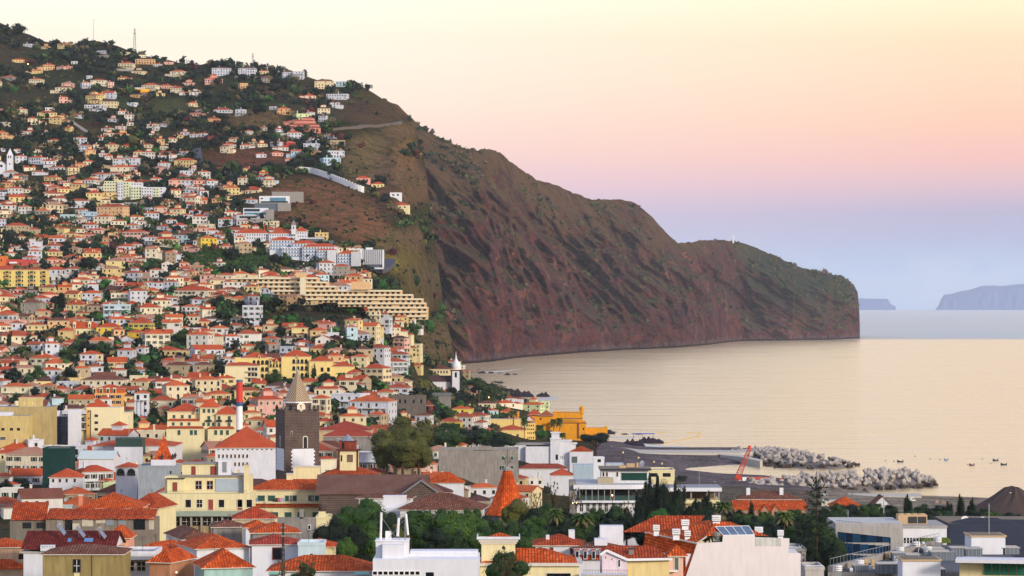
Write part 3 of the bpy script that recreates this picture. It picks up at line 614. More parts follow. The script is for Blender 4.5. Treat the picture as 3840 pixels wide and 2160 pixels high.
rows(0, 700, 2.576, """85,178,140,wr2g 225,192,110,wr2 525,67,190,cr1 905,62,150,yr2 1055,62,150,cr1 760,137,210,wr2 590,112,180,wr1 525,178,165,cl2 960,157,110,yf1 1060,195,300,or3 835,247,160,bf2 660,272,170,bf1 505,292,110,pr1 300,302,110,yr1 170,377,235,tr3 15,312,70,wr2 180,482,100,cr1 980,287,170,cr2 1145,332,160,cr1 1330,292,150,wr2 1465,257,150,wr2
1410,207,110,wf1 1550,202,130,pr2 1690,217,130,cr2 1625,262,140,cr1 1880,232,110,wr1 1820,272,100,wr1 1930,287,150,wr2 2085,117,90,or1 1945,37,90,wr1 2240,12,150,yr2 2190,312,170,wr2 2340,327,120,wr1 870,367,145,wr2 620,362,140,yr1 740,407,170,cr1 490,397,150,yr1 930,417,120,pr1 1060,407,110,yr1 680,452,115,yr1 840,462,130,pr1 1270,372,150,wr2 1365,332,70,wr3
1290,437,240,pr2 1565,382,130,wr1 1740,372,145,wr2 1740,467,160,bd2 1035,502,100,tr1 1600,507,230,cr2 2050,422,120,wr1 2105,462,140,wr1 2020,497,175,Yr2 2320,487,110,cr2 2415,502,90,wr1 2180,572,130,pr1 110,577,110,wr1 250,572,150,wr1 505,627,145,yr2 340,622,140,wr3 270,682,130,wr2 105,642,120,wr1 665,677,145,tr1 890,642,190,yr2 1165,652,120,yr1 1210,682,150,pr1
1115,717,190,yl2 960,697,90,cr1 560,742,100,yr1 540,802,200,wr2 700,792,150,wr2 545,862,180,wf2 880,857,130,cr2 1080,792,190,yl2 1350,697,120,wr1 1310,737,160,yr1 1620,742,120,wr2G 1780,737,100,pr1 2100,732,100,wr1 1510,802,130,wr2 1270,832,165,wr2 1430,832,100,wr1 1820,817,115,or2 1985,852,120,pr2 2120,902,200,cl2 1430,922,90,wr2 1525,927,100,wr2 1640,917,130,wr2
1000,892,140,wr2 1165,922,120,pr2 740,942,170,cr2 900,942,110,wr2 1850,1002,380,cr2 1480,1002,150,yr1 2420,962,140,yr2 2560,977,100,wr2 2190,1022,110,wf1 2130,1067,190,cr1 2310,1082,170,yr1 880,1027,190,wr2 770,1057,110,wr1 450,972,180,yr1 170,992,150,pr1 140,1042,140,wr1 300,1002,120,gd1 690,1032,150,yr2g 35,1062,100,cr2 490,1042,200,pr1 1180,1032,220,cf2
1270,1132,150,pr1 1560,1097,200,cr2 1690,1152,80,wr1 1820,1157,150,wr2 90,1142,160,td1 290,1122,210,gd3 920,1152,170,td2 900,1117,150,yr1 470,1132,110,pr1 620,1212,90,pr1 1110,1142,230,bf3 1460,1167,230,cr2 730,1277,180,cr1 790,1222,130,yr1 2430,1152,180,wf4 1850,1252,140,cr2 2300,1272,160,wl1 1980,1302,150,or1""")
rows(0, 1200, 3.22, """210,37,170,wr2 440,57,240,yr2 1320,87,320,Yr2 1675,37,280,Yr2 1440,117,140,or2 1620,147,200,Yr2 1530,237,220,wr1G 1905,167,330,cr3 2380,177,290,wr3 235,192,460,cr2 630,282,180,wr3 400,292,190,wr2g 860,267,240,pr1 790,412,300,cr1 720,522,360,cr2 1050,412,170,wr3 1210,502,80,wr2 1420,502,240,yr2g 1160,562,190,wr2 1000,582,200,tr2 600,602,240,wr2
1430,602,190,wr1 1640,592,190,wr1 1690,332,120,wr2 2000,362,270,yr1 2230,367,110,yr1 2130,547,280,td2 2450,542,230,td2 2000,492,240,pr1 1670,682,210,cf1 1680,737,240,cr2 2150,792,300,cr3 1230,722,540,cd2 560,787,150,tr2 740,832,220,pr1 170,802,340,cr2 165,732,150,wr1 1280,952,150,wr2 1550,922,130,yd2 1710,882,180,wr4 700,942,150,bd2 590,992,240,wd1 1950,972,330,cr1 2000,1072,180,tr1 1720,1190,150,tr1""")
rows(700, 1200, 3.22, """345,237,120,cr1 450,247,110,wr1 865,82,110,or1 1000,62,160,cr2 560,197,200,wr2 760,167,310,wr2 960,157,140,wr1 1000,222,190,gr2 1250,112,220,yr1 1360,92,190,yr2 1370,172,110,cr1 1490,177,80,wr1 1590,127,200,yr2 1650,227,200,wr2G 1650,297,150,wr1 1820,362,240,pl1 1370,272,250,wr1 1200,327,180,wf2 1390,327,180,wr2 1580,342,200,yr1 900,302,200,Or1 740,312,160,cr1
1050,292,130,gr2 600,387,240,wr1 270,352,370,wr2g 2000,82,140,br3 1990,0,190,yr2 2080,442,200,cr2 1960,467,150,yr1 2120,352,280,td1 2230,582,330,cr2 1910,552,210,cr2 480,702,240,yr2 400,892,300,yr2 740,852,340,yr2 400,977,240,tr1 1015,962,340,pr3 1160,882,190,pr2 1600,942,200,cr3 1480,822,380,wf1 1920,902,400,wf2 2200,982,520,wr3 820,1202,250,cr2 1700,1222,200,cr1 2010,1162,330,cr2 2270,1142,180,tr2""")
rows(1400, 1200, 2.576, """40,472,150,cr1 215,402,270,wr3 80,527,150,cr1 410,437,110,yr1 740,402,170,cr1 860,442,60,wf2 885,492,90,tr2 985,642,130,wr2 965,702,110,tr1 1290,757,200,wr1 1290,802,190,cr1 1100,805,170,cd1 1520,817,200,nr2 1660,790,80,nf3 860,857,200,Yr1 1150,872,130,br1 850,935,240,wr2 985,922,210,wr2 740,982,230,Yr1 1290,982,320,yr1 470,922,160,wd2 410,892,100,cr1 45,915,100,tr2 1280,880,120,Or1""")
rows(0, 1600, 2.588, """1230,247,260,pr2 800,357,170,wr1g 950,437,330,wr2 1030,332,140,tr1 930,522,300,cr1 250,272,450,cl3 20,372,130,cr1 240,472,340,wr1g 410,692,420,wd2g 1470,582,150,wr2g 1800,237,280,cr1 640,502,280,wr1 200,217,400,wr1 390,72,210,gf2 830,97,200,cr1 1140,642,420,cd1 100,612,200,wf1 300,662,150,cd1 1250,545,140,cf1 570,770,260,bf1 60,482,150,cr1 1430,465,180,gf2 1100,565,200,nf1 350,135,160,wf2 500,195,220,wf2 570,145,150,gf1 740,195,140,wf2 1730,352,150,or1 1880,345,140,or1 120,560,160,wr1 520,640,140,wr1 1000,300,160,wr1 1120,200,180,wf1 1500,170,140,wf1 1330,130,150,wf2 620,60,140,cd1 150,330,160,wf1""")
rows(800, 1600, 2.588, """385,412,400,pr1 470,302,170,yr1 1120,312,170,cr2 1900,405,250,tr2 1600,442,220,or1 1500,262,330,wf2 1860,337,230,wf2""")
rows(1600, 1600, 2.588, """500,472,300,Rr1 800,502,330,yr1 1060,502,180,wf1 1310,472,220,pr1 560,592,290,wr1 330,622,150,td1 500,722,240,cd1 1960,952,230,yr1g""")
NHAND = len(SPECS)
# ---------------------------------------------------------------- buildings made one by one
TILE = tile_mat('d05a34'); TILEN = tile_mat('d85a24', True); TILEN2 = tile_mat('bc4e26', True); TILEB = tile_mat('8a5540', True); TILEB2 = tile_mat('7d5a4c')
RED = tile_mat('b05a48'); CREAM = wall_mat('e0d5a8', .15); CREAM2 = wall_mat('e6d6a0', .12); WH = wall_mat('d4d7df', .15); WHN = wall_mat('d9dce4', .1); PINKW = wall_mat('e2dcdc', .1); GRW = wall_mat('8f8c88', .9); YEL = wall_mat('e8cc80', .15)
FLAT = plain('flat_roofing', '8d8f92', .9, 0, .1, .3); FLATL = plain('pale_flat_roofing', 'b9b8b4', .9, 0, .1, .3)
class B:
    """a building whose front stands d metres out; x()/z() turn photograph columns/rows on its front plane into its own metres"""
    def __init__(s, name, label, cat, u0, u1, d, yaw=0, group=None, z0=None):
        
        if isinstance(d, str):                      # 'g1200' stands on ground seen at row 1200; 'h1200,9' eave row 1200 is 9 m above its ground
            q = d[1:].split(','); d = hit((u0+u1)/2, float(q[0]), float(q[1]) if len(q) > 1 else 0)
        s.u0, s.u1, s.d, s.uc = u0, u1, d, (u0+u1)/2; s.k = d/F; s.c = math.cos(R(yaw)); s.W = (u1-u0)*s.k/s.c
        s.z0 = G(s.uc, d) if z0 is None else z0
        s.root = thing(name, label, cat, (X(s.uc, d), d, s.z0), R(yaw), group); s.name = name
    def x(s, u): return (u-s.uc)*s.k/s.c
    def z(s, v): return Z(v, s.d)-s.z0
    def part(s, name, mb, label=None, parent=None, smooth=False):
        o = mb.build(name, None, parent or s.root, smooth=smooth)
        if o and label: o['label'] = label
        return o
    def box(s, name, u0, u1, v0, v1, y0, y1, mat, top=None, label=None):
        """v0 = top row, v1 = bottom row (None: down into the ground)"""
        mb = MB(); mb.box(s.x(u0), s.x(u1), y0, y1, -3 if v1 is None else s.z(v1), s.z(v0), mat, top); return s.part(name, mb, label)
    def hip(s, u0, u1, v, y0, y1, rise, mat, o=.45, name='roof', ridge=None):
        mb = MB(); mb.hip(s.x(u0), s.x(u1), y0, y1, s.z(v), rise, mat, o, ridge, FRAME); return s.part(name, mb)
    def win(s, u, v, w, h, y=0, style='g', frame=FRAME, shut=GREEN, mull=False, side=0, name='window'):
        """u centre column, v top row, w and h in pixels"""
        mb = MB(); win(mb, s.x(u) if side in (0, 3) else u, y, s.z(v)-h*s.k, w*s.k, h*s.k, side, style, frame, shut, mull); return s.part(name, mb)
    def wins(s, us, vs, w, h, **k):
        for v in vs:
            for u in us: s.win(u, v, w, h, **k)
def cr(x0, y0, s): return lambda x, y: (x0+x/s, y0+y/s)
# --- the stone clock tower
STONE, nt, b = nodes('basalt_ashlar'); p = obc(nt)
br = nt.nodes.new('ShaderNodeTexBrick'); br.inputs['Scale'].default_value = 1; br.inputs['Brick Width'].default_value = .8; br.inputs['Row Height'].default_value = .42; br.inputs['Mortar Size'].default_value = .045
br.inputs['Color1'].default_value = (*lin('4c3a36'), 1); br.inputs['Color2'].default_value = (*lin('604a40'), 1); br.inputs['Mortar'].default_value = (*lin('8a7c74'), 1); br.inputs['Bias'].default_value = -.2
mp = nt.nodes.new('ShaderNodeMapping'); mp.inputs['Rotation'].default_value = (R(90), 0, 0); nt.links.new(p, mp.inputs[0])
sx = nt.nodes.new('ShaderNodeSeparateXYZ'); nt.links.new(p, sx.inputs[0]); cx = nt.nodes.new('ShaderNodeCombineXYZ')
nt.links.new(math_(nt, 'ADD', sx.outputs[0], sx.outputs[1]), cx.inputs[0]); nt.links.new(sx.outputs[2], cx.inputs[1]); nt.links.new(cx.outputs[0], br.inputs[0])
k = mixc(nt, math_(nt, 'MULTIPLY', noise(nt, p, .5, 5), .8), br.outputs[0], lin('2e2220')); nt.links.new(k, b.inputs['Base Color']); b.inputs['Roughness'].default_value = .95; bump(nt, b, br.outputs['Fac'], -.6, .05)
SPIRET, nt, b = nodes('patterned_glazed_tiles'); uvn = nt.nodes.new('ShaderNodeUVMap').outputs[0]; sx = nt.nodes.new('ShaderNodeSeparateXYZ'); nt.links.new(uvn, sx.inputs[0])
dg = math_(nt, 'FRACT', math_(nt, 'MULTIPLY', math_(nt, 'ADD', sx.outputs[0], math_(nt, 'MULTIPLY', sx.outputs[1], 1.0)), 1.5)); dg2 = math_(nt, 'FRACT', math_(nt, 'MULTIPLY', sx.outputs[1], 2.2))
k = mixc(nt, math_(nt, 'GREATER_THAN', dg, .5), lin('b89c78'), lin('5d5044')); k = mixc(nt, math_(nt, 'MULTIPLY', math_(nt, 'GREATER_THAN', dg2, .75), .4), k, lin('3c332c')); nt.links.new(k, b.inputs['Base Color']); b.inputs['Roughness'].default_value = .5
def clock_tower():
    d = 800; t = B('clock_tower', 'dark stone clock tower with patterned pointed spire and white lower panels', 'clock tower', 1032, 1198, d, 0)
    t.root.rotation_euler.z = R(20); S = 9.7; h = S/2; t.root.location.x = X(1115, d); t.root.location.y = d
    z = t.z; zt = z(1541)
    mb = MB(); mb.box(-h, h, -h, h, -4, zt, STONE); t.part('shaft', mb)
    for q in range(4):
        a = q*math.pi/2
        for k in range(6):
            s = -h+.3+k*(S-.6)/5; c, sn = math.cos(a), math.sin(a); hh = 1.1 if k in (0, 5) else .55
            x, y = s*c-(-h+.25)*sn*-1, s*sn+(-h+.25)*c*1
            mb = MB(); mb.box(x-.35, x+.35, y-.35, y+.35, zt, zt+hh, STONE)
            if k in (0, 5): mb.ngon_taper(x, y, zt+hh, zt+hh+.7, .4, 0, 4, STONE, math.pi/4, False)
            t.part('merlon', mb)
    z1 = z(1509); mb = MB(); mb.ngon_taper(0, 0, zt, z1, 4.0, 3.9, 8, STONE, math.pi/8); t.part('belfry', mb)
    for q in range(8):
        a = q*math.pi/4; c = Vector((math.cos(a), math.sin(a), 0)); w = Vector((-c.y, c.x, 0)); ap = 3.98*math.cos(math.pi/8)
        if q % 2 == 1:
            mb = MB(); pts = [(-.5, .3), (.5, .3), (.5, 1.4)]+[(.5*math.cos(g), 1.4+.5*math.sin(g)) for g in (.6, 1.2, 1.57, 1.94, 2.54)]+[(-.5, 1.4)]
            mb.face([c*(ap+.03)+w*x+Vector((0, 0, zt+y)) for x, y in pts], GLASSD); t.part('arched_opening', mb)
        else:
            mb = MB(); pts = [(-1.15, .05), (1.15, .05), (1.15, 1.9)]+[(1.15*math.cos(g), 1.9+.95*math.sin(g)) for g in (.4, .8, 1.2, 1.57, 1.94, 2.34, 2.74)]+[(-1.15, 1.9)]
            F1 = [c*(ap+.25)+w*x+Vector((0, 0, zt-.5+y)) for x, y in pts]; F0 = [c*(ap-.3)+w*x+Vector((0, 0, zt-.5+y)) for x, y in pts]
            fc = plain('pale_clock_face', 'd8ccb6', .6); mb.face(F1, fc)
            for k in range(len(pts)): a_, b_ = k, (k+1) % len(pts); mb.face([F0[a_], F0[b_], F1[b_], F1[a_]], fc)
            cf = t.part('clock_face', mb)
            o = c*(ap+.3)+Vector((0, 0, zt+.95)); up = Vector((0, 0, 1))
            hb = MB(); hb.obox(o+up*.3-w*.12, w*.09, c*.02, up*.52-w*.25, DARK); t.part('clock_hand', hb, parent=cf); hb = MB(); hb.obox(o+up*.62-w*.0, w*.34, c*.02, up*.09, DARK); t.part('clock_hand', hb, parent=cf)
    mb = MB(); mb.ngon_taper(0, 0, z1-.05, z1+.25, 4.0, 4.0, 8, WHITE, math.pi/8); t.part('cornice', mb)
    mb = MB(); za = z(1392); mb.ngon_taper(0, 0, z1+.25, z1+.9, 3.8, 3.45, 8, SPIRET, math.pi/8, False, uv=True); mb.ngon_taper(0, 0, z1+.9, za, 3.45, .2, 8, SPIRET, math.pi/8, uv=True); t.part('spire', mb)
    mb = MB(); mb.bar((0, 0, za-.5), (0, 0, z(1330)), .07, METAL); mb.ngon_taper(0, 0, za, za+.7, .45, .1, 6, METAL); mb.bar((-.6, 0, z(1345)), (.6, 0, z(1345)), .05, METAL); t.part('cross', mb)
    # white rendered panels low on two faces, toothed edges
    for side in (0, 1):
        mb = MB(); n = 12; z0_, z1_ = z(1762), z(1680)
        for k in range(n):
            a0, a1 = z0_+(z1_-z0_)*k/n, z0_+(z1_-z0_)*(k+1)/n; e = .35*(k % 2)
            if side == 0: mb.box(-h+1.7+e, h-1.2-e, -h-.06, -h+.1, a0, a1, WHN)
            else: mb.box(-h-.06, -h+.1, -h+.7+e, h-.7-e, a0, a1, WHN)
        t.part('white_panel', mb)
    for side, x, zz, w, hh in ((0, .9, z(1677), 1.0, 3.1), (0, -3.0, z(1630), .35, 1.2), (1, 0, z(1677), .9, 3.0)):
        mb = MB()
        pts = [(-w/2, 0), (w/2, 0), (w/2, hh-w/2)]+[(w/2*math.cos(g), hh-w/2+w/2*math.sin(g)) for g in (.5, 1, 1.57, 2.14, 2.64)]+[(-w/2, hh-w/2)]
        for sc_, m_, o_ in ((1.45, FRAME, .05), (1.0, GLASSD, .09)):
            if side == 0: mb.face([(x+a*sc_, -h-o_, zz+c*(1.08 if sc_ > 1 else 1)) for a, c in pts], m_)
            else: mb.face([(-h-o_, x-a*sc_, zz+c*(1.08 if sc_ > 1 else 1)) for a, c in pts], m_)
        t.part('arched_window', mb)
clock_tower()
def striped_chimney():
    t = B('factory_chimney', 'tall round factory chimney banded red blue white and black', 'chimney', 886, 910, 974)
    r = 1.05
    for nm, v0, v1, m in (('black_band', 1612, 1700, plain('sooty_paint', '232830', .7)), ('white_band', 1523, 1612, WHITE), ('blue_band', 1508, 1523, plain('blue_paint', '31507c', .6)), ('red_band', 1432, 1508, plain('red_paint', 'c2352a', .6)), ('rim', 1424, 1432, plain('rim_paint', '4b5f80', .6))):
        mb = MB(); mb.ngon_taper(0, 0, -2 if nm == 'black_band' else t.z(v1), t.z(v0), r*1.06, r, 20, m); t.part(nm, mb, smooth=False)
striped_chimney()
# --- orange hipped hall behind the chimney
t = B('market_hall', 'broad white hall under a large orange hipped roof behind the striped chimney', 'hall', 808, 1036, 960, 4)
t.box('wall', 808, 1036, 1679, None, 0, 22, WH); t.hip(808, 1036, 1679, 0, 22, 6.6, TILE)
t.wins([820+18*k for k in range(12)], [1684], 6, 4, style='m'); t.wins([822+15*k for k in range(8)], [1704, 1734], 6, 13)
for u in (880, 893, 925): mb = MB(); mb.ngon_taper(t.x(u), 5, t.z(1675), t.z(1650), .7, .6, 10, METAL); mb.ngon_taper(t.x(u), 5, t.z(1650), t.z(1644), .9, .1, 10, METAL); t.part('roof_vent', mb)
# --- thin orange spire with three urns
t = B('spire_tower', 'slender orange tiled pointed spire with dark urn finials', 'tower', 560, 655, 880)
t.box('wall', 566, 650, 1724, None, 0, 6.8, WH); mb = MB(); cx = t.x(608)
for (r0, v0), (r1, v1) in (((4.6, 1724), (2.9, 1708)), ((2.9, 1708), (1.7, 1680)), ((1.7, 1680), (.08, 1634))): mb.ngon_taper(cx, 3.4, t.z(v0), t.z(v1), r0, r1, 4, TILEN, math.pi/4, False, uv=True)
t.part('spire', mb)
for x, y in ((cx-3.2, 0), (cx, -.2), (cx+3.2, 0), (cx+3.2, 6.5)):
    mb = MB(); mb.lathe(x, y, [(.3, t.z(1722)), (.3, t.z(1716)), (.55, t.z(1711)), (.25, t.z(1706)), (.08, t.z(1701))], 8, DARK); t.part('urn_finial', mb)
mb = MB(); mb.bar((cx, 3.4, t.z(1640)), (cx, 3.4, t.z(1622)), .05, DARK); t.part('rod', mb)
# --- orange cone with armillary sphere
t = B('pyramid_roof_tower', 'tall flared orange tiled pyramid roof carrying an armillary sphere', 'tower', 1822, 1984, 620)
mb = MB(); mb.ngon_taper(0, 4.6, -3, t.z(1934), 4.2, 4.2, 8, GRW, math.pi/8); t.part('wall', mb); mb = MB()
for (r0, v0), (r1, v1) in (((5.2, 1934), (4.1, 1906)), ((4.1, 1906), (3.2, 1876)), ((3.2, 1876), (.95, 1768))): mb.ngon_taper(0, 4.6, t.z(v0), t.z(v1), r0, r1, 8, TILEN, math.pi/8, False, uv=True)
t.part('roof', mb); mb = MB(); mb.ngon_taper(0, 4.6, t.z(1769), t.z(1762), 1.2, 1.2, 8, GREY, math.pi/8); mb.ngon_taper(0, 4.6, t.z(1762), t.z(1752), .7, .3, 8, GREY); t.part('cap', mb)
ab = MB(); cz = t.z(1729); rr = .72
for ax in range(4):
    M = [Vector((math.cos(a), math.sin(a), 0)) for a in [2*math.pi*k/20 for k in range(20)]]
    rot = [Vector((1, 0, 0)), Vector((0, 1, 0)), Vector((.7, .7, 0)), Vector((-.7, .7, .3))][ax].normalized()
    from mathutils import Quaternion
    qn = Quaternion(rot, R([90, 90, 90, 35][ax])); P_ = [qn@p_*rr+Vector((0, 4.6, cz)) for p_ in M]
    for k in range(20): ab.bar(P_[k], P_[(k+1) % 20], .035 if ax < 3 else .07, DARK, 4)
ab.bar((0, 4.6, t.z(1752)), (0, 4.6, t.z(1690)), .05, DARK); t.part('armillary_sphere', ab)
# --- cupola tower with its hipped roof
t = B('lantern_tower', 'cream square tower with brown corner stones and a brown lantern room', 'tower', 1202, 1412, 770)
t.box('wall', 1210, 1405, 1782, None, 0, 11, CREAM); mb = MB(); mb.hip(t.x(1202), t.x(1412), 0, 13, t.z(1784), 2.5, TILEN2, .4, None, FRAME); t.part('roof', mb)
BRN = plain('brown_corner_stone', '5e2f24', .8, 0, .2, .3); x0, x1 = t.x(1266), t.x(1340); w_ = x1-x0; TY = 3.0
mb = MB(); mb.box(x0, x1, TY, TY+w_, t.z(1784), t.z(1692), CREAM); t.part('shaft', mb)
mb = MB()
for a in (x0, x1-.35):
    for b_ in (TY, TY+w_-.35): mb.box(a-.06, a+.41, b_-.06, b_+.41, t.z(1784), t.z(1690), BRN)
t.part('corner_stones', mb); mb = MB(); mb.box(x0-.7, x1+.7, TY-.7, TY+w_+.7, t.z(1692), t.z(1689), BRN)
for k in range(12): mb.bar((x0-.6+k*(w_+1.2)/11, TY-.6, t.z(1689)), (x0-.6+k*(w_+1.2)/11, TY-.6, t.z(1680)), .03, DARK, 4)
mb.box(x0-.65, x1+.65, TY-.65, TY-.6, t.z(1680.5), t.z(1680), DARK); t.part('gallery', mb)
mb = MB(); LR = wall_mat('8a4030', .4); mb.box(x0+.2, x1-.6, TY+.5, TY+w_-.5, t.z(1689), t.z(1658), LR); mb.box(x0, x1-.4, TY+.3, TY+w_-.3, t.z(1658), t.z(1656.5), BRN); t.part('lantern_room', mb)
t.win(1284, 1662, 10, 24, y=TY+.5, style='m'); t.win(1310, 1709, 19, 24, y=TY, style='s', shut=plain('wooden_shutter', '6b5a48', .8), frame=BRN); t.win(1278, 1709, 6, 24, y=TY, style='m')
mb = MB(); mb.ngon_taper(x0+w_/2-.2, TY+w_/2, t.z(1656), t.z(1632), 1.7, .1, 8, METAL); t.part('pointed_cap', mb)
# --- nave with brown roof
t = B('stone_church_nave', 'long low church nave with faded brown tiles and dark stone gable', 'church', 1196, 1600, 690, 0)
t.box('wall', 1200, 1596, 1850, None, 0, 15, STONE); mb = MB(); mb.gable(t.x(1190), t.x(1600), 0, 15, t.z(1850), 3.9, TILEB2, STONE, 'x', .5); t.part('roof', mb)
mb = MB(); mb.gable(t.x(1508), t.x(1654), -5, 9, t.z(1850), 3.2, TILEB2, STONE, 'y', .4); t.part('transept_roof', mb); t.box('transept_wall', 1508, 1654, 1850, None, -5, 9, STONE)
mb = MB(); a_, p_, e_ = [Vector((t.x(u), -5.35, t.z(v))) for u, v in ((1505, 1851), (1581, 1797), (1658, 1851))]; mb.bar(a_, p_, .18, METAL, 4); mb.bar(p_, e_, .18, METAL, 4); t.part('verge_flashing', mb)
# round brown apse roofs in front
t = B('low_brown_roof_building', 'low building with broad rounded brown tile roof behind the dark tree tops', 'building', 1490, 1800, 600, -6)
t.box('wall', 1500, 1790, 1915, None, 0, 13, WH); t.hip(1490, 1800, 1912, 0, 14, 3.1, TILEB)
t = B('long_brown_roof_wing', 'narrow wing with weathered brown tiles beside the white water tank', 'building', 1340, 1540, 650, -4)
t.box('wall', 1345, 1535, 1868, None, 0, 8, WH); t.hip(1340, 1540, 1868, 0, 8, 1.0, TILEB)
t = B('white_tank_house', 'plain white box shed on a pale deck among brown roofs', 'shed', 1436, 1522, 610); t.box('wall', 1438, 1522, 1863, None, 0, 4, WHN); t.box('roof', 1435, 1524, 1861, 1863, -.1, 4.1, WHITE); t.box('deck', 1440, 1600, 1905, None, -1.5, -.2, WHN)
# --- long cream building with green shutters
c = cr(800, 1600, 2.588); t = B('long_cream_building', 'long cream building with deep orange roof and green shuttered windows', 'building', 931, 1345, 700)
t.box('wall', 933, 1343, 1838, 1890, 0, 11, CREAM); t.hip(931, 1343, 1837, 0, 11, 2.3, TILEN, .5)
t.box('lower_wall', 938, 1452, 1897, None, -1.5, 12, CREAM)
mb = MB(); z0_, z1_ = t.z(1899), t.z(1887); mb.roofface([(t.x(936), -2.2, z0_), (t.x(1454), -2.2, z0_), (t.x(1430), 0, z1_), (t.x(950), 0, z1_)], TILEN); mb.box(t.x(1345), t.x(1436), 0, 10, t.z(1899), t.z(1887), CREAM); t.part('skirt_roof', mb)
mb = MB(); mb.box(t.x(938), t.x(1343), -1.3, -1.1, t.z(1887), t.z(1882), CREAM); t.part('parapet', mb)
for x, w in ((465, 70), (565, 70), (715, 38), (790, 38), (940, 38), (1005, 38), (1103, 70), (1267, 70)): t.win(c(x, 0)[0], 1858, w/2.588, 21, y=0, style='s')
for x, w in ((765, 20), (973, 24)): t.win(c(x-10, 0)[0], 1858, w/2.588, 21, style='g', mull=True)
for x in (600, 730, 855, 1000, 1250): t.win(c(x, 0)[0], 1919, 26, 20, y=-1.5, style='s')
for k_, (u_, c_) in enumerate(((952, 'c8ccd4'), (962, '6f8fb0'), (1038, '2a2c3c'), (1046, 'c05a58'), (1054, 'b88a9c'), (1063, '8aa4c8'))):
    mb = MB(); mb.box(-.28, .28, -.03, .03, -.9, 0, plain('cloth', c_, .9)); tag(mb.build('hanging_cloth', None, None, (t.root.location.x+t.x(u_), t.root.location.y-1.0, t.root.location.z+t.z(1866))), 'cloth drying on the balcony line of the long cream building, '+['pale grey left one', 'faded blue left one', 'black one', 'red one', 'mauve one', 'light blue one'][k_], 'laundry', 'laundry on the balcony')
for x, z_ in ((725, 1784), (870, 1762)): mb = MB(); u = c(x, 0)[0]; hw = 12 if x == 725 else 50; y_ = 5 if x == 725 else 12; mb.box(t.x(u-hw), t.x(u+hw), y_, y_+3, t.z(1830), t.z(z_), CREAM); mb.box(t.x(u-hw-2), t.x(u+hw+2), y_-.2, y_+3.2, t.z(z_), t.z(z_-3), FRAME); t.part('roof_house', mb)
# --- cream stepped block with terraces
t = B('stepped_cream_block', 'tall cream building stepping back in terraces over a grey columned storey', 'building', 589, 938, 660)
GG = wall_mat('a3a08e', .3); GGr = plain('grey_green_paint', '8d9a8c', .8)
t.box('wall', 592, 938, 1852, 1930, 0, 14, CREAM); t.box('terrace_wall', 610, 930, 1790, 1852, 4, 13, CREAM); t.box('penthouse', 672, 806, 1744, 1788, 6, 12, CREAM)
t.box('roof_slab', 668, 912, 1786, 1791, 3.4, 13.4, GREY, label='grey flat roof slab over the terrace rooms'); t.box('roof_slab', 669, 808, 1742, 1745, 5.6, 12.4, GREY)
t.box('balcony_slab', 587, 940, 1917, 1935, -1.0, .4, GGr); t.box('lower_wall', 596, 868, 1935, None, .6, 13, GG)
for k in range(8):
    u = 597+k*39; t.box('column', u, u+6, 1935, None, -.4, .6, GG)
for k in range(7):
    u = 603+k*39; t.win(u+17, 1943, 29, 27, y=.6, style='g', frame=BROWN, mull=True); t.box('spandrel', u+1, u+32, 1973, 2000, .3, .55, wall_mat('a58f6a', .3)); t.win(u+17, 2004, 29, 22, y=.6, style='m')
c = cr(0, 1600, 2.588)
for x in (1910, 2020): t.win(c(x, 0)[0], 1809, 20, 28, y=4, style='g', frame=plain('red_brown_frame', '7c3a2c', .6), mull=True)
t.box('blind', 802, 905, 1799, 1848, 3.8, 4.0, plain('blue_grey_blind', '9aa8b4', .7))
for x, m in ((1828, 'g'), (1937, 'g'), (2150, 'g'), (2325, 'g'), (2420, 'g')): t.win(c(x, 0)[0], 1874, 20, 28, style=m, frame=FRAME, mull=x in (1937,))
for x in (2045, 2330): t.win(c(x, 0)[0], 1873, 18, 39, style='s', shut=plain('red_door_paint', '8a3a2a', .6))
for x in (1687, 1850, 2045): t.win(c(x, 0)[0], 1756 if x > 1700 else 1813, 13 if x != 2045 else 20, 30, y=6 if x > 1700 else 2.4, style='s', shut=plain('red_door_paint', '8a3a2a', .6), frame=BROWN)
t.box('stair_house', 622, 682, 1798, 1851, 2.5, 9, CREAM); t.box('roof_slab', 618, 686, 1796, 1799, 2.2, 9.3, DARK)
mb = MB(); mb.box(t.x(911), t.x(931), 2.2, 3.6, t.z(1852), t.z(1752), CREAM); mb.box(t.x(909), t.x(933), 2.0, 3.8, t.z(1752), t.z(1747), CREAM); mb.box(t.x(914), t.x(928), 2.3, 3.5, t.z(1747), t.z(1742), GREY); t.part('chimney', mb)
mb = MB(); mb.box(t.x(810), t.x(858), 5, 8, t.z(1788), t.z(1729), WHN); mb.box(t.x(826), t.x(842), 4.9, 5, t.z(1776), t.z(1736), METAL); t.part('plant_cabinet', mb)
for v, y, a, b_ in ((1851, 2.0, 600, 925), (1917, -1.0, 590, 938)):
    mb = MB()
    for k in range(40): xx = t.x(a)+(t.x(b_)-t.x(a))*k/39; mb.bar((xx, y, t.z(v)), (xx, y, t.z(v-9)), .02, METAL, 3)
    mb.bar((t.x(a), y, t.z(v-9)), (t.x(b_), y, t.z(v-9)), .03, METAL, 4); t.part('railing', mb)
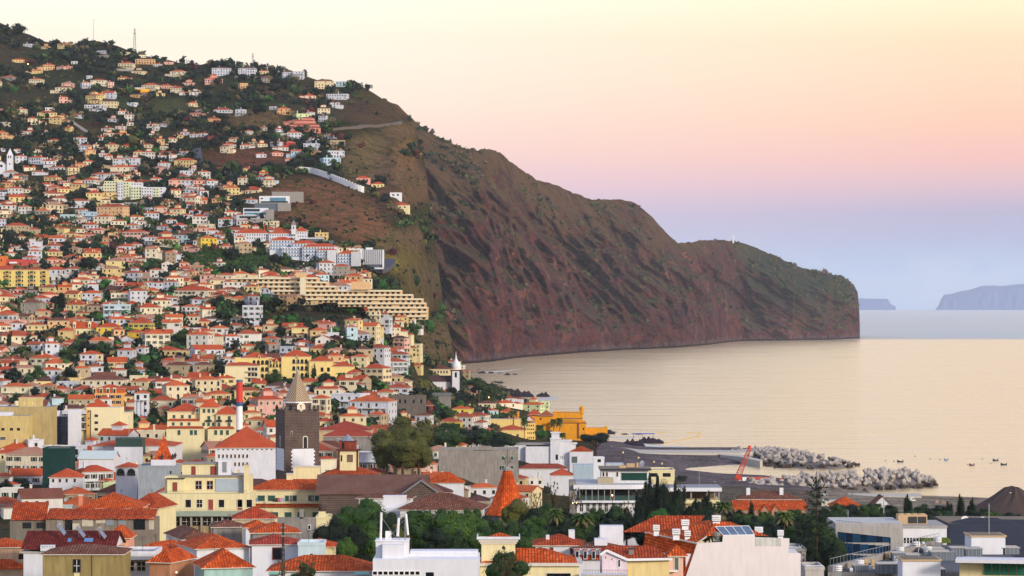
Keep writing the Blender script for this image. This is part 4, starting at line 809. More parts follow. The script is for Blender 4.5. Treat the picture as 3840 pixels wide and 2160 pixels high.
# --- ruined row
t = B('derelict_row', 'long derelict row with sagging orange roof and boarded grey openings', 'building', 31, 582, 560)
t.box('wall', 170, 580, 1946, None, .6, 8, wall_mat('8c8276', .9)); t.box('side_wall', 32, 168, 1953, None, 1.5, 9, wall_mat('7e786e', .9))
mb = MB()
for k in range(14):
    a, b_ = t.x(170+k*29.3), t.x(170+(k+1)*29.3); s0, s1 = .09*math.sin(k*1.7), .09*math.sin((k+1)*1.7)
    mb.roofface([(a, 0, t.z(1947)+s0), (b_, 0, t.z(1947)+s1), (b_, 5, t.z(1913)+s1), (a, 5, t.z(1913)+s0)], TILEN2)
t.part('roof', mb); mb = MB(); mb.roofface([(t.x(36), 1, t.z(1952)), (t.x(171), 1, t.z(1952)), (t.x(163), 6.5, t.z(1891)), (t.x(31), 6.5, t.z(1891))], TILEN2); t.part('side_roof', mb)
PAL = plain('weathered_board', 'b8b2a0', .9, 0, .1, .3)
for x, y, w, h, m in ((665, 905, 70, 100, GLASSD), (845, 900, 110, 70, PAL), (975, 900, 100, 40, PAL), (1060, 900, 80, 60, plain('blue_grey_board', '7d8590', .9)), (1180, 905, 70, 55, plain('blue_grey_board', '7d8590', .9)), (1350, 900, 110, 100, GLASSD), (725, 940, 80, 60, PAL), (1465, 890, 50, 110, PAL), (575, 905, 60, 80, GREY)):
    u, v = c(x, y); t.box('opening', u-w/5.2, u+w/5.2, v, v+h/2.588, .45, .65, m)
for x in (250, 385): u, v = c(x, 935); t.box('opening', u-16, u+16, v, v+22, 1.4, 1.6, GLASSD)
# --- big orange hip with pink wall, and neighbours
def d_near(d): return d < 1000
def simple(name, label, cat, u0, u1, ve, d, D, rise, wall, tile, yaw=0, wins=(), wv=12, ww=8, wh=16, style='g', chim=(), o=.45, mull=False, group=None, shut=GREEN, gable=None):
    t = B(name, label, cat, u0, u1, d, yaw, group); t.box('wall', u0, u1, ve, None, 0, D, wall)
    if gable: mb = MB(); mb.gable(t.x(u0), t.x(u1), 0, D, t.z(ve), rise, tile, wall, gable, o); t.part('roof', mb)
    elif rise: t.hip(u0, u1, ve, 0, D, rise, tile, o)
    else:
        mb = MB(); a, b_, zt = t.x(u0), t.x(u1), t.z(ve)
        for q in ((a-.1, b_+.1, -.1, .2), (a-.1, b_+.1, D-.2, D+.1), (a-.1, a+.2, .2, D-.2), (b_-.2, b_+.1, .2, D-.2)): mb.box(*q, zt, zt+.5, wall)
        mb.box(a+.2, b_-.2, .2, D-.2, zt+.01, zt+.1, tile); t.part('roof', mb)
    for u in wins: t.win(u, ve+wv, ww, wh, style=style, mull=mull, shut=shut)
    if d_near(t.d) and rise is not None:
        ra = random.Random(u0); ax = t.x(u0+(u1-u0)*ra.uniform(.25, .75)); ay = D*ra.uniform(.3, .6); az = t.z(ve); hh = rise*.7+ra.uniform(1.2, 2.6); mb = MB(); mb.bar((ax, ay, az), (ax, ay, az+hh), .035, DARK, 4)
        for q in range(4): mb.bar((ax-.45+.06*q, ay, az+hh-.15*q), (ax+.45-.06*q, ay, az+hh-.15*q), .02, DARK, 3)
        t.part('aerial', mb)
    for u, v, w in chim: mb = MB(); mb.box(t.x(u-w/2), t.x(u+w/2), D*.4, D*.4+.9, t.z(ve)-.1, t.z(v), wall); mb.box(t.x(u-w/2)-.1, t.x(u+w/2)+.1, D*.4-.1, D*.4+1, t.z(v), t.z(v)+.2, FRAME); t.part('chimney', mb)
    return t
simple('tiled_hall', 'large bright orange hipped roof on low pink walls behind the derelict row', 'building', 292, 524, 1906, 620, 14, 3.0, wall_mat('d88a70', .2), TILEN, 0, chim=((287, 1866, 14),))
simple('skylight_house', 'low orange roofed house with five slit skylights', 'house', 480, 596, 1905, 640, 12, 3.0, CREAM, TILEN2, -12)
t = simple('weathered_ochre_house', 'stained olive brown house with one barred window under a brown hipped roof', 'house', 160, 458, 2078, 400, 9, 1.05, wall_mat('9c8c5c', 1.0), TILEB, 0, o=.35)
t.win(288, 2100, 24, 44, frame=DARK, mull=True); t.win(288, 2150, 16, 20, style='s', frame=CREAM, shut=CREAM)
mb = MB(); mb.bar((t.x(344), -.06, -3), (t.x(344), -.06, t.z(2080)), .05, DARK); t.part('drainpipe', mb)
t = simple('solar_roof_house', 'white house with dark red tiles, slim chimney and solar heaters', 'house', 88, 424, 2068, 425, 10, 0.01, WH, FLAT, 0)
mb = MB(); mb.gable(t.x(90), t.x(424), 0, 11, t.z(2056), 2.0, tile_mat('7c2c22', True), WH, 'x'); t.part('ridge_roof', mb)
for x, y in ((545, 985), (735, 1010), (940, 1020)):
    u, v = c(x, y); mb = MB(); a = Vector((t.x(u), 3.0, t.z(v))); b_ = Vector((t.x(u+26), 2.0, t.z(v+26)))
    mb.obox((a+b_)/2, (b_-a)/2, Vector((.1, .35, .15)), Vector((.02, 0, .04)), METAL); mb.bar(a+Vector((-.1, -.5, .2)), a+Vector((-.1, .8, .2)), .28, METAL, 10); mb.bar(a, a-Vector((0, 0, 1.2)), .04, METAL); t.part('solar_heater', mb)
for x, w in ((655, 40), (838, 85)): u, v = c(x, 1098); mb = MB(); mb.obox(Vector((t.x(u), 2.2, t.z(v+8))), Vector((w/5.2*t.k, 0, 0)), Vector((0, .5, .28)), Vector((0, -.05, .08)), glass_mat('5b86b4')); t.part('skylight', mb)
mb = MB(); mb.box(t.x(155), t.x(207), -.9, .2, t.z(2065), t.z(2043), WH)
for k in range(5): mb.box(t.x(162+k*9), t.x(165+k*9), -.96, -.9, t.z(2050), t.z(2047), DARK)
t.part('chimney', mb)
t = simple('beige_corner_house', 'beige house with small orange hip and projecting lower roof at the edge', 'house', -60, 84, 2052, 440, 9, 1.0, wall_mat('cdb294', .3), TILEN, 8, (78,), 26, 20, 20, 'm')
mb = MB(); mb.hip(t.x(-60), t.x(88), -4, -.1, t.z(2122), 1.2, TILEN, .3); mb.box(t.x(-56), t.x(82), -3.6, -.1, -3, t.z(2123), wall_mat('cdb294', .3)); t.part('porch', mb)
t = simple('terrace_conservatory_house', 'white house with glazed sunroom, satellite dish and lean-to roof', 'house', 462, 580, 2080, 415, 8, 0, WH, FLAT, 0, (488, 530), 26, 30, 34, 'g', mull=True)
mb = MB(); mb.roofface([(t.x(470), -1.5, t.z(2096)), (t.x(580), -1.5, t.z(2096)), (t.x(570), 2, t.z(2072)), (t.x(470), 2, t.z(2072))], GREY); t.part('lean_to_roof', mb)
mb = MB(); mb.lathe(t.x(446), -.5, [(.05, t.z(2052)), (.75, t.z(2050)), (.8, t.z(2049))], 14, WHITE); ob = t.part('satellite_dish', mb); ob.rotation_euler.x = R(0)
simple('pavilion_roof_house', 'small pink house with pointed bright orange pyramid roof', 'house', 400, 482, 2018, 470, 7, 1.9, wall_mat('e0a58c', .2), TILEN, 0)
simple('narrow_alley_house', 'row house with orange tiles stepping down beside the narrow lane', 'house', 486, 600, 2072, 460, 12, 1.4, wall_mat('c9a184', .4), TILEN, -20)
simple('lane_corner_house', 'old brown tiled house at the mouth of the narrow lane', 'house', 596, 680, 2062, 520, 12, 1.5, GRW, TILEB, -30)
simple('low_lane_house', 'low orange tiled house end at the lane with a glowing lamp', 'house', 560, 640, 2108, 405, 8, 1.6, wall_mat('c08a68', .4), TILEN, -18)
simple('white_lane_house', 'white house with large orange hip and dark shuttered side on the lane', 'house', 742, 930, 2055, 455, 11, 1.9, WH, TILEN, 22)
t = simple('brown_tile_lane_house', 'long weathered brown roof running back along the narrow lane', 'house', 690, 800, 2022, 520, 16, 1.7, WH, TILEB, 18)
t = simple('turquoise_house', 'pale turquoise walled house with orange roof and white round chimney', 'house', 768, 946, 2128, 400, 9, 2.3, wall_mat('a8ccc8', .3), TILEN, 14, chim=((846, 2100, 12),))
t = simple('tall_white_house', 'tall white house with one big dark window under a red hip roof', 'house', 945, 1118, 2041, 455, 9, 1.2, WHN, tile_mat('bb4a34', True), 5); t.win(1039, 2055, 32, 41, frame=plain('red_brown_frame', '7c3a2c', .6), style='g')
t = simple('grey_render_house', 'grey cement house with patched orange hip behind the tall white house', 'house', 949, 1120, 1997, 500, 9, 1.5, GRW, TILEN, 8, chim=())
simple('small_hip_house', 'small orange hipped house beside the columned storey of the stepped block', 'house', 880, 1030, 1945, 560, 9, 2.1, wall_mat('c9b9a0', .4), tile_mat('cf5230', True), 6)
simple('low_hip_house', 'low white house with faded orange hip between two grey houses', 'house', 922, 1010, 1978, 535, 6, 1.2, WH, TILEN, 10)
simple('old_brown_hip_house', 'old grey house with worn brown hip roof beside the columned storey', 'house', 800, 908, 1976, 545, 8, 1.1, GRW, TILEB, 8)
t = B('roofless_wall', 'tall grey ruined wall with chimney stubs and one small white framed window', 'wall', 1040, 1190, 560); t.box('wall', 1040, 1186, 1940, None, 0, .7, GRW); t.box('chimney', 1123, 1138, 1910, 1945, 0, .9, GRW); t.win(1160, 1970, 9, 14, frame=WHITE); 
t = simple('pale_stair_house', 'narrow cream building with dark round tank on its tall chimney', 'house', 1186, 1240, 1945, 540, 6, 0, CREAM, FLAT, 0, (1230,), 44, 12, 24); t.box('chimney', 1195, 1220, 1918, 1946, 0, 1.4, CREAM); mb = MB(); mb.lathe(t.x(1208), .7, [(.7, t.z(1918)), (.75, t.z(1900)), (.55, t.z(1892)), (.1, t.z(1889))], 12, plain('rusty_metal', '4a3c34', .7, .3)); t.part('tank', mb)
t = simple('blue_white_annex', 'pale blue rounded annex wall with steel water heater', 'building', 1118, 1212, 2046, 450, 6, 0, wall_mat('c2d6de', .2), WHITE, 0, (1168,), 30, 10, 8, 'm'); mb = MB(); mb.bar((t.x(1195), 2, t.z(2068)), (t.x(1208), 2, t.z(2068)), .5, METAL, 12); mb.bar((t.x(1200), 2, t.z(2085)), (t.x(1200), 2, t.z(2068)), .05, METAL); t.part('water_heater', mb)
simple('orange_annex_house', 'small cream house with orange lean roof beside dark conifers', 'house', 1130, 1250, 2050, 470, 7, 1.1, CREAM, TILEN, 0)
t = simple('long_front_house', 'long low house with bright orange tiled roof and pale green awnings', 'house', 1010, 1404, 2140, 400, 9, 1.8, WHN, TILEN, 0, (), o=.5)
for a, b_ in ((1008, 1075), (1326, 1390)): mb = MB(); mb.roofface([(t.x(a), -1.6, t.z(2150)), (t.x(b_), -1.6, t.z(2150)), (t.x(b_-8), -.1, t.z(2139)), (t.x(a+8), -.1, t.z(2139))], plain('green_awning', '7fae96', .8)); t.part('awning', mb)
# --- white modern block with telecom antennas
t = B('white_modern_block', 'white flat roofed modern block with strip windows and a phone mast room', 'building', 1396, 1796, 390)
t.box('wall', 1398, 1796, 2098, None, 0, 11, WHN, WHITE); t.box('parapet', 1402, 1790, 2088, 2099, 4.5, 4.8, WHN); t.box('rear_wall', 1530, 1790, 2084, 2099, 7.5, 10.8, WHN)
t.box('lift_house', 1405, 1528, 2036, 2099, 3, 7, WHN); t.box('lift_house_front', 1432, 1512, 2046, 2104, 1.6, 3, WHN); t.box('roof_slab', 1403, 1530, 2033, 2037, 2.8, 7.2, WHITE)
for k in range(9): t.win(1400+k*20+6, 2143, 15, 12, style='g', frame=WHITE, shut=BROWN)
t.win(1612, 2146, 30, 20, style='m')
for u0_, v0_, u1_, v1_, w in ((1425, 1930, 1422, 2035, .16), (1518, 1935, 1526, 2015, .16), (1491, 1950, 1486, 2020, .18), (1515, 1950, 1515, 2033, .08), (1493, 1942, 1493, 2033, .06)):
    mb = MB(); mb.bar((t.x(u1_), 4, t.z(v1_)), (t.x(u0_), 4, t.z(v0_)), w, METAL if w < .1 else WHITE, 6); t.part('antenna', mb)
for a, b_ in (((1428, 1950), (1480, 2028)), ((1508, 1960), (1452, 2030)), ((1424, 2033), (1424, 1990))): mb = MB(); mb.bar((t.x(a[0]), 4, t.z(a[1])), (t.x(b_[0]), 4.4, t.z(b_[1])), .04, METAL, 4); t.part('brace', mb)
mb = MB(); mb.box(t.x(1440), t.x(1462), 4.4, 5.2, t.z(2036), t.z(2002), WHITE); t.part('equipment_cabinet', mb)
# --- cream block with square tower
t = B('cream_tower_house', 'cream house with moulded cornices, square tower and bright orange roofs', 'house', 1797, 2190, 400)
t.box('wall', 1800, 2172, 2122, None, 0, 10, CREAM); t.box('cornice', 1794, 2186, 2114, 2122, -.5, 10.4, FRAME); t.hip(1806, 2160, 2112, .6, 9, 1.7, TILEN, .2)
t.box('tower', 1805, 1932, 2042, 2114, 1.0, 5.4, CREAM); mb = MB(); a, b_ = t.x(1800), t.x(1938); mb.box(a-.2, b_+.2, .7, 5.7, t.z(2034), t.z(2024), FRAME); mb.box(a, b_, .85, 5.5, t.z(2042), t.z(2034), FRAME); t.part('tower_cornice', mb)
mb = MB(); mb.box(a-.45, b_+.45, .45, .6, t.z(2024), t.z(2014), WH); mb.box(a-.45, a-.3, .6, 5.9, t.z(2024), t.z(2014), WH); mb.box(b_+.3, b_+.45, .6, 5.9, t.z(2024), t.z(2014), WH); t.part('parapet', mb)
t.hip(1826, 1922, 2024, 1.4, 5, .8, TILEN, .1, 'tower_roof'); t.win(2095, 2150, 90, 20, frame=FRAME)
# --- house with mansard dormers
t = B('dormer_house', 'white house with brown red mansard and four tall dormer windows', 'house', 2006, 2330, 480)
t.box('wall', 2008, 2190, 2046, None, 0, 10, WH); t.hip(2006, 2190, 2045, 0, 10, 1.5, TILEN2, .4); t.wins([2027, 2068, 2145], [2052], 14, 26, style='s', shut=plain('maroon_shutter', '5a2e2c', .7))
t.box('side_wall', 2150, 2330, 2052, None, -3, 7, WH); mb = MB(); mb.roofface([(t.x(2140), -3.6, t.z(2092)), (t.x(2270), -3.6, t.z(2092)), (t.x(2262), -2.2, t.z(2052)), (t.x(2148), -2.2, t.z(2052))], TILEN2); mb.hip(t.x(2150), t.x(2330), -2.4, 6, t.z(2052), .9, TILEB, .3); t.part('mansard', mb)
for u in (2163, 2193, 2224, 2253): mb = MB(); mb.box(t.x(u-7), t.x(u+7), -3.7, -1.5, t.z(2090), t.z(2056), WHN); mb.box(t.x(u-5), t.x(u+5), -3.75, -3.7, t.z(2087), t.z(2060), GLASS); mb.box(t.x(u-9), t.x(u+9), -3.9, -1.5, t.z(2056), t.z(2053), TILEN2); t.part('dormer', mb)
for u0_, u1_, v0_, v1_, y in ((2229, 2277, 2020, 2056, -1), (2252, 2340, 1978, 2050, 3), (2048, 2061, 2010, 2045, 2), (2135, 2158, 1999, 2030, 5)): t.box('chimney', u0_, u1_, v0_, v1_, y, y+3 if u1_-u0_ > 20 else y+.8, WHN)
# --- yellow and lilac house with white verge
t = B('yellow_and_pink_house', 'pale yellow house with lilac gable end, white verge and roof terrace', 'house', 2250, 2520, 400, 0)
t.box('wall', 2353, 2510, 2096, None, 0, 10, wall_mat('e3cf94', .2)); LIL = wall_mat('dccbd2', .15)
mb = MB(); mb.box(t.x(2258), t.x(2352), -.6, 10, -3, t.z(2100), LIL); mb.face([(t.x(2258), -.6, t.z(2100)), (t.x(2352), -.6, t.z(2100)), (t.x(2352), -.6, t.z(2094)), (t.x(2272), -.6, t.z(2066)), (t.x(2258), -.6, t.z(2078))], LIL); t.part('gable_wall', mb)
mb = MB(); mb.roofface([(t.x(2352), -.3, t.z(2098)), (t.x(2520), -.3, t.z(2098)), (t.x(2455), 5, t.z(2057)), (t.x(2280), 5, t.z(2057))], TILEN2); mb.roofface([(t.x(2352), -.3, t.z(2098)), (t.x(2280), 5, t.z(2057)), (t.x(2250), 5, t.z(2075))], TILEN2); t.part('roof', mb)
mb = MB(); A_, B_, C_ = Vector((t.x(2250), -.9, t.z(2078))), Vector((t.x(2274), -.9, t.z(2062))), Vector((t.x(2352), -.9, t.z(2097)))
for p_, q_ in ((A_, B_), (B_, C_), (C_, Vector((t.x(2520), -.5, t.z(2095))))): mb.bar(p_, q_, .22, WHITE, 4)
t.part('verge_board', mb); t.win(2321, 2098, 7, 26, y=-.6, frame=WHITE); t.win(2271, 2086, 3, 7, y=-.6, style='m'); t.win(2294, 2092, 3, 7, y=-.6, style='m')
mb = MB(); mb.box(t.x(2360), t.x(2378), 1.5, 2.3, t.z(2090), t.z(2062), GRW); mb.box(t.x(2357), t.x(2381), 1.3, 2.5, t.z(2062), t.z(2058), DARK); t.part('chimney', mb)
t.box('terrace', 2180, 2350, 2146, None, -4, -.7, wall_mat('c9b79a', .3), WHITE); mb = MB()
for k in range(30): xx = t.x(2185)+(t.x(2350)-t.x(2185))*k/29; mb.bar((xx, -3.9, t.z(2146)), (xx, -3.9, t.z(2128)), .018, DARK, 3)
mb.bar((t.x(2185), -3.9, t.z(2128)), (t.x(2350), -3.9, t.z(2128)), .03, DARK, 4); t.part('railing', mb)
# --- great pink gable
c = cr(2400, 1600, 2.588); t = B('pink_gabled_block', 'large block with blank pale pink gable wall, orange mansard and louvred chimneys', 'building', 2400, 3020, 420)
OUT = [(440, 1470), (1560, 1470), (1560, 1230), (1440, 1225), (1450, 1130), (1450, 1085), (1372, 1083), (1118, 1075), (1110, 1052), (806, 1056), (800, 1120), (556, 1132)]
def outline(mb, t, pts, y0, y1, mat):
    P0 = [(t.x(u), y0, t.z(v)) for u, v in pts]; P1 = [(a, y1, e) for a, _, e in P0]; n = len(pts); mb.face(P0, mat); mb.face(P1[::-1], mat)
    for k in range(n): mb.face([P0[k], P1[k], P1[(k+1) % n], P0[(k+1) % n]], mat)
mb = MB(); outline(mb, t, [c(*p_) for p_ in OUT], 0, .5, PINKW); t.part('gable_wall', mb)
t.box('wall', 2572, 3000, 2078, None, .5, 9, PINKW)
mb = MB(); pl = lambda x, y, dep: (t.x(c(x, y)[0])*(1+dep/t.d), dep, t.z(c(x, y)[1]))
mb.roofface([pl(552, 1138, .4), pl(370, 1560, .4), pl(0, 1560, 9), pl(100, 1075, 9)][::-1], TILEN); mb.face([pl(552, 1138, .4), pl(440, 1470, .4), pl(370, 1560, .4)], TILEN)
t.part('mansard', mb)
mb = MB(); mb.roofface([pl(552, 1130, .3), pl(640, 1062, .3), pl(760, 950, 5), pl(700, 945, 8), pl(200, 1058, 9.5), pl(100, 1075, 9.5)][::-1], TILEN); mb.roofface([pl(640, 1062, .3), pl(1250, 1062, .3), pl(900, 950, 5.5), pl(760, 945, 5)], TILEN); mb.roofface([pl(-130, 1075, 9.8), pl(560, 1075, 9.8), pl(700, 930, 14), pl(220, 930, 14)], TILEN2); t.part('roof', mb)
mb = MB(); mb.bar(pl(552, 1134, .2), pl(95, 1078, 9.4), .16, FRAME, 5); mb.bar(pl(552, 1134, .2), pl(650, 1066, .2), .12, FRAME, 5); t.part('ridge_tiles', mb)
for x, y0_, y1_, w in ((175, 980, 1065, 66), (362, 1008, 1095, 78), (472, 1025, 1108, 62), (458, 928, 1005, 78), (764, 885, 965, 84), (1180, 1000, 1048, 80), (1382, 1020, 1085, 60)):
    u, va = c(x, y0_); vb = c(x, y1_)[1]; mb = MB(); dep = 5 if y1_ < 1070 else 3; hw = w/5.176*t.k; cx_ = t.x(u)
    mb.box(cx_-hw*.8, cx_+hw*.8, dep-hw*.8, dep+hw*.8, t.z(vb+8), t.z(va)-.9, WHITE)
    for k in range(3): mb.box(cx_-hw, cx_+hw, dep-hw, dep+hw, t.z(va)-.28*k-.2, t.z(va)-.28*k, WHITE)
    mb.box(cx_-hw*.6, cx_+hw*.6, dep-hw*.6, dep+hw*.6, t.z(va)-.95, t.z(va)-.1, DARK); t.part('chimney', mb)
mb = MB(); q = [pl(745, 985, 3), pl(1070, 978, 3), pl(1112, 1050, .3), pl(808, 1056, .3)]; mb.face(q[::-1], glass_mat('5a6c7c'))
for k in range(5): a_ = Vector(q[0]).lerp(Vector(q[1]), k/4); b2 = Vector(q[3]).lerp(Vector(q[2]), k/4); mb.bar(a_, b2, .06, WHITE, 4)
mb.bar(q[0], q[1], .07, WHITE, 4); mb.bar(q[3], q[2], .07, WHITE, 4); t.part('skylight', mb)
mb = MB(); mb.box(t.x(c(1120, 0)[0]), t.x(c(1370, 0)[0]), -.05, 0, t.z(2047), t.z(2018), wall_mat('cfd2cc', .4)); t.part('repaired_patch', mb)
mb = MB(); u, v = c(750, 1070); mb.box(t.x(u-14), t.x(u+10), .8, 1.8, t.z(v+18), t.z(v-8), METAL); mb.lathe(t.x(u), .9, [(.2, t.z(v+14)), (.6, t.z(v-2)), (.55, t.z(v-14)), (.1, t.z(v-18))], 8, plain('grey_green_cover', '6f7c72', .7)); t.part('air_unit', mb)
u, v = c(355, 1280); t2 = B('pink_side_wing', 'pink side wing with dark balcony door and scalloped tile eaves', 'building', 2508, 2580, 405); t2.box('wall', 2510, 2562, 2086, None, 0, 4, wall_mat('e2b8ac', .15)); t2.win(2537, 2092, 14, 46, style='s', shut=plain('grey_green_shutter', '4a5c58', .6)); t2.hip(2504, 2575, 2084, -.2, 4, 1.4, TILEN, .2); t2.box('balcony', 2508, 2540, 2136, 2142, -1, 0, WHITE)
t = simple('grey_terrace_block', 'plain grey flat block with white railings right behind the pink gable', 'building', 2955, 3022, 2068, 470, 10, 0, wall_mat('b9b6b4', .2), FLATL, 0); mb = MB()
for q in (2058, 2054, 2050): mb.bar((t.x(2955), 0, t.z(q)), (t.x(3020), 0, t.z(q)), .05, WHITE, 4)
t.part('railing', mb)
t = simple('lower_grey_block', 'low grey block with yellow awning wall and white railings', 'building', 3020, 3090, 2138, 430, 8, 0, wall_mat('b5b2b0', .2), FLATL, 0); mb = MB()
for q in (2130, 2126, 2121): mb.bar((t.x(3022), 0, t.z(q)), (t.x(3088), 0, t.z(q)), .05, WHITE, 4)
t.part('railing', mb)
# --- stone and blue glass office
c = cr(3000, 1600, 2.588); t = B('glass_office', 'grey stone office with a big dark blue glass front and flat roof', 'office', 3133, 3386, 500, 0)
SP = wall_mat('a8a6a4', .3); t.root.rotation_euler.z = R(0)
t.box('wall', 3133, 3386, 1962, None, .3, 14, SP, FLATL)
mb = MB(); outline(mb, t, [c(*p_) for p_ in ((345, 935), (1000, 985), (1000, 1330), (880, 1320), (880, 1075), (365, 1020), (365, 1320), (345, 1310))], 0, .6, SP); t.part('stone_front', mb)
mb = MB(); BG = glass_mat('1c4a78', .05)
for i in range(7):
    for j in range(3):
        a, b_ = 3142+i*28.4, 3142+(i+1)*28.4; mb.box(t.x(a)+.04, t.x(b_)-.04, .2, .28, t.z(1993+(j+1)*42)+.03, t.z(1993+j*42+i*2)-.03, glass_mat(['143050', '102840', '1a3c5c', '0e2238'][(i*3+j*5) % 4], .05))
t.part('glazing', mb)
mb = MB()
for k in range(22): a = 3140+k*11.3; mb.bar((t.x(a), 1, t.z(1960+k*1.1)), (t.x(a), 1, t.z(1952+k*1.1)), .03, DARK, 3)
mb.bar((t.x(3140), 1, t.z(1953)), (t.x(3375), 1, t.z(1975)), .04, DARK, 4); t.part('railing', mb)
t.box('side_wing', 3386, 3560, 1985, None, 3, 16, WHN, FLATL); t.box('side_cornice', 3384, 3562, 1976, 1985, 2.8, 16.2, SP); t.wins([3402+k*12 for k in range(14)], [2022], 8, 20, y=3, style='m')
mb = MB(); TN = plain('tan_air_handler', 'b59a76', .7); mb.box(t.x(3386), t.x(3496), 6, 9, t.z(1976), t.z(1940), TN); mb.box(t.x(3424), t.x(3457), 5.9, 6, t.z(1972), t.z(1947), DARK); mb.box(t.x(3461), t.x(3492), 5.9, 6, t.z(1972), t.z(1947), DARK)
for k in range(4): mb.ngon_taper(t.x(3400+k*26), 7.5, t.z(1940), t.z(1937), .5, .5, 10, TN)
t.part('rooftop_air_handler', mb)
t.box('garden_wall', 3066, 3190, 2108, None, -3, 0, wall_mat('8f9294', .8)); 
mb = MB()
for k in range(60): xx = t.x(3462)+(k/59)*(t.x(3560)-t.x(3462)); mb.ngon_taper(xx, 1.5+.5*math.sin(k*2.1), t.z(2038), t.z(2022+3*math.sin(k)), .45, .25, 5, leaf_mat('5a6a2a', '8a8238'))
t.part('roof_planting', mb)
# --- dark navy block with dishes
t = B('navy_block', 'dark navy panelled block with satellite dishes on its roof', 'building', 3560, 3900, 560, 0); NV = plain('navy_panel', '1c2740', .5, 0, .4, .3)
t.box('wall', 3560, 3900, 1964, None, 0, 20, NV, DARK); mb = MB(); outline(mb, t, [(3560, 1964), (3840, 1966), (3900, 1966), (3900, 1952), (3760, 1950), (3745, 1944), (3640, 1944), (3590, 1955)], 2, 2.4, NV); t.part('parapet', mb)
for k in range(9): t.box('panel_joint', 3562, 3898, 1972+k*9, 1973+k*9, -.04, 0, plain('navy_joint', '2c3a58', .4))
def dish(t, x, y, z, r, tilt, turn, mat=WHITE, parent=None):
    mb = MB(); n = 18; ax = Vector((math.sin(turn)*math.cos(tilt), -math.cos(turn)*math.cos(tilt), math.sin(tilt))); u_ = ax.orthogonal().normalized(); w_ = ax.cross(u_); c0 = Vector((x, y, z)); rings = []
    for rr, dp in ((.02, -.22), (.5, -.16), (.85, -.04), (1, 0)): rings.append([c0+ax*dp*r+(u_*math.cos(2*math.pi*k/n)+w_*math.sin(2*math.pi*k/n))*r*rr for k in range(n)])
    for a, b_ in zip(rings, rings[1:]):
        for k in range(n): mb.face([a[k], a[(k+1) % n], b_[(k+1) % n], b_[k]], mat)
    for k in (0, 6, 12): mb.bar(rings[-1][k], c0+ax*r*.8, .02*r+.01, METAL, 3)
    mb.ngon_taper(c0.x+ax.x*r*.8, c0.y+ax.y*r*.8, c0.z+ax.z*r*.8-.1, c0.z+ax.z*r*.8+.1, .1*r+.03, .1*r+.03, 6, METAL); mb.bar(c0-ax*r*.2, c0-ax*r*.2-Vector((0, 0, r*1.2)), .06, METAL); t.part('satellite_dish', mb)
dish(t, t.x(3630), 3, t.z(1956), .9, .35, .15); dish(t, t.x(3695), 3, t.z(1958), .85, .35, .15); dish(t, t.x(3758), 3, t.z(1961), .85, .5, 1.2)
# --- flat service roof at the right corner
t = B('service_roof_building', 'grey flat roofed building crowded with ducts and air units', 'building', 3050, 3850, 330, 0, z0=G(3500, 330)); zr = t.z(2128)
RG = plain('grey_roof_membrane', '54585e', .85, 0, .2, .3); mb = MB(); pts = [(X(3095, 375), 45-30), (X(3095, 370)-2, 15), (X(3560, 372)-X(3450, 330), 42), ]
mb.prism([(t.x(3083), -6), (t.x(3880), -6), (t.x(3880), 31), (t.x(3478)+5.5, 31)], -3, zr, wall_mat('9a9690', .4), RG); t.part('wall', mb)
mb = MB(); a_, b_ = Vector((t.x(3083)+.3, -5.7, zr)), Vector((t.x(3478)+5.8, 30.7, zr)); mb.obox((a_+b_)/2+Vector((0, 0, .35)), (b_-a_)/2, Vector((.25, -.2, 0)), Vector((0, 0, .35)), GREY); t.part('parapet', mb)
mb = MB()
for k in range(36): p_ = a_.lerp(b_, k/35); mb.bar(p_+Vector((0, 0, .7)), p_+Vector((0, 0, 1.5)), .03, METAL, 3)
mb.bar(a_+Vector((0, 0, 1.5)), b_+Vector((0, 0, 1.5)), .04, METAL, 4); t.part('railing', mb)
def onroof(u, v):
    """point of the roof plane seen at (u, v)"""
    dd = (H-(zr+t.z0))*F/(v-V0); return X(u, dd)-t.root.location.x, dd-t.d
for (x, y, w, h, dp, m, nm) in ((1180, 1480, 370, 175, 4, WHN, 'lift_house'), (1828, 1240, 330, 170, 5, WHN, 'lift_house')):
    u, v = c(x, y); X_, Y_ = onroof(u, min(v, 2159) if v < 2160 else v); k_ = (Y_+t.d)/F; hw = w/2.588*k_/2; hh = h/2.588*k_
    mb = MB(); mb.box(X_-hw, X_+hw, Y_, Y_+dp, zr, zr+hh, m); t.part(nm, mb); mb = MB(); mb.box(X_-hw-.15, X_+hw+.15, Y_-.15, Y_+dp+.15, zr+hh, zr+hh+.18, TN); mb.box(X_-hw+.1, X_+hw-.1, Y_+.1, Y_+dp-.1, zr+hh+.18, zr+hh+.21, DARK); t.part('roof_slab', mb)
for x, y in ((585, 1395), (975, 1265), (1130, 1210), (1245, 1260), (1340, 1165), (370, 1450), (958, 1360)):
    X_, Y_ = onroof(*c(x, y)); mb = MB(); mb.box(X_-.35, X_+.35, Y_, Y_+.7, zr, zr+.5, METAL)
    for k in range(3): mb.ngon_taper(X_, Y_+.35, zr+.55+k*.22, zr+.7+k*.22, .5, .5, 12, WHITE)
    mb.ngon_taper(X_, Y_+.35, zr+.5, zr+1.2, .28, .28, 8, METAL); t.part('roof_vent', mb)
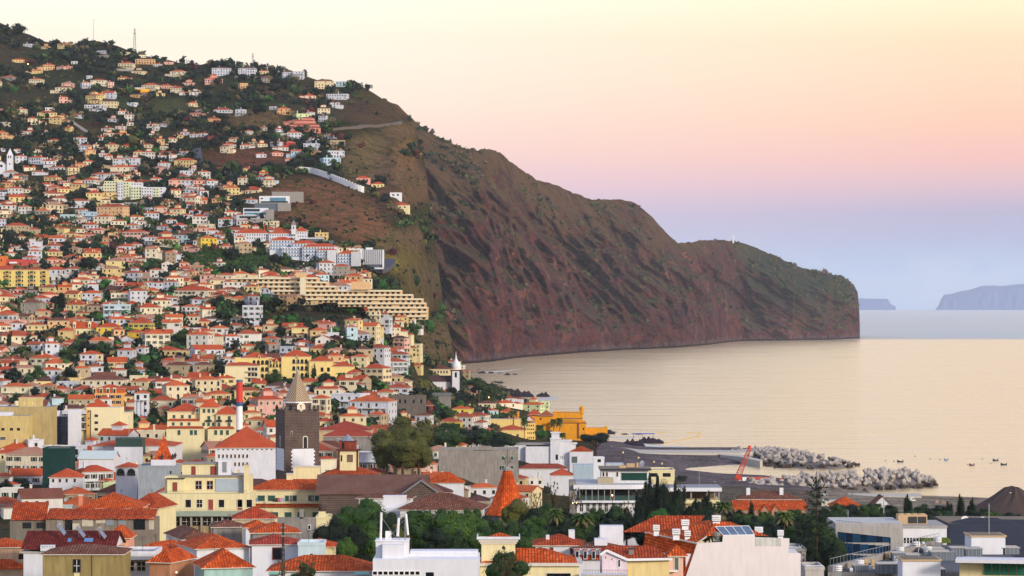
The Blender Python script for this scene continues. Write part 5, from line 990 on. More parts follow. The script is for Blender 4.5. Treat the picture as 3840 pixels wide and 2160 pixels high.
for x, y, w, h in ((645, 1345, 35, 60), (712, 1380, 35, 90), (845, 1290, 32, 70), (1200, 1190, 20, 70), (500, 1410, 30, 36), (690, 1400, 30, 50), (1215, 1190, 18, 40)):
    X_, Y_ = onroof(*c(x, y)); k_ = (Y_+t.d)/F/2.588; mb = MB(); mb.box(X_-w*k_/2, X_+w*k_/2, Y_, Y_+.6, zr, zr+h*k_, TN if w > 31 else WHITE); mb.ngon_taper(X_, Y_-.02, zr+h*k_*.3, zr+h*k_*.31, .2, .2, 8, DARK); t.part('air_unit', mb)
BGR = plain('blue_grey_duct', '66727e', .5, .3)
for x, y, w, h, dp in ((1390, 1300, 220, 80, 3), (1530, 1290, 120, 110, 2), (1690, 1280, 160, 90, 3), (570, 1410, 90, 60, 2), (960, 1300, 120, 70, 2), (860, 1430, 200, 90, 3), (1100, 1290, 130, 40, 3), (1300, 1230, 200, 40, 3), (2050, 1240, 160, 60, 3), (1340, 1440, 140, 50, 3)):
    X_, Y_ = onroof(*c(x, y)); k_ = (Y_+t.d)/F/2.588; mb = MB(); mb.box(X_-w*k_/2, X_+w*k_/2, Y_, Y_+dp, zr, zr+h*k_, BGR); mb.box(X_-w*k_/2-.1, X_+w*k_/2+.1, Y_-.1, Y_+dp+.1, zr+h*k_, zr+h*k_+.08, METAL)
    for q in range(4): mb.box(X_-w*k_/2+(q+.5)*w*k_/4-.03, X_-w*k_/2+(q+.5)*w*k_/4+.03, Y_-.05, Y_, zr, zr+h*k_, METAL)
    t.part('duct', mb)
for x, y in ((1143, 1449), (1827, 1230)): X_, Y_ = onroof(*c(x, y)); mb = MB(); mb.bar((X_, Y_-.5, zr), (X_, Y_-.5, zr+(4 if x < 1500 else 6)), .05, METAL); t.part('mast', mb)
t = B('balcony_building', 'white building corner with green glass balcony doors and sloping white parapet', 'building', 3600, 3900, 312, -12); GRG = glass_mat('2c6a58', .1)
t.box('wall', 3600, 3900, 2116, None, 1.5, 9, CREAM, FLATL); mb = MB(); mb.box(t.x(3590), t.x(3900), -1, 1.6, t.z(2110), t.z(2096), WHN); t.part('parapet', mb)
for k in range(7): t.box('glazing', 3690+k*30, 3716+k*30, 2118, 2160, 1.3, 1.5, GRG)
# --- white modernist building with glazed terrace
c = cr(1600, 1600, 2.588); t = B('terrace_restaurant_building', 'white rounded modernist building with deep glazed terrace and flat roof', 'building', 2135, 2420, 740)
def rounded(t, u0, u1, y0, y1, z0, z1, mat, top=None, r=5):
    x0, x1 = t.x(u0), t.x(u1); pts = [(x0, y0)]+[(x1-r+r*math.sin(a), y0+r-r*math.cos(a)) for a in [k*math.pi/2/8 for k in range(9)]]+[(x1, y1), (x0, y1)]; mb = MB(); mb.prism(pts, z0, z1, mat, top); return mb
t.part('wall', rounded(t, 2158, 2445, 0, 22, -3, t.z(1877), WH, FLATL, 6)); t.part('roof_slab', rounded(t, 2150, 2452, -1.6, 23, t.z(1833), t.z(1817), WHN, FLATL, 7))
t.part('terrace_glazing', rounded(t, 2175, 2440, 1.2, 21, t.z(1862), t.z(1833), GLASSD, None, 6)); t.part('terrace_rail', rounded(t, 2170, 2448, -.8, 22, t.z(1877), t.z(1858), plain('dark_green_rail', '22403c', .6), None, 6)); t.part('terrace_floor', rounded(t, 2152, 2450, -1.5, 23, t.z(1884), t.z(1876), WHN, None, 7))
for x in (1485, 1545, 1605, 1665, 1725, 1785, 1818, 1960, 2035): t.box('column', c(x-4, 0)[0], c(x+4, 0)[0], 1833, 1877, -.9, -.6, GREY)
for x in (1503, 1565, 1625, 1684, 1744, 1815, 1885): t.win(c(x, 0)[0], 1886, 9, 30, style='g', frame=STONEG, mull=True)
t.box('upper_block', 2258, 2436, 1768, 1822, 6, 18, WH); t.box('upper_roof', 2252, 2446, 1762, 1769, 5, 19, DARK); t.box('upper_glazing', 2334, 2430, 1778, 1806, 5.8, 6.1, plain('dark_green_glass', '1d4038', .2)); t.wins([2266, 2279, 2318], [1776], 6, 16, y=6)
t.box('side_wall', 2136, 2160, 1806, None, -.5, 10, GRW); t.box('roof_shed', 2243, 2302, 1795, 1818, 3, 6, plain('corrugated_sheet', 'a39880', .7))
for u, v, w, h in ((2370, 1745, 30, 14), (2340, 1752, 26, 10), (2396, 1742, 8, 18)): t.box('air_unit', u-w/2, u+w/2, v, v+h, 8, 10, TN)
dish(t, t.x(2412), 9, t.z(1748), 1.0, .3, -1.0)
t = B('colonnade_building', 'low flat roofed white building on round columns beside the harbour road', 'building', 2440, 2706, 760); t.box('roof_slab', 2438, 2706, 1828, 1842, -1, 14, WHN, FLAT); t.box('wall', 2450, 2690, 1842, None, 6, 14, wall_mat('6b5a4c', .5)); t.box('floor_slab', 2440, 2700, 1874, 1888, 0, 14, CREAM); t.box('lower_wall', 2450, 2690, 1888, None, 1, 14, CREAM)
for u in (2470, 2494, 2532, 2592, 2652, 2680, 2696): t.box('column', u-2.5, u+2.5, 1842, 1876, 0, .5, GREY)
t = simple('white_annex_block', 'small white flat roofed block with tan air units behind the rounded terrace', 'building', 2425, 2530, 1768, 800, 12, 0, CREAM, FLAT, 0, (2450, 2500), 6, 30, 14, 'm')
# --- grey blank wall building and stepped white one
c = cr(1600, 1600, 2.588)
t = simple('blank_grey_building', 'broad building with blank stained grey wall and four small windows', 'building', 1645, 1944, 1688, 'h1688,13', 14, 0, wall_mat('97928c', 1.0), FLAT, 0, (), style='s'); t.box('raised_wall', 1774, 1844, 1672, 1690, 0, .6, wall_mat('97928c', 1.0)); t.wins([1886, 1920], [1711, 1746], 11, 14, style='s', frame=FRAME); t.wins([1908, 1878], [1748], 8, 12, style='m')
simple('long_red_roof_shed', 'long low shed with dusty red tile roof in front of the stepped white building', 'building', 1946, 2128, 1757, 'h1757,7', 8, 1.9, WH, tile_mat('9c4a38'), 0)
t = B('stepped_white_building', 'white modernist building stepping up to a small square stair tower', 'building', 1944, 2224, 'h1675,12'); t.box('wall', 1971, 2070, 1675, None, 0, 14, WH); t.box('left_wing', 1880, 1972, 1668, None, 3, 14, WH, FLAT); t.box('roof_slab', 1876, 2066, 1664, 1669, 2.6, 14.4, GREY); t.box('tower', 2064, 2100, 1646, None, -1, 5, WH)
t.box('tower_cap', 2062, 2106, 1643, 1647, -1.4, 5.4, WHN); t.box('tower_top', 2068, 2098, 1624, 1643, -.5, 3, WH); t.box('tower_cap', 2064, 2102, 1620, 1624, -1, 3.6, WHN)
for k, (a, v) in enumerate(((2096, 1656), (2115, 1666))): t.box('step_block', a, a+45, v, None, 1+k, 9, WH); t.box('roof_slab', a-2, a+50, v-4, v, .6+k, 9.4, WHN)
t.box('right_wing', 2136, 2224, 1693, None, -2, 9, WH); t.hip(2138, 2222, 1693, -2, 9, 2.6, TILEN2, .1); t.win(2154, 1712, 20, 22, y=-2, frame=GREY, style='s', shut=plain('grey_green_shutter', '4a5c58', .6)); t.win(2088, 1704, 9, 20, y=-1, style='m')
for x in (1303, 1318, 1333): t.win(c(x+800-800, 0)[0], 1710, 2, 12, y=1, style='m')
t = simple('blue_party_wall_house', 'orange roofed house with tall pale blue party wall', 'house', 2066, 2150, 1782, 'h1782,8', 10, 2.4, WH, TILE, 0); t.box('party_wall', 2150, 2228, 1743, None, 0, 9, wall_mat('a9bccb', .2)); t.box('grey_wall', 2228, 2272, 1745, None, 0, 9, wall_mat('85888c', .3)); t.box('small_block', 2272, 2340, 1739, None, 2, 9, wall_mat('b8c4cc', .3))
t = simple('zinc_box', 'white rooftop cabin with dark square opening beside the harbour sand', 'building', 2225, 2266, 1720, 900, 4, 0, WHN, FLAT, 0, (2247,), 2, 13, 11, 'm')
simple('bright_orange_roof_house', 'white house with vivid orange hipped roof and two roof windows', 'house', 1606, 1738, 1811, 'h1811,8', 9, 3.3, WH, tile_mat('d2571f', True), 0)
# --- chimney house and dormer house by the palms
t = simple('twin_chimney_house', 'brown roofed white house with two tall square white chimneys', 'house', 2770, 3000, 1872, 760, 11, 1.9, WH, TILEB, 0)
for u in (2809, 2934): t.box('chimney', u-7, u+7, 1832, 1873, 2.5, 3.4, WHN)
t = simple('orange_dormer_house', 'orange tiled house with two small pointed dormers among palms', 'house', 2756, 3020, 1908, 700, 10, 1.6, wall_mat('b08a74', .4), TILEN, 0, gable='x')
for u in (2868, 2908): mb = MB(); mb.gable(t.x(u-15), t.x(u+15), -.6, 4, t.z(1915), 1.3, TILEN, wall_mat('b08a74', .4), 'y', .25); mb.box(t.x(u-15), t.x(u+15), -.6, 3, t.z(1935), t.z(1915), wall_mat('b08a74', .4)); mb.box(t.x(u-5), t.x(u+5), -.66, -.6, t.z(1932), t.z(1918), GLASSD); t.part('dormer', mb)
simple('orange_shore_house', 'orange roofed house half hidden by trees near the quay', 'house', 3120, 3230, 1898, 860, 9, 2.6, CREAM, TILEN, 0)
simple('brown_shore_shed', 'dark brown roofed shed among trees near the quay', 'shed', 3270, 3350, 1900, 900, 9, 3.2, WH, TILEB, 0, gable='y')
# --- terraced hotel on the slope
c = cr(800, 700, 2.576); HC = wall_mat('d8d0b2', .12); HO = wall_mat('d6b284', .15)
t = B('terraced_hotel', 'long terraced hotel in cream bands with dark green windows', 'hotel', 870, 1605, 'g1172', z0=G(1300, hit(1240, 1172))-12)
ROWS = [(150, 990), (415, 1085), (510, 1175), (570, 1810), (840, 1920), (900, 2020), (1210, 2050), (1500, 2070), (1690, 2070), (1880, 2070)]
mb = MB(); bb = MB()
for i, (a, b_) in enumerate(ROWS):
    v = 700+(875+i*40.8)/2.576; ua, ub = 800+a/2.576, 800+b_/2.576; y = (9-i)*2.6-10
    mb.box(t.x(ua), t.x(ub), y, y+26, t.z(v+15.9), t.z(v+.1), HO)
    t.box('balcony_band', ua-2, ub+2, v, v+6.4, y-1.5, y-.3, HC); t.box('floor_slab', ua-2, ub+2, v+15.2, v+16.0, y-1.6, y, HC) if i == 9 else None
    n = int((ub-ua)/20)
    for k in range(n):
        u = ua+(k+.5)*(ub-ua)/n; t.win(u, v+6.8, 11, 8.4, y=y, style='m') if (k*7+i*3) % 11 else None
t.part('wall', mb); t.box('roof_house', 1105, 1141, 1022, 1040, 8, 20, HO); t.box('roof_house', 1316, 1386, 1056, 1086, 2, 14, HO); t.box('stair_core', 1125, 1145, 1040, 1105, 0, 4, HC)

# --- hospital group
t = B('seminary_building', 'long white building with orange roofs and a small grey spired tower', 'building', 876, 1150, 'g905')
for a, b_, v, y in ((200, 535, 448, 0), (540, 800, 452, -3), (800, 895, 430, 4)):
    u0_, u1_, v_ = 800+a/2.576, 800+b_/2.576, 700+v/2.576; t.box('wall', u0_, u1_, v_, None, y, y+14, WH); t.hip(u0_, u1_, v_, y, y+14, 3.6, TILE, .4)
    t.wins([u0_+6+k*9 for k in range(int((u1_-u0_)/9))], [v_+4, v_+16], 3, 6, y=y, style='m')
t.box('tower', 1095, 1111, 845, 880, -6, -2.8, WH); mb = MB(); mb.ngon_taper(t.x(1103), -4.4, t.z(845), t.z(824), 2.6, .05, 4, plain('slate', '77757c', .7), math.pi/4); t.part('spire', mb); t.win(1103, 850, 4, 10, y=-6, style='m'); t.box('chimney', 988, 992, 838, 868, 4, 5, wall_mat('a0573e', .2))
BB = wall_mat('7f9dbb', .2)
t = B('hospital_wings', 'white hospital wings with pale blue bands between the window rows', 'hospital', 1005, 1352, 'g985')
for i, (a, b_, v0_, v1_, y) in enumerate(((535, 765, 515, 610, 9), (750, 990, 548, 620, 5), (660, 1000, 585, 690, 3), (860, 1195, 580, 745, 0), (1000, 1190, 612, 745, -2), (1200, 1420, 648, 775, -4))):
    u0_, u1_, va, vb = 800+a/2.576, 800+b_/2.576, 700+v0_/2.576, 700+v1_/2.576
    t.box('wall', u0_, u1_, va, None, y, y+12, WH)
    if i != 2: t.hip(u0_, u1_, va, y, y+12, 2.6, TILE, .4)
    nr = int((vb-va)/12)
    for r_ in range(nr):
        t.box('blue_band', u0_+1, u1_-1, va+8+r_*12.2, va+12+r_*12.2, y-.15, y, BB); t.wins([u0_+5+k*11 for k in range(int((u1_-u0_)/11))], [va+2.5+r_*12.2], 4.5, 5, y=y, style='m')
t.box('stair_core', 1228, 1262, 938, None, -4, 4, wall_mat('c9ccd0', .1)); t.box('stair_core', 1318, 1352, 945, None, -6, 3, wall_mat('b9bdc4', .1))
t = B('ribbed_hospital_block', 'boxy block with vertical white fins over dark glass', 'hospital', 1349, 1436, 'g1008'); SL = plain('slate_cladding', '55606c', .7)
t.box('wall', 1349, 1436, 936, 992, 0, 16, GLASSD, FLATL); t.box('plinth', 1346, 1434, 991, None, 1, 16, SL); t.box('roof_box', 1371, 1396, 928, 937, 4, 10, WHN); t.box('roof_slab', 1313, 1360, 932, 937, 2, 16, WHN); t.box('side_wall', 1349, 1360, 936, 992, -.4, 4, WHN)
for k in range(10): u = 1363+k*7.6; t.box('fin', u, u+3.4, 936, 992, -.8, .1, WHN)
t.box('fin', 1434, 1437, 936, 1002, -.8, 16, WHN); t.box('step_wall', 1330, 1440, 1004, None, -5, 0, WHN)
t = B('slate_block', 'dark slate clad flat block behind the hospital wings', 'building', 1141, 1270, 'g925'); t.box('wall', 1141, 1210, 894, None, 0, 12, SL, DARK); t.box('side_wing', 1210, 1250, 902, None, -2, 10, SL, DARK); t.box('white_wing', 1252, 1285, 925, None, -2, 8, WH); t.box('parapet', 1140, 1211, 891, 895, -.2, 12.2, WHN)
for k in range(5): t.box('fin', 1212+k*8, 1214+k*8, 902, 930, -2.6, -2, METAL)
# --- modern villas on the brown hill
t = B('glass_villa', 'white boxy modern villa with long glass front on a dark plinth', 'villa', 970, 1085, 'g792'); t.box('plinth', 955, 1088, 762, None, -2, 10, SL); t.box('wall', 972, 1084, 735, 762, 0, 9, WHN, FLATL); t.box('glazing', 1012, 1072, 741, 754, -.3, 0, glass_mat('4a7c90', .1)); t.box('lower_glazing', 978, 1080, 754.5, 760, -.4, 0, GLASSD); t.win(982, 742, 8, 5, style='m'); t.box('retaining_wall', 1042, 1091, 762, None, -3, -1.8, GREY)
t = B('terraced_villa', 'low white villa in stacked concrete terraces below the glass villa', 'villa', 886, 1026, 'g830'); t.box('wall', 912, 1004, 780, 806, 0, 9, WHN, FLATL); t.box('glazing', 916, 974, 783, 793, -.3, 0, glass_mat('1c3040', .1)); t.box('glazing', 916, 1000, 797, 804, -.3, 0, glass_mat('4a7c90', .1)); t.box('terrace', 888, 1000, 806, None, -4, 4, wall_mat('b9bfc8', .2)); t.box('glazing', 900, 965, 811, 818, -4.2, -4, GLASSD); t.box('retaining_wall', 1000, 1028, 786, None, -5, -1, GREY); t.box('base', 935, 1000, 820, None, -6, -4, GREY)
t = B('retaining_wall', 'plain grey concrete retaining wall cut into the brown hill', 'wall', 1018, 1138, 'g762'); t.box('wall', 1020, 1138, 719, 760, 0, 2, GREY)
# --- pale green and white flats
t = B('stepped_apartment_block', 'long pale green and white apartment block with rows of windows', 'apartment block', 386, 620, 'g748'); PG = wall_mat('ccd2b2', .1)
for a, b_, v0_, y, m in ((388, 462, 678, 4, PG), (440, 530, 684, 2, WH), (462, 490, 681, 1.5, PG), (490, 545, 700, 0, PG), (530, 618, 702, -1, WH), (575, 600, 704, -1.4, PG)):
    t.box('wall', a, b_, v0_, None, y, y+11, m, FLATL); t.wins([a+5+k*10 for k in range(int((b_-a)/10))], [v0_+4+q*11 for q in range(5)], 4.5, 4.5, y=y, style='m')
# --- yellow apartment block, red building beside
t = B('balcony_apartment_block', 'yellow four storey apartment block with recessed balconies and thin orange roof', 'apartment block', -20, 173, 'g1075'); t.box('wall', -20, 173, 1012, None, 0, 13, wall_mat('e4cc7c', .15)); t.hip(-20, 173, 1011, 0, 13, .8, TILE, .6)
for q in range(4):
    for k in range(8):
        u = -8+k*23; t.win(u, 1018+q*15.5, 5, 9, style='m')
        if k % 2: t.box('balcony', u+4, u+19, 1024+q*15.5, 1029+q*15.5, -1.0, 0, wall_mat('c9a860', .2) if (k+q) % 3 else plain('green_balcony', '3f7a5c', .7)); t.win(u+11, 1017+q*15.5, 13, 8, style='m')
t = simple('red_flat_block', 'brick red flat roofed building with white awning', 'building', 18, 128, 975, 'g1010', 12, 0, wall_mat('c05248', .2), TILE, 0, (30, 76, 110), 10, 5, 9, 'm'); t.box('awning', 36, 64, 982, 988, -1, 0, WHITE)
simple('orange_flat_block', 'orange rendered block end at the picture edge', 'building', -30, 20, 962, 'g1008', 12, 0, wall_mat('d87c40', .2), TILE, 0, (5,), 10, 5, 9, 'm')
# --- hill church at the edge
t = B('hill_church', 'white hillside church with square bell tower and round window', 'church', -10, 50, 'g665'); mb = MB(); mb.gable(t.x(-20), t.x(30), 0, 25, t.z(622), 4.5, TILEB2, WHN, 'y', .3); mb.box(t.x(-20), t.x(30), 0, 25, -3, t.z(622), WHN); t.part('nave', mb)
t.box('tower', 27, 48, 580, None, -2, 3, WHN); mb = MB(); mb.ngon_taper(t.x(37.5), .5, t.z(580), t.z(556), 3.2, .1, 4, WHN, math.pi/4); t.part('spire', mb); t.wins([33, 41], [584], 4, 10, y=-2, style='m'); t.win(38, 612, 4, 6, y=-2, style='m'); mb = MB(); mb.ngon_taper(t.x(5), -.05, t.z(628), t.z(616), .1, .1, 4, DARK); mb.face([(t.x(5)+1.3*math.cos(a), -.08, t.z(622)+1.3*math.sin(a)) for a in [k*math.pi/6 for k in range(12)]], GLASSD); t.part('round_window', mb)
# --- domed church by the shore
c = cr(1400, 1200, 2.576); t = B('domed_church', 'white church with dark cornered tower under a bulbous white dome', 'church', 1520, 1730, 2200, z0=G(1650, 2200)); DKS = plain('dark_basalt_stone', '3e3a3c', .9, 0, .1, .4)
t.box('nave_wall', 1598, 1692, 1432, None, 4, 16, WHN); mb = MB(); mb.gable(t.x(1597), t.x(1692), 4, 16, t.z(1431), 4.2, plain('dark_brown_tiles', '4e3230', .9), WHN, 'x', .3); t.part('nave_roof', mb)
t.box('chapel_wall', 1524, 1598, 1446, None, 3, 12, WHN); mb = MB(); mb.gable(t.x(1523), t.x(1597), 3, 12, t.z(1446), 2.8, plain('dark_brown_tiles', '4e3230', .9), WHN, 'x', .3); t.part('chapel_roof', mb); t.box('annex', 1600, 1690, 1462, None, -1, 3.9, wall_mat('b8604c', .3))
t.box('tower', 1693, 1727, 1390, None, 0, 6.8, WHN); mb = MB()
for a in (1690.5, 1723.5): mb.box(t.x(a), t.x(a+5.5), -.12, .9, -3, t.z(1389), DKS)
mb.box(t.x(1690.5), t.x(1692.8), .9, 6.9, -3, t.z(1389), DKS); t.part('corner_stones', mb); t.box('cornice', 1688, 1731, 1386, 1390, -.8, 7.6, DKS)
mb = MB(); R0 = 3.6; cz = lambda v: t.z(v); mb.lathe(t.x(1709.5), 3.4, [(R0*.9, cz(1387)), (R0, cz(1380)), (R0*1.02, cz(1373)), (R0*.93, cz(1366)), (R0*.7, cz(1359)), (R0*.38, cz(1352)), (R0*.2, cz(1344)), (R0*.14, cz(1337)), (.25, cz(1330)), (.1, cz(1318))], 20, WHN); t.part('dome', mb, smooth=True)
t.win(1709.5, 1397, 7, 18, style='g', frame=DKS)
mb = MB(); mb.lathe(t.x(1709.5), 3.4, [(R0*1.03, cz(1388)), (R0*1.08, cz(1385.5))], 20, emit_mat('ffb070', 2.2)); t.part('lamp_ring', mb)
# --- dormered villa
t = B('twin_dormer_villa', 'cream villa with orange roof between two tall round topped dormers', 'villa', 256, 362, 'g1262', 6); t.box('wall', 256, 362, 1231, None, 0, 11, CREAM); mb = MB(); mb.hip(t.x(256), t.x(362), 0, 11, t.z(1231), 3.6, TILE, .4, 2.2); t.part('roof', mb)
for u in (279, 335): mb = MB(); mb.box(t.x(u-5), t.x(u+5), -.2, 3, t.z(1231), t.z(1214), CREAM); mb.ngon_taper(t.x(u), 1.4, t.z(1214), t.z(1206), 1.2, .3, 10, CREAM, cap=True); mb.box(t.x(u-2), t.x(u+2), -.26, -.2, t.z(1228), t.z(1215), GLASSD); t.part('dormer', mb)
for u in (266, 279, 293, 317, 334, 350): t.win(u, 1241, 5, 12, style='g')
t.box('wing', 340, 380, 1256, None, -2, 8, wall_mat('c9ccd0', .2))
# --- arched cream hotel
AH = wall_mat('e8d087', .12)
def arches(t, us, vs, w, h, y):
    for v in vs:
        for u in us:
            mb = MB(); a, zz, hw, hh = t.x(u), t.z(v+h), w*t.k/2, h*t.k; pts = [(a-hw, zz), (a+hw, zz), (a+hw, zz+hh-hw)]+[(a+hw*math.cos(g), zz+hh-hw+hw*math.sin(g)) for g in (.5, 1, 1.57, 2.14, 2.64)]+[(a-hw, zz+hh-hw)]
            mb.face([(p_[0], y-.03, p_[1]) for p_ in pts], GLASSD); mb.box(a-hw, a+hw, y-.3, y-.05, zz, zz+.7, DARK) ; t.part('arched_window', mb)
t = B('arcaded_hotel', 'big cream hotel with tiers of arched loggias and orange roofs', 'hotel', 877, 1262, 'g1430')
for a, b_, v, y, ri in ((575, 990, 455, 4, 0), (1140, 1480, 440, 2, 3.2), (1480, 1750, 495, 0, 2.6), (990, 1160, 505, 3, 2.2), (1750, 2010, 560, 1, 2.4)):
    u0_, u1_, v_ = 700+a/3.22, 700+b_/3.22, 1200+v/3.22; t.box('wall', u0_, u1_, v_, None, y, y+13, AH, FLATL); t.hip(u0_+(0 if ri else 26), u1_-(0 if ri else 14), v_, y, y+12, ri or 2.8, TILE, .4)
arches(t, [700+x/3.22 for x in (805, 857, 907, 957)], [1351, 1377, 1402], 11, 17, 4); arches(t, [700+x/3.22 for x in (1290, 1340, 1390, 1440)], [1347, 1373, 1399], 11, 17, 2); arches(t, [700+x/3.22 for x in (1010, 1045, 1085, 1122)], [1364], 7, 14, 3)
for x in (1635, 1712): t.wins([700+x/3.22], [1378, 1402], 11, 16, y=0, style='m')
for x in (870, 1010, 1085, 1330): u = 700+x/3.22; v = 1336 if x in (870, 1330) else 1352; y = 4 if x == 870 else 2; mb = MB(); mb.gable(t.x(u-5), t.x(u+5), y-.3, y+4, t.z(v), .9, TILE, AH, 'y', .2); mb.box(t.x(u-5), t.x(u+5), y-.3, y+3, t.z(v+9), t.z(v), AH); mb.box(t.x(u-2.5), t.x(u+2.5), y-.36, y-.3, t.z(v+8), t.z(v), GLASSD); t.part('dormer', mb)
t = simple('blank_cream_block', 'plain cream block with glazed balconies on its corner beside the arcaded hotel', 'building', 844, 968, 1371, 'g1445', 12, 1.6, wall_mat('e6d9ae', .1), TILE, 0)
for q in range(3): t.box('balcony', 925, 966, 1392+q*21, 1396+q*21, -1.2, 0, wall_mat('c9c2a8', .1)); t.wins([935, 948, 960], [1378+q*21], 10, 12, style='g')
# --- ochre mansard block
t = B('mansard_block', 'ochre four storey block with dormered orange mansard roof', 'building', 354, 462, 'g1542'); OC = wall_mat('e0aa66', .12); t.box('wall', 354, 462, 1474, None, 0, 12, OC); t.box('mansard', 356, 460, 1458, 1474, .8, 11, wall_mat('c4622c', .3)); t.hip(356, 460, 1458, .5, 11, 1.8, TILE, .3)
for u in (354, 379, 404, 429): arches(t, [u], [1458], 7, 14, .3); mb = MB(); mb.box(t.x(u-6), t.x(u-4), .2, 1, t.z(1474), t.z(1458), CREAM); mb.box(t.x(u+4), t.x(u+6), .2, 1, t.z(1474), t.z(1458), CREAM); mb.box(t.x(u-6), t.x(u+6), .2, 1, t.z(1458), t.z(1454), CREAM); t.part('dormer', mb)
t.wins([370, 395, 420, 444], [1482, 1503, 1525], 9, 11, style='o', shut=DARK)
# --- flats at the left: cream flats, dark glass box, sandy block
t = B('cream_flats', 'tall blank cream flats with one orange strip and balconies', 'apartment block', 287, 486, 1130, z0=G(380, 1130)); CF = wall_mat('e2d7ae', .1); t.box('wall', 324, 450, 1528, None, 0, 12, CF, FLATL); t.box('side_wall', 450, 486, 1548, None, 1, 11, CF); t.box('orange_strip', 324, 338, 1536, None, -.1, 0, wall_mat('dba858', .1)); t.box('dark_strip', 338, 341, 1538, None, -.15, 0, DARK); t.hip(318, 398, 1527, 1, 11, 3.2, TILE, .3); t.box('balcony_wall', 287, 324, 1560, None, 1.5, 10, CREAM)
t.wins([361], [1554, 1580, 1605], 13, 10, style='m'); t.wins([332], [1540, 1567, 1593], 6, 5, y=-.1, style='m')
for q in range(2): t.box('balcony', 287, 324, 1582+q*26, 1585+q*26, 0, 1.5, WHN); t.wins([303], [1566+q*26], 20, 14, y=1.5, style='g', mull=True)
mb = MB(); mb.box(t.x(334), t.x(349), 3, 4.2, t.z(1528), t.z(1510), CF); mb.box(t.x(332), t.x(351), 2.8, 4.4, t.z(1510), t.z(1507), FRAME); t.part('chimney', mb)
t = B('dark_glass_block', 'dark blue black glass office box with white side wall', 'office', 115, 288, 1110, z0=G(200, 1110)); t.box('wall', 116, 255, 1562, None, 0, 12, glass_mat('141c30', .1), FLAT); t.box('white_wall', 255, 288, 1538, None, 0, 12, WHN); t.box('cabin', 176, 214, 1542, 1562, 3, 8, WHN); t.box('cabin', 148, 170, 1540, 1562, 4, 8, glass_mat('24405c', .1))
for k in range(6): t.box('mullion', 116+k*23, 117+k*23, 1562, 1620, -.06, 0, DARK)
t.box('mullion', 116, 255, 1590, 1591, -.07, 0, DARK)
t = B('sandy_block', 'sandy yellow flat roofed blocks with tanks and an outside stair', 'building', -30, 195, 1090, z0=G(60, 1090)); SB = wall_mat('cdb87c', .25); t.box('wall', -30, 115, 1558, None, -4, 8, SB, FLAT); t.box('rear_wall', -30, 192, 1527, None, 4, 14, wall_mat('b3a070', .3), FLAT); t.box('upper_block', 62, 142, 1492, 1528, 6, 12, SB, FLAT); t.box('white_cabin', -30, 46, 1545, 1575, -3, 3, WHN); t.wins([18, 76, 50], [1603], 12, 10, y=-4, style='m'); t.wins([8], [1637], 40, 10, y=-4, style='g', mull=True)
for u in (52, 80, 112): mb = MB(); mb.lathe(t.x(u), 7, [(1.0, t.z(1524)), (1.1, t.z(1512)), (.8, t.z(1506)), (.1, t.z(1505))], 12, CREAM); t.part('water_tank', mb)
t.box('pillar_tank', 12, 26, 1560, 1580, -3.6, -2.4, METAL)
# --- cream mansion group
t = B('cream_mansion', 'large cream mansion with green shutters, balconies and tiers of orange roofs', 'mansion', 612, 884, 1070, z0=G(750, 1070)-1)
for a, b_, v, y, D_ in ((160, 365, 1055, 0, 12), (-240, 165, 1105, 2, 12), (360, 595, 1138, -1, 10)):
    u0_, u1_, v_ = 700+a/3.22, 700+b_/3.22, 1200+v/3.22; t.box('wall', u0_, u1_, v_, None, y, y+D_, CREAM); t.hip(u0_, u1_, v_, y, y+D_, 3.0, TILE, .5)
for a, b_, v, y in ((-240, 165, 1215, 1), (260, 595, 1305, -2), (-240, 230, 1302, -2)):
    u0_, u1_, v_ = 700+a/3.22, 700+b_/3.22, 1200+v/3.22; mb = MB(); mb.roofface([(t.x(u0_), y-2, t.z(v_)), (t.x(u1_), y-2, t.z(v_)), (t.x(u1_)-1, y+.6, t.z(v_-7)), (t.x(u0_)+1, y+.6, t.z(v_-7))], TILE); t.part('skirt_roof', mb); t.box('lower_wall', u0_+2, u1_-2, v_, None, y-1.4, y+2, CREAM)
for x, v in ((128, 1070), (210, 1075), (268, 1075), (322, 1075)): t.win(700+x/3.22, 1200+v/3.22, 10, 14, style='s')
for x in (268, 395, 518): t.win(700+x/3.22, 1200+1160/3.22, 11, 24, y=0 if x < 360 else -1, style='s'); t.box('balcony', 700+(x-36)/3.22, 700+(x+36)/3.22, 1200+1205/3.22, 1200+1228/3.22, -1.6 if x > 360 else -.8, -1 if x > 360 else 0, DARK)
for x in (40, 120, 205, 265, 320, 395, 518): t.win(700+x/3.22, 1200+1240/3.22, 10, 13, y=-1.2 if x > 330 else 0, style='s')
for x in (-160, -60, 30): t.win(700+x/3.22, 1200+1150/3.22, 10, 12, y=2, style='s'); t.win(700+x/3.22, 1200+1235/3.22, 10, 12, y=-.4, style='s')
for x in (362, 432, 504, 120, 70, -80): t.win(700+x/3.22, 1200+1325/3.22, 11, 18, y=-3.4, style='s')
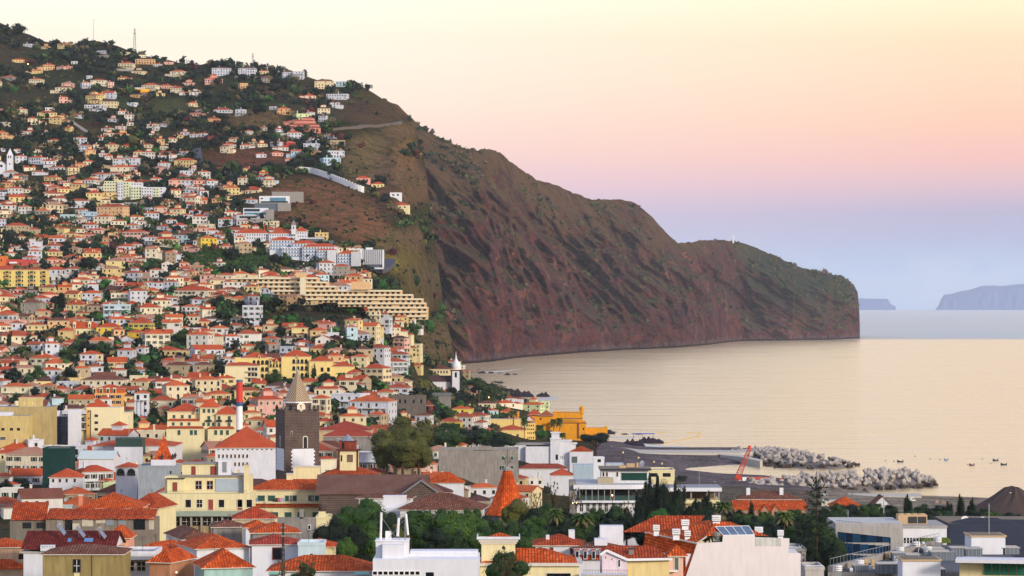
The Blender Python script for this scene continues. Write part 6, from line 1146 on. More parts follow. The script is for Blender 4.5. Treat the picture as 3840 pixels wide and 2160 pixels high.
# --- the wide low market roof and the shop roofs in front
simple('wide_low_shed', 'very wide low shed with flat pitched orange roof', 'shed', 345, 655, 1672, 'h1672,9', 24, 2.4, WH, TILE, 0)
t = simple('green_metal_block', 'dark green metal clad block with white lower wall', 'building', 434, 532, 1650, 'h1650,12', 10, 0, plain('green_cladding', '24403c', .6), FLAT, 0); t.box('lower_wall', 430, 536, 1676, None, -.6, 0, WH)
simple('netted_building', 'building wrapped in dark green scaffold netting', 'building', 160, 262, 1686, 'h1686,14', 12, 0, plain('green_netting', '1d3a38', .95, 0, .05, .4), FLAT, 0)
simple('wide_orange_roof_house', 'low house with wide orange roof in front of the green scaffold netting', 'house', 186, 306, 1790, 'h1790,7', 12, 2.6, WH, TILE, 4, (200, 225, 250, 280), 6, 8, 12, 'g')
simple('long_red_roof_house', 'long low house with red roof left of the green scaffold netting', 'house', -30, 160, 1700, 'h1700,8', 10, 1.6, CREAM, TILE, 0, (10, 50, 90, 130), 8, 8, 12, 'g')
simple('white_ridged_shed', 'white shed with pale sloping metal roof', 'shed', 295, 425, 1720, 'h1720,9', 14, 2.2, WH, plain('pale_sheet_roof', 'c3cdc4', .5), 0, gable='x')
t = simple('arched_porch_house', 'white house with arched upper porch and pyramid roof', 'house', 434, 515, 1752, 'h1752,12', 8, 1.4, WH, TILE, 0); arches(t, [452, 492], [1757], 30, 26, 0)
simple('grey_blue_block', 'tall plain grey and pale blue block behind the stepped cream block', 'building', 518, 662, 1752, 'h1752,14', 12, 0, wall_mat('9aa3ac', .3), FLAT, 0, (640,), 14, 6, 14, 'm')
simple('old_market', 'broad dusty red market roofs behind the clock tower', 'building', 1196, 1390, 1614, 'h1614,9', 20, 3.2, wall_mat('c9b48a', .3), tile_mat('b04a36'), 0)
simple('green_corner_market', 'grey walled market hall with red roof and green corner post', 'building', 1212, 1400, 1636, 'h1636,9', 14, 3, GRW, tile_mat('b04a36'), 0)
t = simple('stone_ruin', 'roofless dark grey stone ruin with empty window holes', 'building', 1455, 1595, 1488, 'h1488,11', 12, 0, wall_mat('6e6862', 1.), plain('ruin_floor', '57524a', .95), 0, (1480, 1500, 1520, 1551, 1580), 10, 7, 14, 'm')
simple('long_grey_shed', 'long dark grey pitched shed behind the stone ruin', 'shed', 1500, 1690, 1484, 'h1484,4', 12, 1.4, GRW, plain('grey_sheet_roof', '6a6862', .9), 0, gable='x')
simple('seaside_villa', 'cream villa with central gable and brown roofs beside the domed church', 'villa', 1580, 1690, 1384, 'h1384,9', 16, 3.6, wall_mat('ddd0a8', .2), tile_mat('7c4a3a'), 0, tuple(1588+k*11 for k in range(9)), 6, 5, 10, 'm')
simple('dark_red_shed', 'dark red timber shed beside the stone ruin', 'shed', 1596, 1624, 1520, 'h1520,5', 8, 3, wall_mat('8c3830', .3), tile_mat('7c4a3a'), 20)
# yellow building in front of the fort
t = simple('long_yellow_building', 'long pale yellow building with green shutters and low red roof before the fort', 'building', 1866, 1974, 1612, 1700, 16, 2.6, YEL, TILE, 0, (1913, 1941), 16, 9, 14, 's'); t.wins([1913, 1941], [1652], 9, 12, style='s'); t.box('side_wing', 1974, 2008, 1588, None, 6, 30, YEL, FLATL); mb = MB(); mb.gable(t.x(1968), t.x(2004), 5, 30, t.z(1578), 2.5, TILE, WH, 'y'); t.part('gable_roof', mb); t.wins([1980+k*7 for k in range(4)], [1594, 1608, 1622, 1640], 3.5, 7, y=6, style='m')
# --- the ochre fort
c = cr(1400, 1200, 2.576); FO = wall_mat('e09a1c', .25); FB = plain('brown_parapet_stone', '6e3c28', .9); t = B('sea_fort', 'ochre yellow sea fort with battlements and small domed sentry turret', 'fort', 1978, 2200, 1860, z0=2.5)
t.box('wall', 2062, 2198, 1584, None, 0, 18, FO, FB); t.box('gate_wall', 1978, 2080, 1562, None, 6, 22, FO); t.box('upper_wall', 2075, 2187, 1550, None, 8, 22, FO, FB)
for k in range(14): u = 2078+k*8; mb = MB(); mb.box(t.x(u), t.x(u+4.5), 8, 8.8, t.z(1550), t.z(1542+1.2*math.sin(k*.25)), FO); t.part('merlon', mb)
for k in range(17): u = 2064+k*8; mb = MB(); mb.box(t.x(u), t.x(u+4), 0, .8, t.z(1584), t.z(1577), FO); t.part('merlon', mb)
mb = MB(); mb.box(t.x(2062), t.x(2199), -.15, 0, t.z(1588), t.z(1585), FB); t.part('parapet', mb); t.box('corner_stones', 2164, 2171, 1586, 1645, -.2, .5, FB)
mb = MB(); mb.lathe(t.x(2183), 9, [(.4, t.z(1562)), (1.5, t.z(1552)), (1.5, t.z(1534)), (1.7, t.z(1533)), (1.2, t.z(1528)), (.5, t.z(1525)), (.2, t.z(1522))], 12, FO); t.part('turret', mb)
for u0_, u1_, v, m in ((1980, 2030, 1556, TILE), (2024, 2076, 1560, tile_mat('b0603c'))): t.hip(u0_, u1_, v, 5, 18, 3.4, m, .3)
for u, v in ((2028, 1568), (2188, 1604), (2188, 1630)): t.win(u, v, 6, 8, y=6 if u < 2060 else 0, style='m')
t.box('wall_stair', 1990, 2064, 1600, None, 3, 8, FO); t.box('low_wall', 2198, 2280, 1606, None, 10, 14, FO, FB); mb = MB(); mb.lathe(t.x(2275), 11, [(1.1, t.z(1612)), (1.1, t.z(1604)), (.6, t.z(1601)), (.1, t.z(1599))], 10, FO); t.part('turret', mb)
for k in range(9):
    mb = MB(); mb.ngon_taper(0, 0, 0, 2.3, .05, .05, 4, METAL); mb.ngon_taper(0, 0, 2.1, 2.7, 1.3, .1, 6, plain('parasol_cloth', '4a4650', .9)); tag(mb.build('parasol', None, None, (t.root.location.x+t.x(2116+k*8), t.root.location.y+3.5, t.root.location.z+t.z(1584)+.05)), 'dark open parasol in the row on the fort terrace', 'parasol', 'parasols on the fort terrace')
for u in (2164, 2171): pass
t = B('rooftop_pergola_house', 'flat yellow roof terrace with pergola posts near the fort', 'building', 1830, 1960, 1760); t.box('wall', 1834, 1958, 1572, None, 0, 12, YEL, FLATL); mb = MB()
for k in range(14): mb.box(t.x(1836+k*9), t.x(1837+k*9), .2, .4, t.z(1573), t.z(1562), DARK)
mb.box(t.x(1834), t.x(1956), .1, .4, t.z(1562), t.z(1561), DARK); t.part('pergola', mb)
# ---------------------------------------------------------------- fill the town, build the houses
LANDS = [('striped chimney', 897, 1540), ('clock tower', 1115, 1560), ('domed church', 1690, 1420), ('terraced hotel', 1250, 1110), ('hospital', 1230, 940), ('green apartments', 500, 710), ('hill church', 30, 610), ('yellow apartments', 80, 1040),
 ('sea fort', 2120, 1590), ('sphere-topped cone', 1900, 1850), ('thin orange spire', 609, 1690), ('mansard block', 405, 1480), ('cream mansion', 745, 1560), ('arcaded hotel', 1060, 1370), ('dormered villa', 309, 1215), ('glass villa', 1030, 750), ('ploughed field', 860, 580), ('banana field', 880, 970),
 ('tall mast', 505, 150), ('thin ridge pole', 350, 110), ('lattice mast', 948, 225), ('zigzag white wall', 1240, 670), ('mustard wall', 490, 340), ('pink hotel', 1120, 470), ('stepped block', 760, 1830), ('glass block', 185, 1590), ('red block', 70, 990), ('seminary spire', 1103, 850)]
def near(u, v, dd, W_, others):
    x, y = X(u, dd), dd
    for o in others:
        if abs(o[1]-y) < 40 and abs(o[0]-x) < (W_+o[2])/2+2.5 and abs(o[1]-y) < 13: return True
    return False
occ = [(X(s['u'], s['d']), s['d']+s['D']/2, s['W']) for s in SPECS]
for o in [o for o in C.objects if o.type == 'EMPTY' and o.parent is None]:
    kids = [v for ch in o.children for v in ch.data.vertices[:]] if o.children else []
    if kids: xs = [v.co.x for v in kids]; ys = [v.co.y for v in kids]; occ += [(o.location.x, o.location.y+yy, max(xs)-min(xs)) for yy in np.arange(min(ys), max(ys)+6, 8)]
def bare(U, V):
    return any(((U-cx)/rx)**2+((V-cy)/ry)**2 < 1 for cx, cy, rx, ry in ((780,505,150,66),(600,395,110,28),(940,290,110,60),(930,400,85,60),(430,265,60,24),(1000,640,70,70),(1060,720,60,90),(600,652,130,30),(540,640,60,28),(900,560,100,60),(470,345,60,20),(740,225,90,18),
      (150,200,110,24),(180,85,170,24),(280,262,40,14),(200,335,50,14),(690,400,60,22),(640,300,80,25),(1050,470,80,70),(1010,330,60,40),(1100,860,60,60),(60,250,80,20),(30,130,60,30)))
def sbox(s_):
    return (s_['u']-s_['w']/2, s_['u']+s_['w']/2, s_['v']-s_['w']*.22, s_['v']+s_['h']*F/s_['d']*.8, s_['d'])
SB_ = [sbox(s_) for s_ in SPECS]
for o in [o for o in C.objects if o.type == 'EMPTY' and o.parent is None]:
    P_ = []
    for ch in o.children:
        M_ = o.matrix_basis @ ch.matrix_basis
        for vx in ch.data.vertices: w_ = M_ @ vx.co; P_.append((1920+w_.x*F/w_.y, V0-(w_.z-H)*F/w_.y, w_.z-o.location.z))
    if P_: SB_.append((min(p[0] for p in P_), max(p[0] for p in P_), min(p[1] for p in P_), max(p[1] for p in P_ if p[2] > 0), o.location.y))
def hides(b):
    for q in SB_:
        w = min(b[1], q[1])-max(b[0], q[0]); h_ = min(b[3], q[3])-max(b[2], q[2])
        if w > 0 and h_ > 0 and b[4] < q[4]+15 and w*h_ > .3*min((b[1]-b[0])*(b[3]-b[2]), (q[1]-q[0])*(q[3]-q[2])): return True
    return False
rf = random.Random(5); nf = 0
def dens(V):
    return .05 if V < 230 else .09 if V < 330 else .22 if V < 420 else .5 if V < 520 else .75
for _ in range(9000):
    u = rf.uniform(-30, 1560); v = rf.uniform(240, 1640) if rf.random() < .75 else rf.uniform(700, 1640)
    if 1030 < u < 1390 and 585 < v < 745: continue
    if (v < 640 and u > 1330) or (u > 1370 and v < 1160): continue
    if rf.random() > dens(v/K) or bare(u/K, v/K): continue
    st = rf.choice((1, 1, 2, 2, 3) if v > 900 else (1, 1, 2)); h = st*2.95+.2
    dd = hit(u, v, h)
    if dd is None or dd > 3400 or dd < 980: continue
    W_ = rf.uniform(8, 14)
    if near(u, v, dd, W_, occ): continue
    if hides((u-W_*F/dd/2, u+W_*F/dd/2, v-W_*F/dd*.2, v+h*F/dd*.8, dd)): continue
    nf += 1; occ.append((X(u, dd), dd+4, W_))
    wl = rf.choices('wcypogtb', (40, 28, 9, 7, 3, 5, 7, 3))[0]; rl = rf.choices('rldf', (70, 10, 10, 10))[0]
    add(u, v, W_*F/dd, wl+rl+str(st)+rf.choice(('h', 'h', 'h', 'g')), d=dd)
TR_ = [(q[0], q[1], q[2], min(q[3], q[2]+105), q[4]) for q in SB_]; SP_ = [sbox(s_) for s_ in SPECS]
for _ in range(5000):     # low roofs packed between the larger buildings of the old town
    u = rf.uniform(-40, 1960); v = rf.uniform(1600, 1905); st = rf.choice((1, 2, 2, 3)); h = st*2.95+.2; dd = hit(u, v, h)
    if dd is None: continue
    W_ = rf.uniform(9, 16); b = (u-W_*F/dd/2, u+W_*F/dd/2, v-W_*F/dd*.2, v+h*F/dd*.5, dd); bad = False
    for q in TR_+SP_:
        w = min(b[1], q[1])-max(b[0], q[0]); h_ = min(b[3], q[3])-max(b[2], q[2])
        if w > 0 and h_ > 0 and w*h_ > (.08 if b[4] < q[4] else .75)*(b[1]-b[0])*(b[3]-b[2]): bad = True; break
    if bad: continue
    add(u, v, W_*F/dd, rf.choices('wcypogt', (36, 26, 8, 6, 4, 10, 10))[0]+rf.choices('rldf', (66, 8, 16, 10))[0]+str(st)+rf.choice('hhg'), d=dd); SP_.append(b); nf += 1
print('houses by hand', NHAND, 'filled', nf)
SPECS.sort(key=lambda s: -s['w']*(s['st']*2.95/s['d']*F+4))
names_used = {}
STN = {1: 'one-storey', 2: 'two-storey', 3: 'three-storey', 4: 'four-storey'}
ORD = ['', 'second ', 'third ', 'fourth ', 'fifth ', 'sixth ', 'seventh ', 'eighth ', 'ninth ', 'tenth ', 'eleventh ', 'twelfth ']
def place_words(u, v, lands=None):
    best = min(lands or LANDS, key=lambda L: math.hypot(u-L[1], (v-L[2])*1.3)); du, dv = u-best[1], v-best[2]
    a = math.degrees(math.atan2(-dv*1.3, du)) % 360
    dr = ['right of', 'above right of', 'above', 'above left of', 'left of', 'below left of', 'below', 'below right of'][int((a+22.5)//45) % 8]
    return dr, best[0], math.hypot(du, dv*1.3)
def labels_for(items):
    """items: (look, u, v); rank look-alikes in the same direction from the same landmark by how near they stand to it"""
    key = {}
    for i, (look, u, v) in enumerate(items):
        dr, nm, dist = place_words(u, v); key.setdefault((look, dr, nm), []).append((dist, i))
    out = [None]*len(items)
    for (look, dr, nm), L in key.items():
        L.sort()
        for k, (_, i) in enumerate(L):
            out[i] = f"{look}, {ORD[min(k, 11)]}nearest {dr} the {nm}" if len(L) > 1 else f"{look}, {dr} the {nm}"
    return out
N_IND = 272
ind, rest = SPECS[:N_IND], SPECS[N_IND:]
looks = []
for s in ind:
    big = 'wide ' if s['w'] > 110 else 'tiny ' if s['w'] < 34 else 'small ' if s['w'] < 46 else ''
    looks.append((f"{big}{WN[s['wall']]} {STN[s['st']]} house, {RN[s['roof']]}", s['u'], s['v']))
LB = labels_for(looks)
for s, lb in zip(ind, LB):
    r = random.Random(s['seed']); z0 = G(s['u'], s['d']); pw = s['w']
    parts = house_geo(s['W'], s['D'], s['h'], s['st'], s['wall'], s['roof'], s['rt'], r, 1 if pw > 60 else 0)
    zb = Z(s['v'], s['d'])-s['h']
    loc = (X(s['u'], s['d']), s['d'], zb)
    if pw >= 34:
        t_ = thing('house', lb, 'house', loc, R(s['yaw']), 'houses of the town')
        for nm, mb in parts: mb.build(nm, None, t_)
    else:
        m_ = MB()
        for nm, mb in parts: n0 = len(m_.v); m_.v += mb.v; m_.f += [tuple(i+n0 for i in f) for f in mb.f]; m_.m += mb.m; m_.uv += mb.uv
        o = m_.build('house', None, None, loc, R(s['yaw'])); tag(o, lb, 'house', 'houses of the town')
big = MB()
for s in rest:
    r = random.Random(s['seed']); parts = house_geo(s['W'], s['D'], s['h'], s['st'], s['wall'], s['roof'], s['rt'], r, 0)
    zb = Z(s['v'], s['d'])-s['h']; a = R(s['yaw']); ca, sa = math.cos(a), math.sin(a); lx, ly = X(s['u'], s['d']), s['d']
    for nm, mb in parts:
        n0 = len(big.v); big.v += [(lx+x*ca-y*sa, ly+x*sa+y*ca, zb+z) for x, y, z in mb.v]; big.f += [tuple(i+n0 for i in f) for f in mb.f]; big.m += mb.m; big.uv += mb.uv
if big.f: tag(big.build('distant_houses'), 'the many smallest white and pastel houses packed over the hillside', kind='stuff')
# ---------------------------------------------------------------- trees
LEAFS = {'b': leaf_mat('223a1c', '5a7430'), 'd': leaf_mat('122218', '2a4222'), 'o': leaf_mat('4e5226', '8e8444'), 'r': leaf_mat('4a2526', '7a4038'), 'g': leaf_mat('2c5a26', '5f8f34'), 't': leaf_mat('5a5438', '8a7c50'), 'v': leaf_mat('2a481c', '6c8632')}
BARK = plain('bark', '4a3b30', .95, 0, .05, .3)
def leafcloud(mb, lobes, n, leaf, mat, r, tones, flat=.25):
    tot = sum(l[3]*l[4] for l in lobes)
    for cx, cy, cz, a, b_ in lobes:
        m = max(6, int(n*a*b_/tot)); lt = r.uniform(-.12, .12)
        for _ in range(m):
            z = r.uniform(-1, 1) if r.random() < .8 else r.uniform(0, 1); t_ = r.uniform(0, 2*math.pi); q = math.sqrt(max(0, 1-z*z)); rr = r.uniform(.72, 1.06)
            nrm = Vector((q*math.cos(t_), q*math.sin(t_), z)); p_ = Vector((cx+nrm.x*a*rr, cy+nrm.y*a*rr, cz+nrm.z*b_*rr))
            d_ = (nrm+Vector((r.uniform(-1, 1), r.uniform(-1, 1), r.uniform(-.6, 1)))*.8).normalized(); u_ = d_.orthogonal().normalized(); w_ = d_.cross(u_); g = r.uniform(0, 6.28); u_, w_ = u_*math.cos(g)+w_*math.sin(g), w_*math.cos(g)-u_*math.sin(g)
            s1, s2 = leaf*r.uniform(.6, 1.3), leaf*r.uniform(.4, .9)
            mb.face([p_-u_*s1, p_-w_*s2*.7, p_+u_*s1, p_+w_*s2], mat); tones.append(r.uniform(0, .5)+lt)
def core(mb, lobes, mat, tones, k=.7):
    for cx, cy, cz, a, b_ in lobes:
        n0 = len(mb.f)
        prev = None
        for i in range(5):
            th = math.pi*i/4; ring = [(cx+a*k*math.sin(th)*math.cos(2*math.pi*j/6), cy+a*k*math.sin(th)*math.sin(2*math.pi*j/6), cz-b_*k*math.cos(th)) for j in range(6)]
            if prev:
                for j in range(6): mb.face([prev[j], prev[(j+1) % 6], ring[(j+1) % 6], ring[j]], mat)
            prev = ring
        tones += [-.1]*(len(mb.f)-n0)
def treemesh(kind, seed, n, leaf):
    """unit tree: height 1, crown width about 1 (0.3 for columns); returns crown and trunk meshes"""
    r = random.Random(seed); mb = MB(); tones = []; tk = MB(); mat = None; L = []
    k0 = kind[0]
    if k0 in 'bdogtrv':
        m = r.randint(6, 9)
        L = [(0, 0, .56, .32, .38)]+[(.3*math.cos(a)*r.uniform(.6, 1.1), .3*math.sin(a)*r.uniform(.6, 1.1), r.uniform(.26, .78), r.uniform(.17, .27), r.uniform(.14, .22)) for a in [6.28*i/m+r.random() for i in range(m)]]+[(r.uniform(-.1, .1), r.uniform(-.1, .1), .86, .16, .13)]
        tk.bar((0, 0, -.15), (0, 0, .5), .035, BARK, 6, .02)
        for i in range(4): a = i*1.6; tk.bar((0, 0, .25), (.25*math.cos(a), .25*math.sin(a), .6), .018, BARK, 4, .008)
        mt = LEAFS[k0]
    elif k0 == 'j':   # upright dark conifer of several points
        mt = LEAFS['d']; L = [(0, 0, .5-.02*0, .26, .42)]+[(r.uniform(-.2, .2), r.uniform(-.2, .2), z, .15*(1.25-z), .16) for z in (.2, .3, .42, .55, .65, .75, .86)]+[(r.choice((-.22, .2)), 0, .5, .12, .25)]
        tk.bar((0, 0, -.1), (0, 0, .3), .04, BARK, 6)
    elif k0 == 'y':   # cypress column
        mt = LEAFS['d']; L = [(r.uniform(-.015, .015), 0, z, .11*math.sin(min(1, (1.06-z)*2.2)*1.5)+.015, .1) for z in (.12, .22, .32, .42, .52, .62, .72, .82, .9, .96)]; tk.bar((0, 0, -.1), (0, 0, .2), .03, BARK, 5)
    elif k0 == 'a':   # tiered norfolk pine
        mt = LEAFS['d']; tk.bar((0, 0, -.1), (0, 0, 1.0), .018, BARK, 6, .004); L = []
        for i in range(13):
            z = .12+.86*i/13; R_ = .42*(1-z)**.8+.03; m = 7
            for j in range(m):
                a = 6.28*j/m+i*.7
                for q in (.35, .65, .95): L.append((R_*q*math.cos(a), R_*q*math.sin(a), z-.02+.05*q*q, .055*(1.2-z), .014))
    elif k0 == 'u':   # umbrella pine
        mt = LEAFS['d']; L = [(r.uniform(-.35, .35), r.uniform(-.3, .3), r.uniform(.68, .84), .2, .12) for _ in range(9)]; tk.bar((0, 0, -.1), (.03, 0, .7), .035, BARK, 6, .02)
        for i in range(4): a = i*1.6+.4; tk.bar((.02, 0, .4), (.3*math.cos(a), .3*math.sin(a), .7), .016, BARK, 4)
    elif k0 == 's':   # sparse, nearly bare
        mt = LEAFS['t']; L = []
        for i in range(26):
            a = r.uniform(0, 6.28); e = Vector((r.uniform(.1, .38)*math.cos(a), r.uniform(.1, .38)*math.sin(a), r.uniform(.45, 1))); tk.bar((0, 0, .2+.3*r.random()), e, .008, BARK, 3, .003); L.append((e.x, e.y, e.z, .035, .035))
        tk.bar((0, 0, -.1), (0, 0, .6), .02, BARK, 5, .01)
    elif k0 == 'p':   # palm
        mt = leaf_mat('31481f', '6c7a34', 'palm_fronds'); tk.bar((0, 0, -.1), (.01, 0, .74), .028, BARK, 7, .02)
        for i in range(34):
            a = i*2.4; el = 1.25-1.9*(i/34); p0 = Vector((.01, 0, .75)); dirh = Vector((math.cos(a), math.sin(a), 0)); up = Vector((0, 0, 1)); pts = []
            for q in range(5): t_ = q/4; pts.append(p0+dirh*(.34*t_*math.cos(el*.6))+up*(.3*t_*math.sin(el)-.2*t_*t_))
            sd = dirh.cross(up)
            for q in range(4):
                w0, w1 = (.02, .05, .06, .045, .005)[q], (.02, .05, .06, .045, .005)[q+1]
                for sg in (-1, 1): mb.face([pts[q], pts[q+1], pts[q+1]+sd*sg*w1-up*w1*.7, pts[q]+sd*sg*w0-up*w0*.7], mt if i < 27 else LEAFS['t']); tones.append(r.uniform(0, .5))
    if k0 not in 'pas': core(mb, L, mt, tones, .84 if n > 3000 else .72)
    if L: leafcloud(mb, L, n, leaf, mt, r, tones)
    me = mb.mesh('crown', None); at = me.attributes.new('tone', 'FLOAT', 'FACE'); at.data.foreach_set('value', tones)
    return me, tk.mesh('trunk', None)
TM = {}
def tmesh(kind, var, lod):
    if (kind, var, lod) not in TM:
        n, leaf = {0: (280, .055), 1: (1200, .03), 2: (6000, .0145)}[lod]
        if kind == 'a': n, leaf = {0: (500, .03), 1: (1500, .02), 2: (6500, .011)}[lod]
        if kind in 'y': n = int(n*.6); leaf *= .6
        if kind == 's': n = int(n*.35)
        TM[(kind, var, lod)] = treemesh(kind, hash((ord(kind), var)) % 1000+lod, n, leaf)
    return TM[(kind, var, lod)]
TNAME = {'b': ('broadleaf_tree', 'round green broadleaf tree'), 'd': ('broadleaf_tree', 'dark green dense tree'), 'o': ('broadleaf_tree', 'olive green spreading tree'), 'g': ('broadleaf_tree', 'bright green bushy tree'), 'v': ('broadleaf_tree', 'fresh green leafy tree'), 't': ('shrub_tree', 'dry tan bushy tree'), 'r': ('broadleaf_tree', 'reddish purple leaved tree'), 'j': ('conifer_tree', 'dark pointed conifer'), 'y': ('cypress_tree', 'slim dark cypress'), 'a': ('araucaria_tree', 'tiered norfolk pine'), 'u': ('pine_tree', 'flat topped umbrella pine'), 's': ('sparse_tree', 'thin nearly bare tree'), 'p': ('palm_tree', 'shaggy palm')}
TREES = []
def tree(u, vtop, w, kind, d=None, h=None, lab=None):
    """w = crown width in pixels; h = whole height in pixels (hidden base allowed)"""
    h = h or w*1.1
    if d is None: d = hit(u, vtop+h*.96)
    if d is None: return
    if vtop < 1850 and u < 1000 and kind in 'bdvogj' and Z(vtop+h, d)-G(u, d) > 3: d = hit(u, vtop+h*.96) or d
    TREES.append((u, vtop, w, kind, d, h, lab))
def trows(x0, y0, s, txt):
    for t_ in txt.split():
        a = t_.split(','); tree(x0+float(a[0])/s, y0+float(a[1])/s, float(a[2])/s, a[4], None, float(a[3])/s)
trows(0, 1200, 3.22, """490,20,110,190,a 110,110,110,290,j 185,160,90,230,j 560,90,120,140,d 730,130,150,90,b 690,60,160,120,d 1080,210,300,260,d 1230,240,260,230,b 520,310,170,170,d 820,320,220,190,b 1590,290,38,260,y 1800,380,90,200,j 1860,430,90,170,j 1920,520,220,180,b 2200,160,180,160,d 2400,40,220,120,r 2180,0,160,100,d
60,600,200,180,d 190,560,200,220,d 870,840,280,230,g 1000,860,160,220,b 1100,850,200,210,d 1560,1020,140,130,b 1840,1140,190,180,b 1650,610,100,80,p 1265,500,60,110,a 820,570,120,80,r 1110,590,80,80,b 1460,430,160,120,g 1700,200,100,90,b 1030,170,140,110,d 1250,130,100,120,d 1830,620,100,90,g 2400,1400,60,50,b 30,1230,60,70,d 1280,950,130,100,b""")
trows(700, 1200, 3.22, """450,0,140,210,d 1530,520,120,280,j 1060,575,270,330,b 1200,690,150,110,d 1990,120,80,150,j 735,880,50,230,y 785,900,50,210,y 832,920,50,200,y 2080,560,120,190,j 1880,620,140,140,g 1770,640,110,130,d 1705,760,70,230,a 1720,1000,60,170,y 1800,1010,60,170,y 1870,1020,60,150,y 2250,660,200,140,b 2350,780,180,120,g 2480,800,180,120,g 2200,350,130,110,b 1010,1120,130,180,b 400,380,110,110,d 870,320,110,80,b 550,280,150,80,d 390,730,150,110,b
1430,640,110,110,b 1600,760,140,90,g 1900,760,200,110,g 2100,800,200,110,v 980,340,90,70,b 1300,110,110,80,p 670,60,160,60,d 1700,60,90,100,d 2350,300,180,140,g 2270,200,120,160,t 2400,400,150,120,g""")
trows(0, 700, 2.576, """640,540,150,120,d 800,510,160,130,b 880,530,120,110,d 960,545,120,90,b 860,670,200,150,d 790,700,120,110,b 1020,665,90,100,d 1310,900,170,110,d 1290,950,150,100,b 1370,990,110,120,d 1755,1170,130,210,j 1440,1210,110,120,d 1510,1240,90,120,o 930,1190,160,140,b 1090,1240,110,100,r 1880,1020,140,110,d 2220,590,150,150,d 2080,540,100,80,r 2110,1080,110,70,d 2190,1120,140,110,g 2060,1170,130,90,b 1900,400,120,120,d
2440,310,110,100,d 1320,160,120,110,b 1590,260,100,90,d 340,290,140,110,d 540,210,80,60,d 1490,510,70,90,j 745,930,36,100,y 670,950,100,60,r 1915,900,36,60,y 780,860,160,70,r 560,1180,100,80,b 380,1290,100,130,a 2350,1140,90,110,p 1190,1130,90,80,p 720,1060,80,110,p 1340,160,90,80,g 250,120,140,90,g 400,110,120,100,d 330,160,140,80,d 90,460,160,90,d 130,1200,160,90,b 30,420,70,120,d 460,500,110,80,d 1450,380,110,80,b 1230,420,90,60,d 2170,440,80,110,g 2300,120,130,60,d""")
trows(800, 700, 2.576, """190,590,150,120,d 610,640,140,140,d 700,630,130,150,b 620,570,70,70,d 970,690,110,90,d 1050,700,110,90,b 1410,970,160,210,d 970,1260,130,90,b 1150,1245,120,90,d 690,1240,150,100,g 1960,1210,160,110,b 2110,1160,80,100,j 2170,1190,120,120,g 1920,1310,220,140,g 1760,1320,200,120,t 390,320,110,110,d 1010,900,120,60,d 560,760,110,90,d 770,690,60,90,p 840,840,90,60,g 1600,880,120,100,g 1480,860,80,80,d
2000,160,80,60,d 780,140,80,60,r 940,120,70,50,r 1800,350,80,60,g 850,290,80,50,d 1190,1070,60,80,a 1280,1150,80,50,g 2050,1300,140,100,g 1850,1160,130,80,b 1620,1200,90,70,t""")
trows(0, 0, 1.9585, """1630,450,100,60,u 2030,505,90,60,u 1920,470,40,55,b 935,290,40,80,s 1093,345,50,60,u 140,165,130,130,d 30,100,50,60,u 70,170,90,90,d 1070,690,120,150,s 720,655,70,60,d 2110,590,120,70,d 2170,620,100,80,b 170,500,80,80,d 960,580,110,70,d 940,375,100,70,d 560,330,90,70,d 480,380,110,70,d 40,230,90,90,d 100,280,90,90,d 350,390,110,60,b 600,400,90,60,d 700,400,100,70,d
1060,1130,90,90,d 1160,1210,80,80,d 1220,1100,60,60,d 1540,980,110,80,r 520,1200,80,60,d 1430,770,20,70,p 1690,450,40,50,u 2640,600,60,60,d 1500,660,80,60,d 770,810,90,60,d 1600,560,60,60,d 1650,880,110,90,d 1720,760,110,70,b 1800,740,130,80,b 1900,760,110,90,d 1960,1180,110,90,d 2060,1190,110,90,b 2160,1160,140,110,d 2250,1150,140,100,d 2350,1180,110,100,b 2450,1240,110,80,d 2320,1020,90,50,u 1560,1210,130,80,d 1680,1215,120,70,b 2000,620,90,60,d 2260,640,70,60,d 2400,740,90,60,d 460,1090,70,90,d 140,1250,90,80,d 420,1260,90,60,d""")
# trees of the sea front and the city below, distances by their place among the roofs
for a in ((1505,1553,240,'o',1010,230),(1450,1610,120,'o',1000,160),(1570,1610,120,'o',1005,160),(1510,1640,150,'o',990,130),(1600,1566,90,'o',1180,110),(1670,1580,135,'b',1230,120),(1720,1600,90,'v',1210,100),(1640,1596,110,'b',1150,110),(1750,1604,110,'d',1200,100),(1810,1604,100,'b',1200,90),(1860,1620,110,'d',1170,80),(1700,1612,110,'v',1160,90),(1788,1592,110,'d',1230,100),(1880,1616,110,'b',1180,80),(1840,1606,80,'v',1200,80),(1440,1600,110,'o',1030,150),(2235,1614,120,'u',1330,110),
 (1690,1472,130,'d',1880,70),(1795,1412,90,'b',2150,70),(1835,1440,60,'b',2200,50),(1643,1402,26,'a',2150,66),(1515,1396,80,'d',2250,50),(1560,1440,50,'g',2100,40),(1905,1450,34,'b',2500,30),(1870,1460,44,'b',2400,30),
 (1872,1506,34,'p',1800,56),(1925,1530,44,'p',1760,60),(1966,1545,36,'p',1650,110),(2075,1556,34,'p',1560,90),(2098,1552,34,'p',1560,90),(2024,1580,44,'p',1500,80),(2056,1602,44,'p',1500,76),(2108,1612,40,'p',1500,66),(2130,1620,36,'p',1500,60),(2118,1590,40,'b',1700,36),(2030,1610,50,'g',1480,50),(2076,1625,60,'b',1480,46),
 (2540,1722,30,'p',1350,60),(2562,1720,30,'p',1350,62)):
    tree(a[0], a[1], a[2], a[3], a[4], a[5])
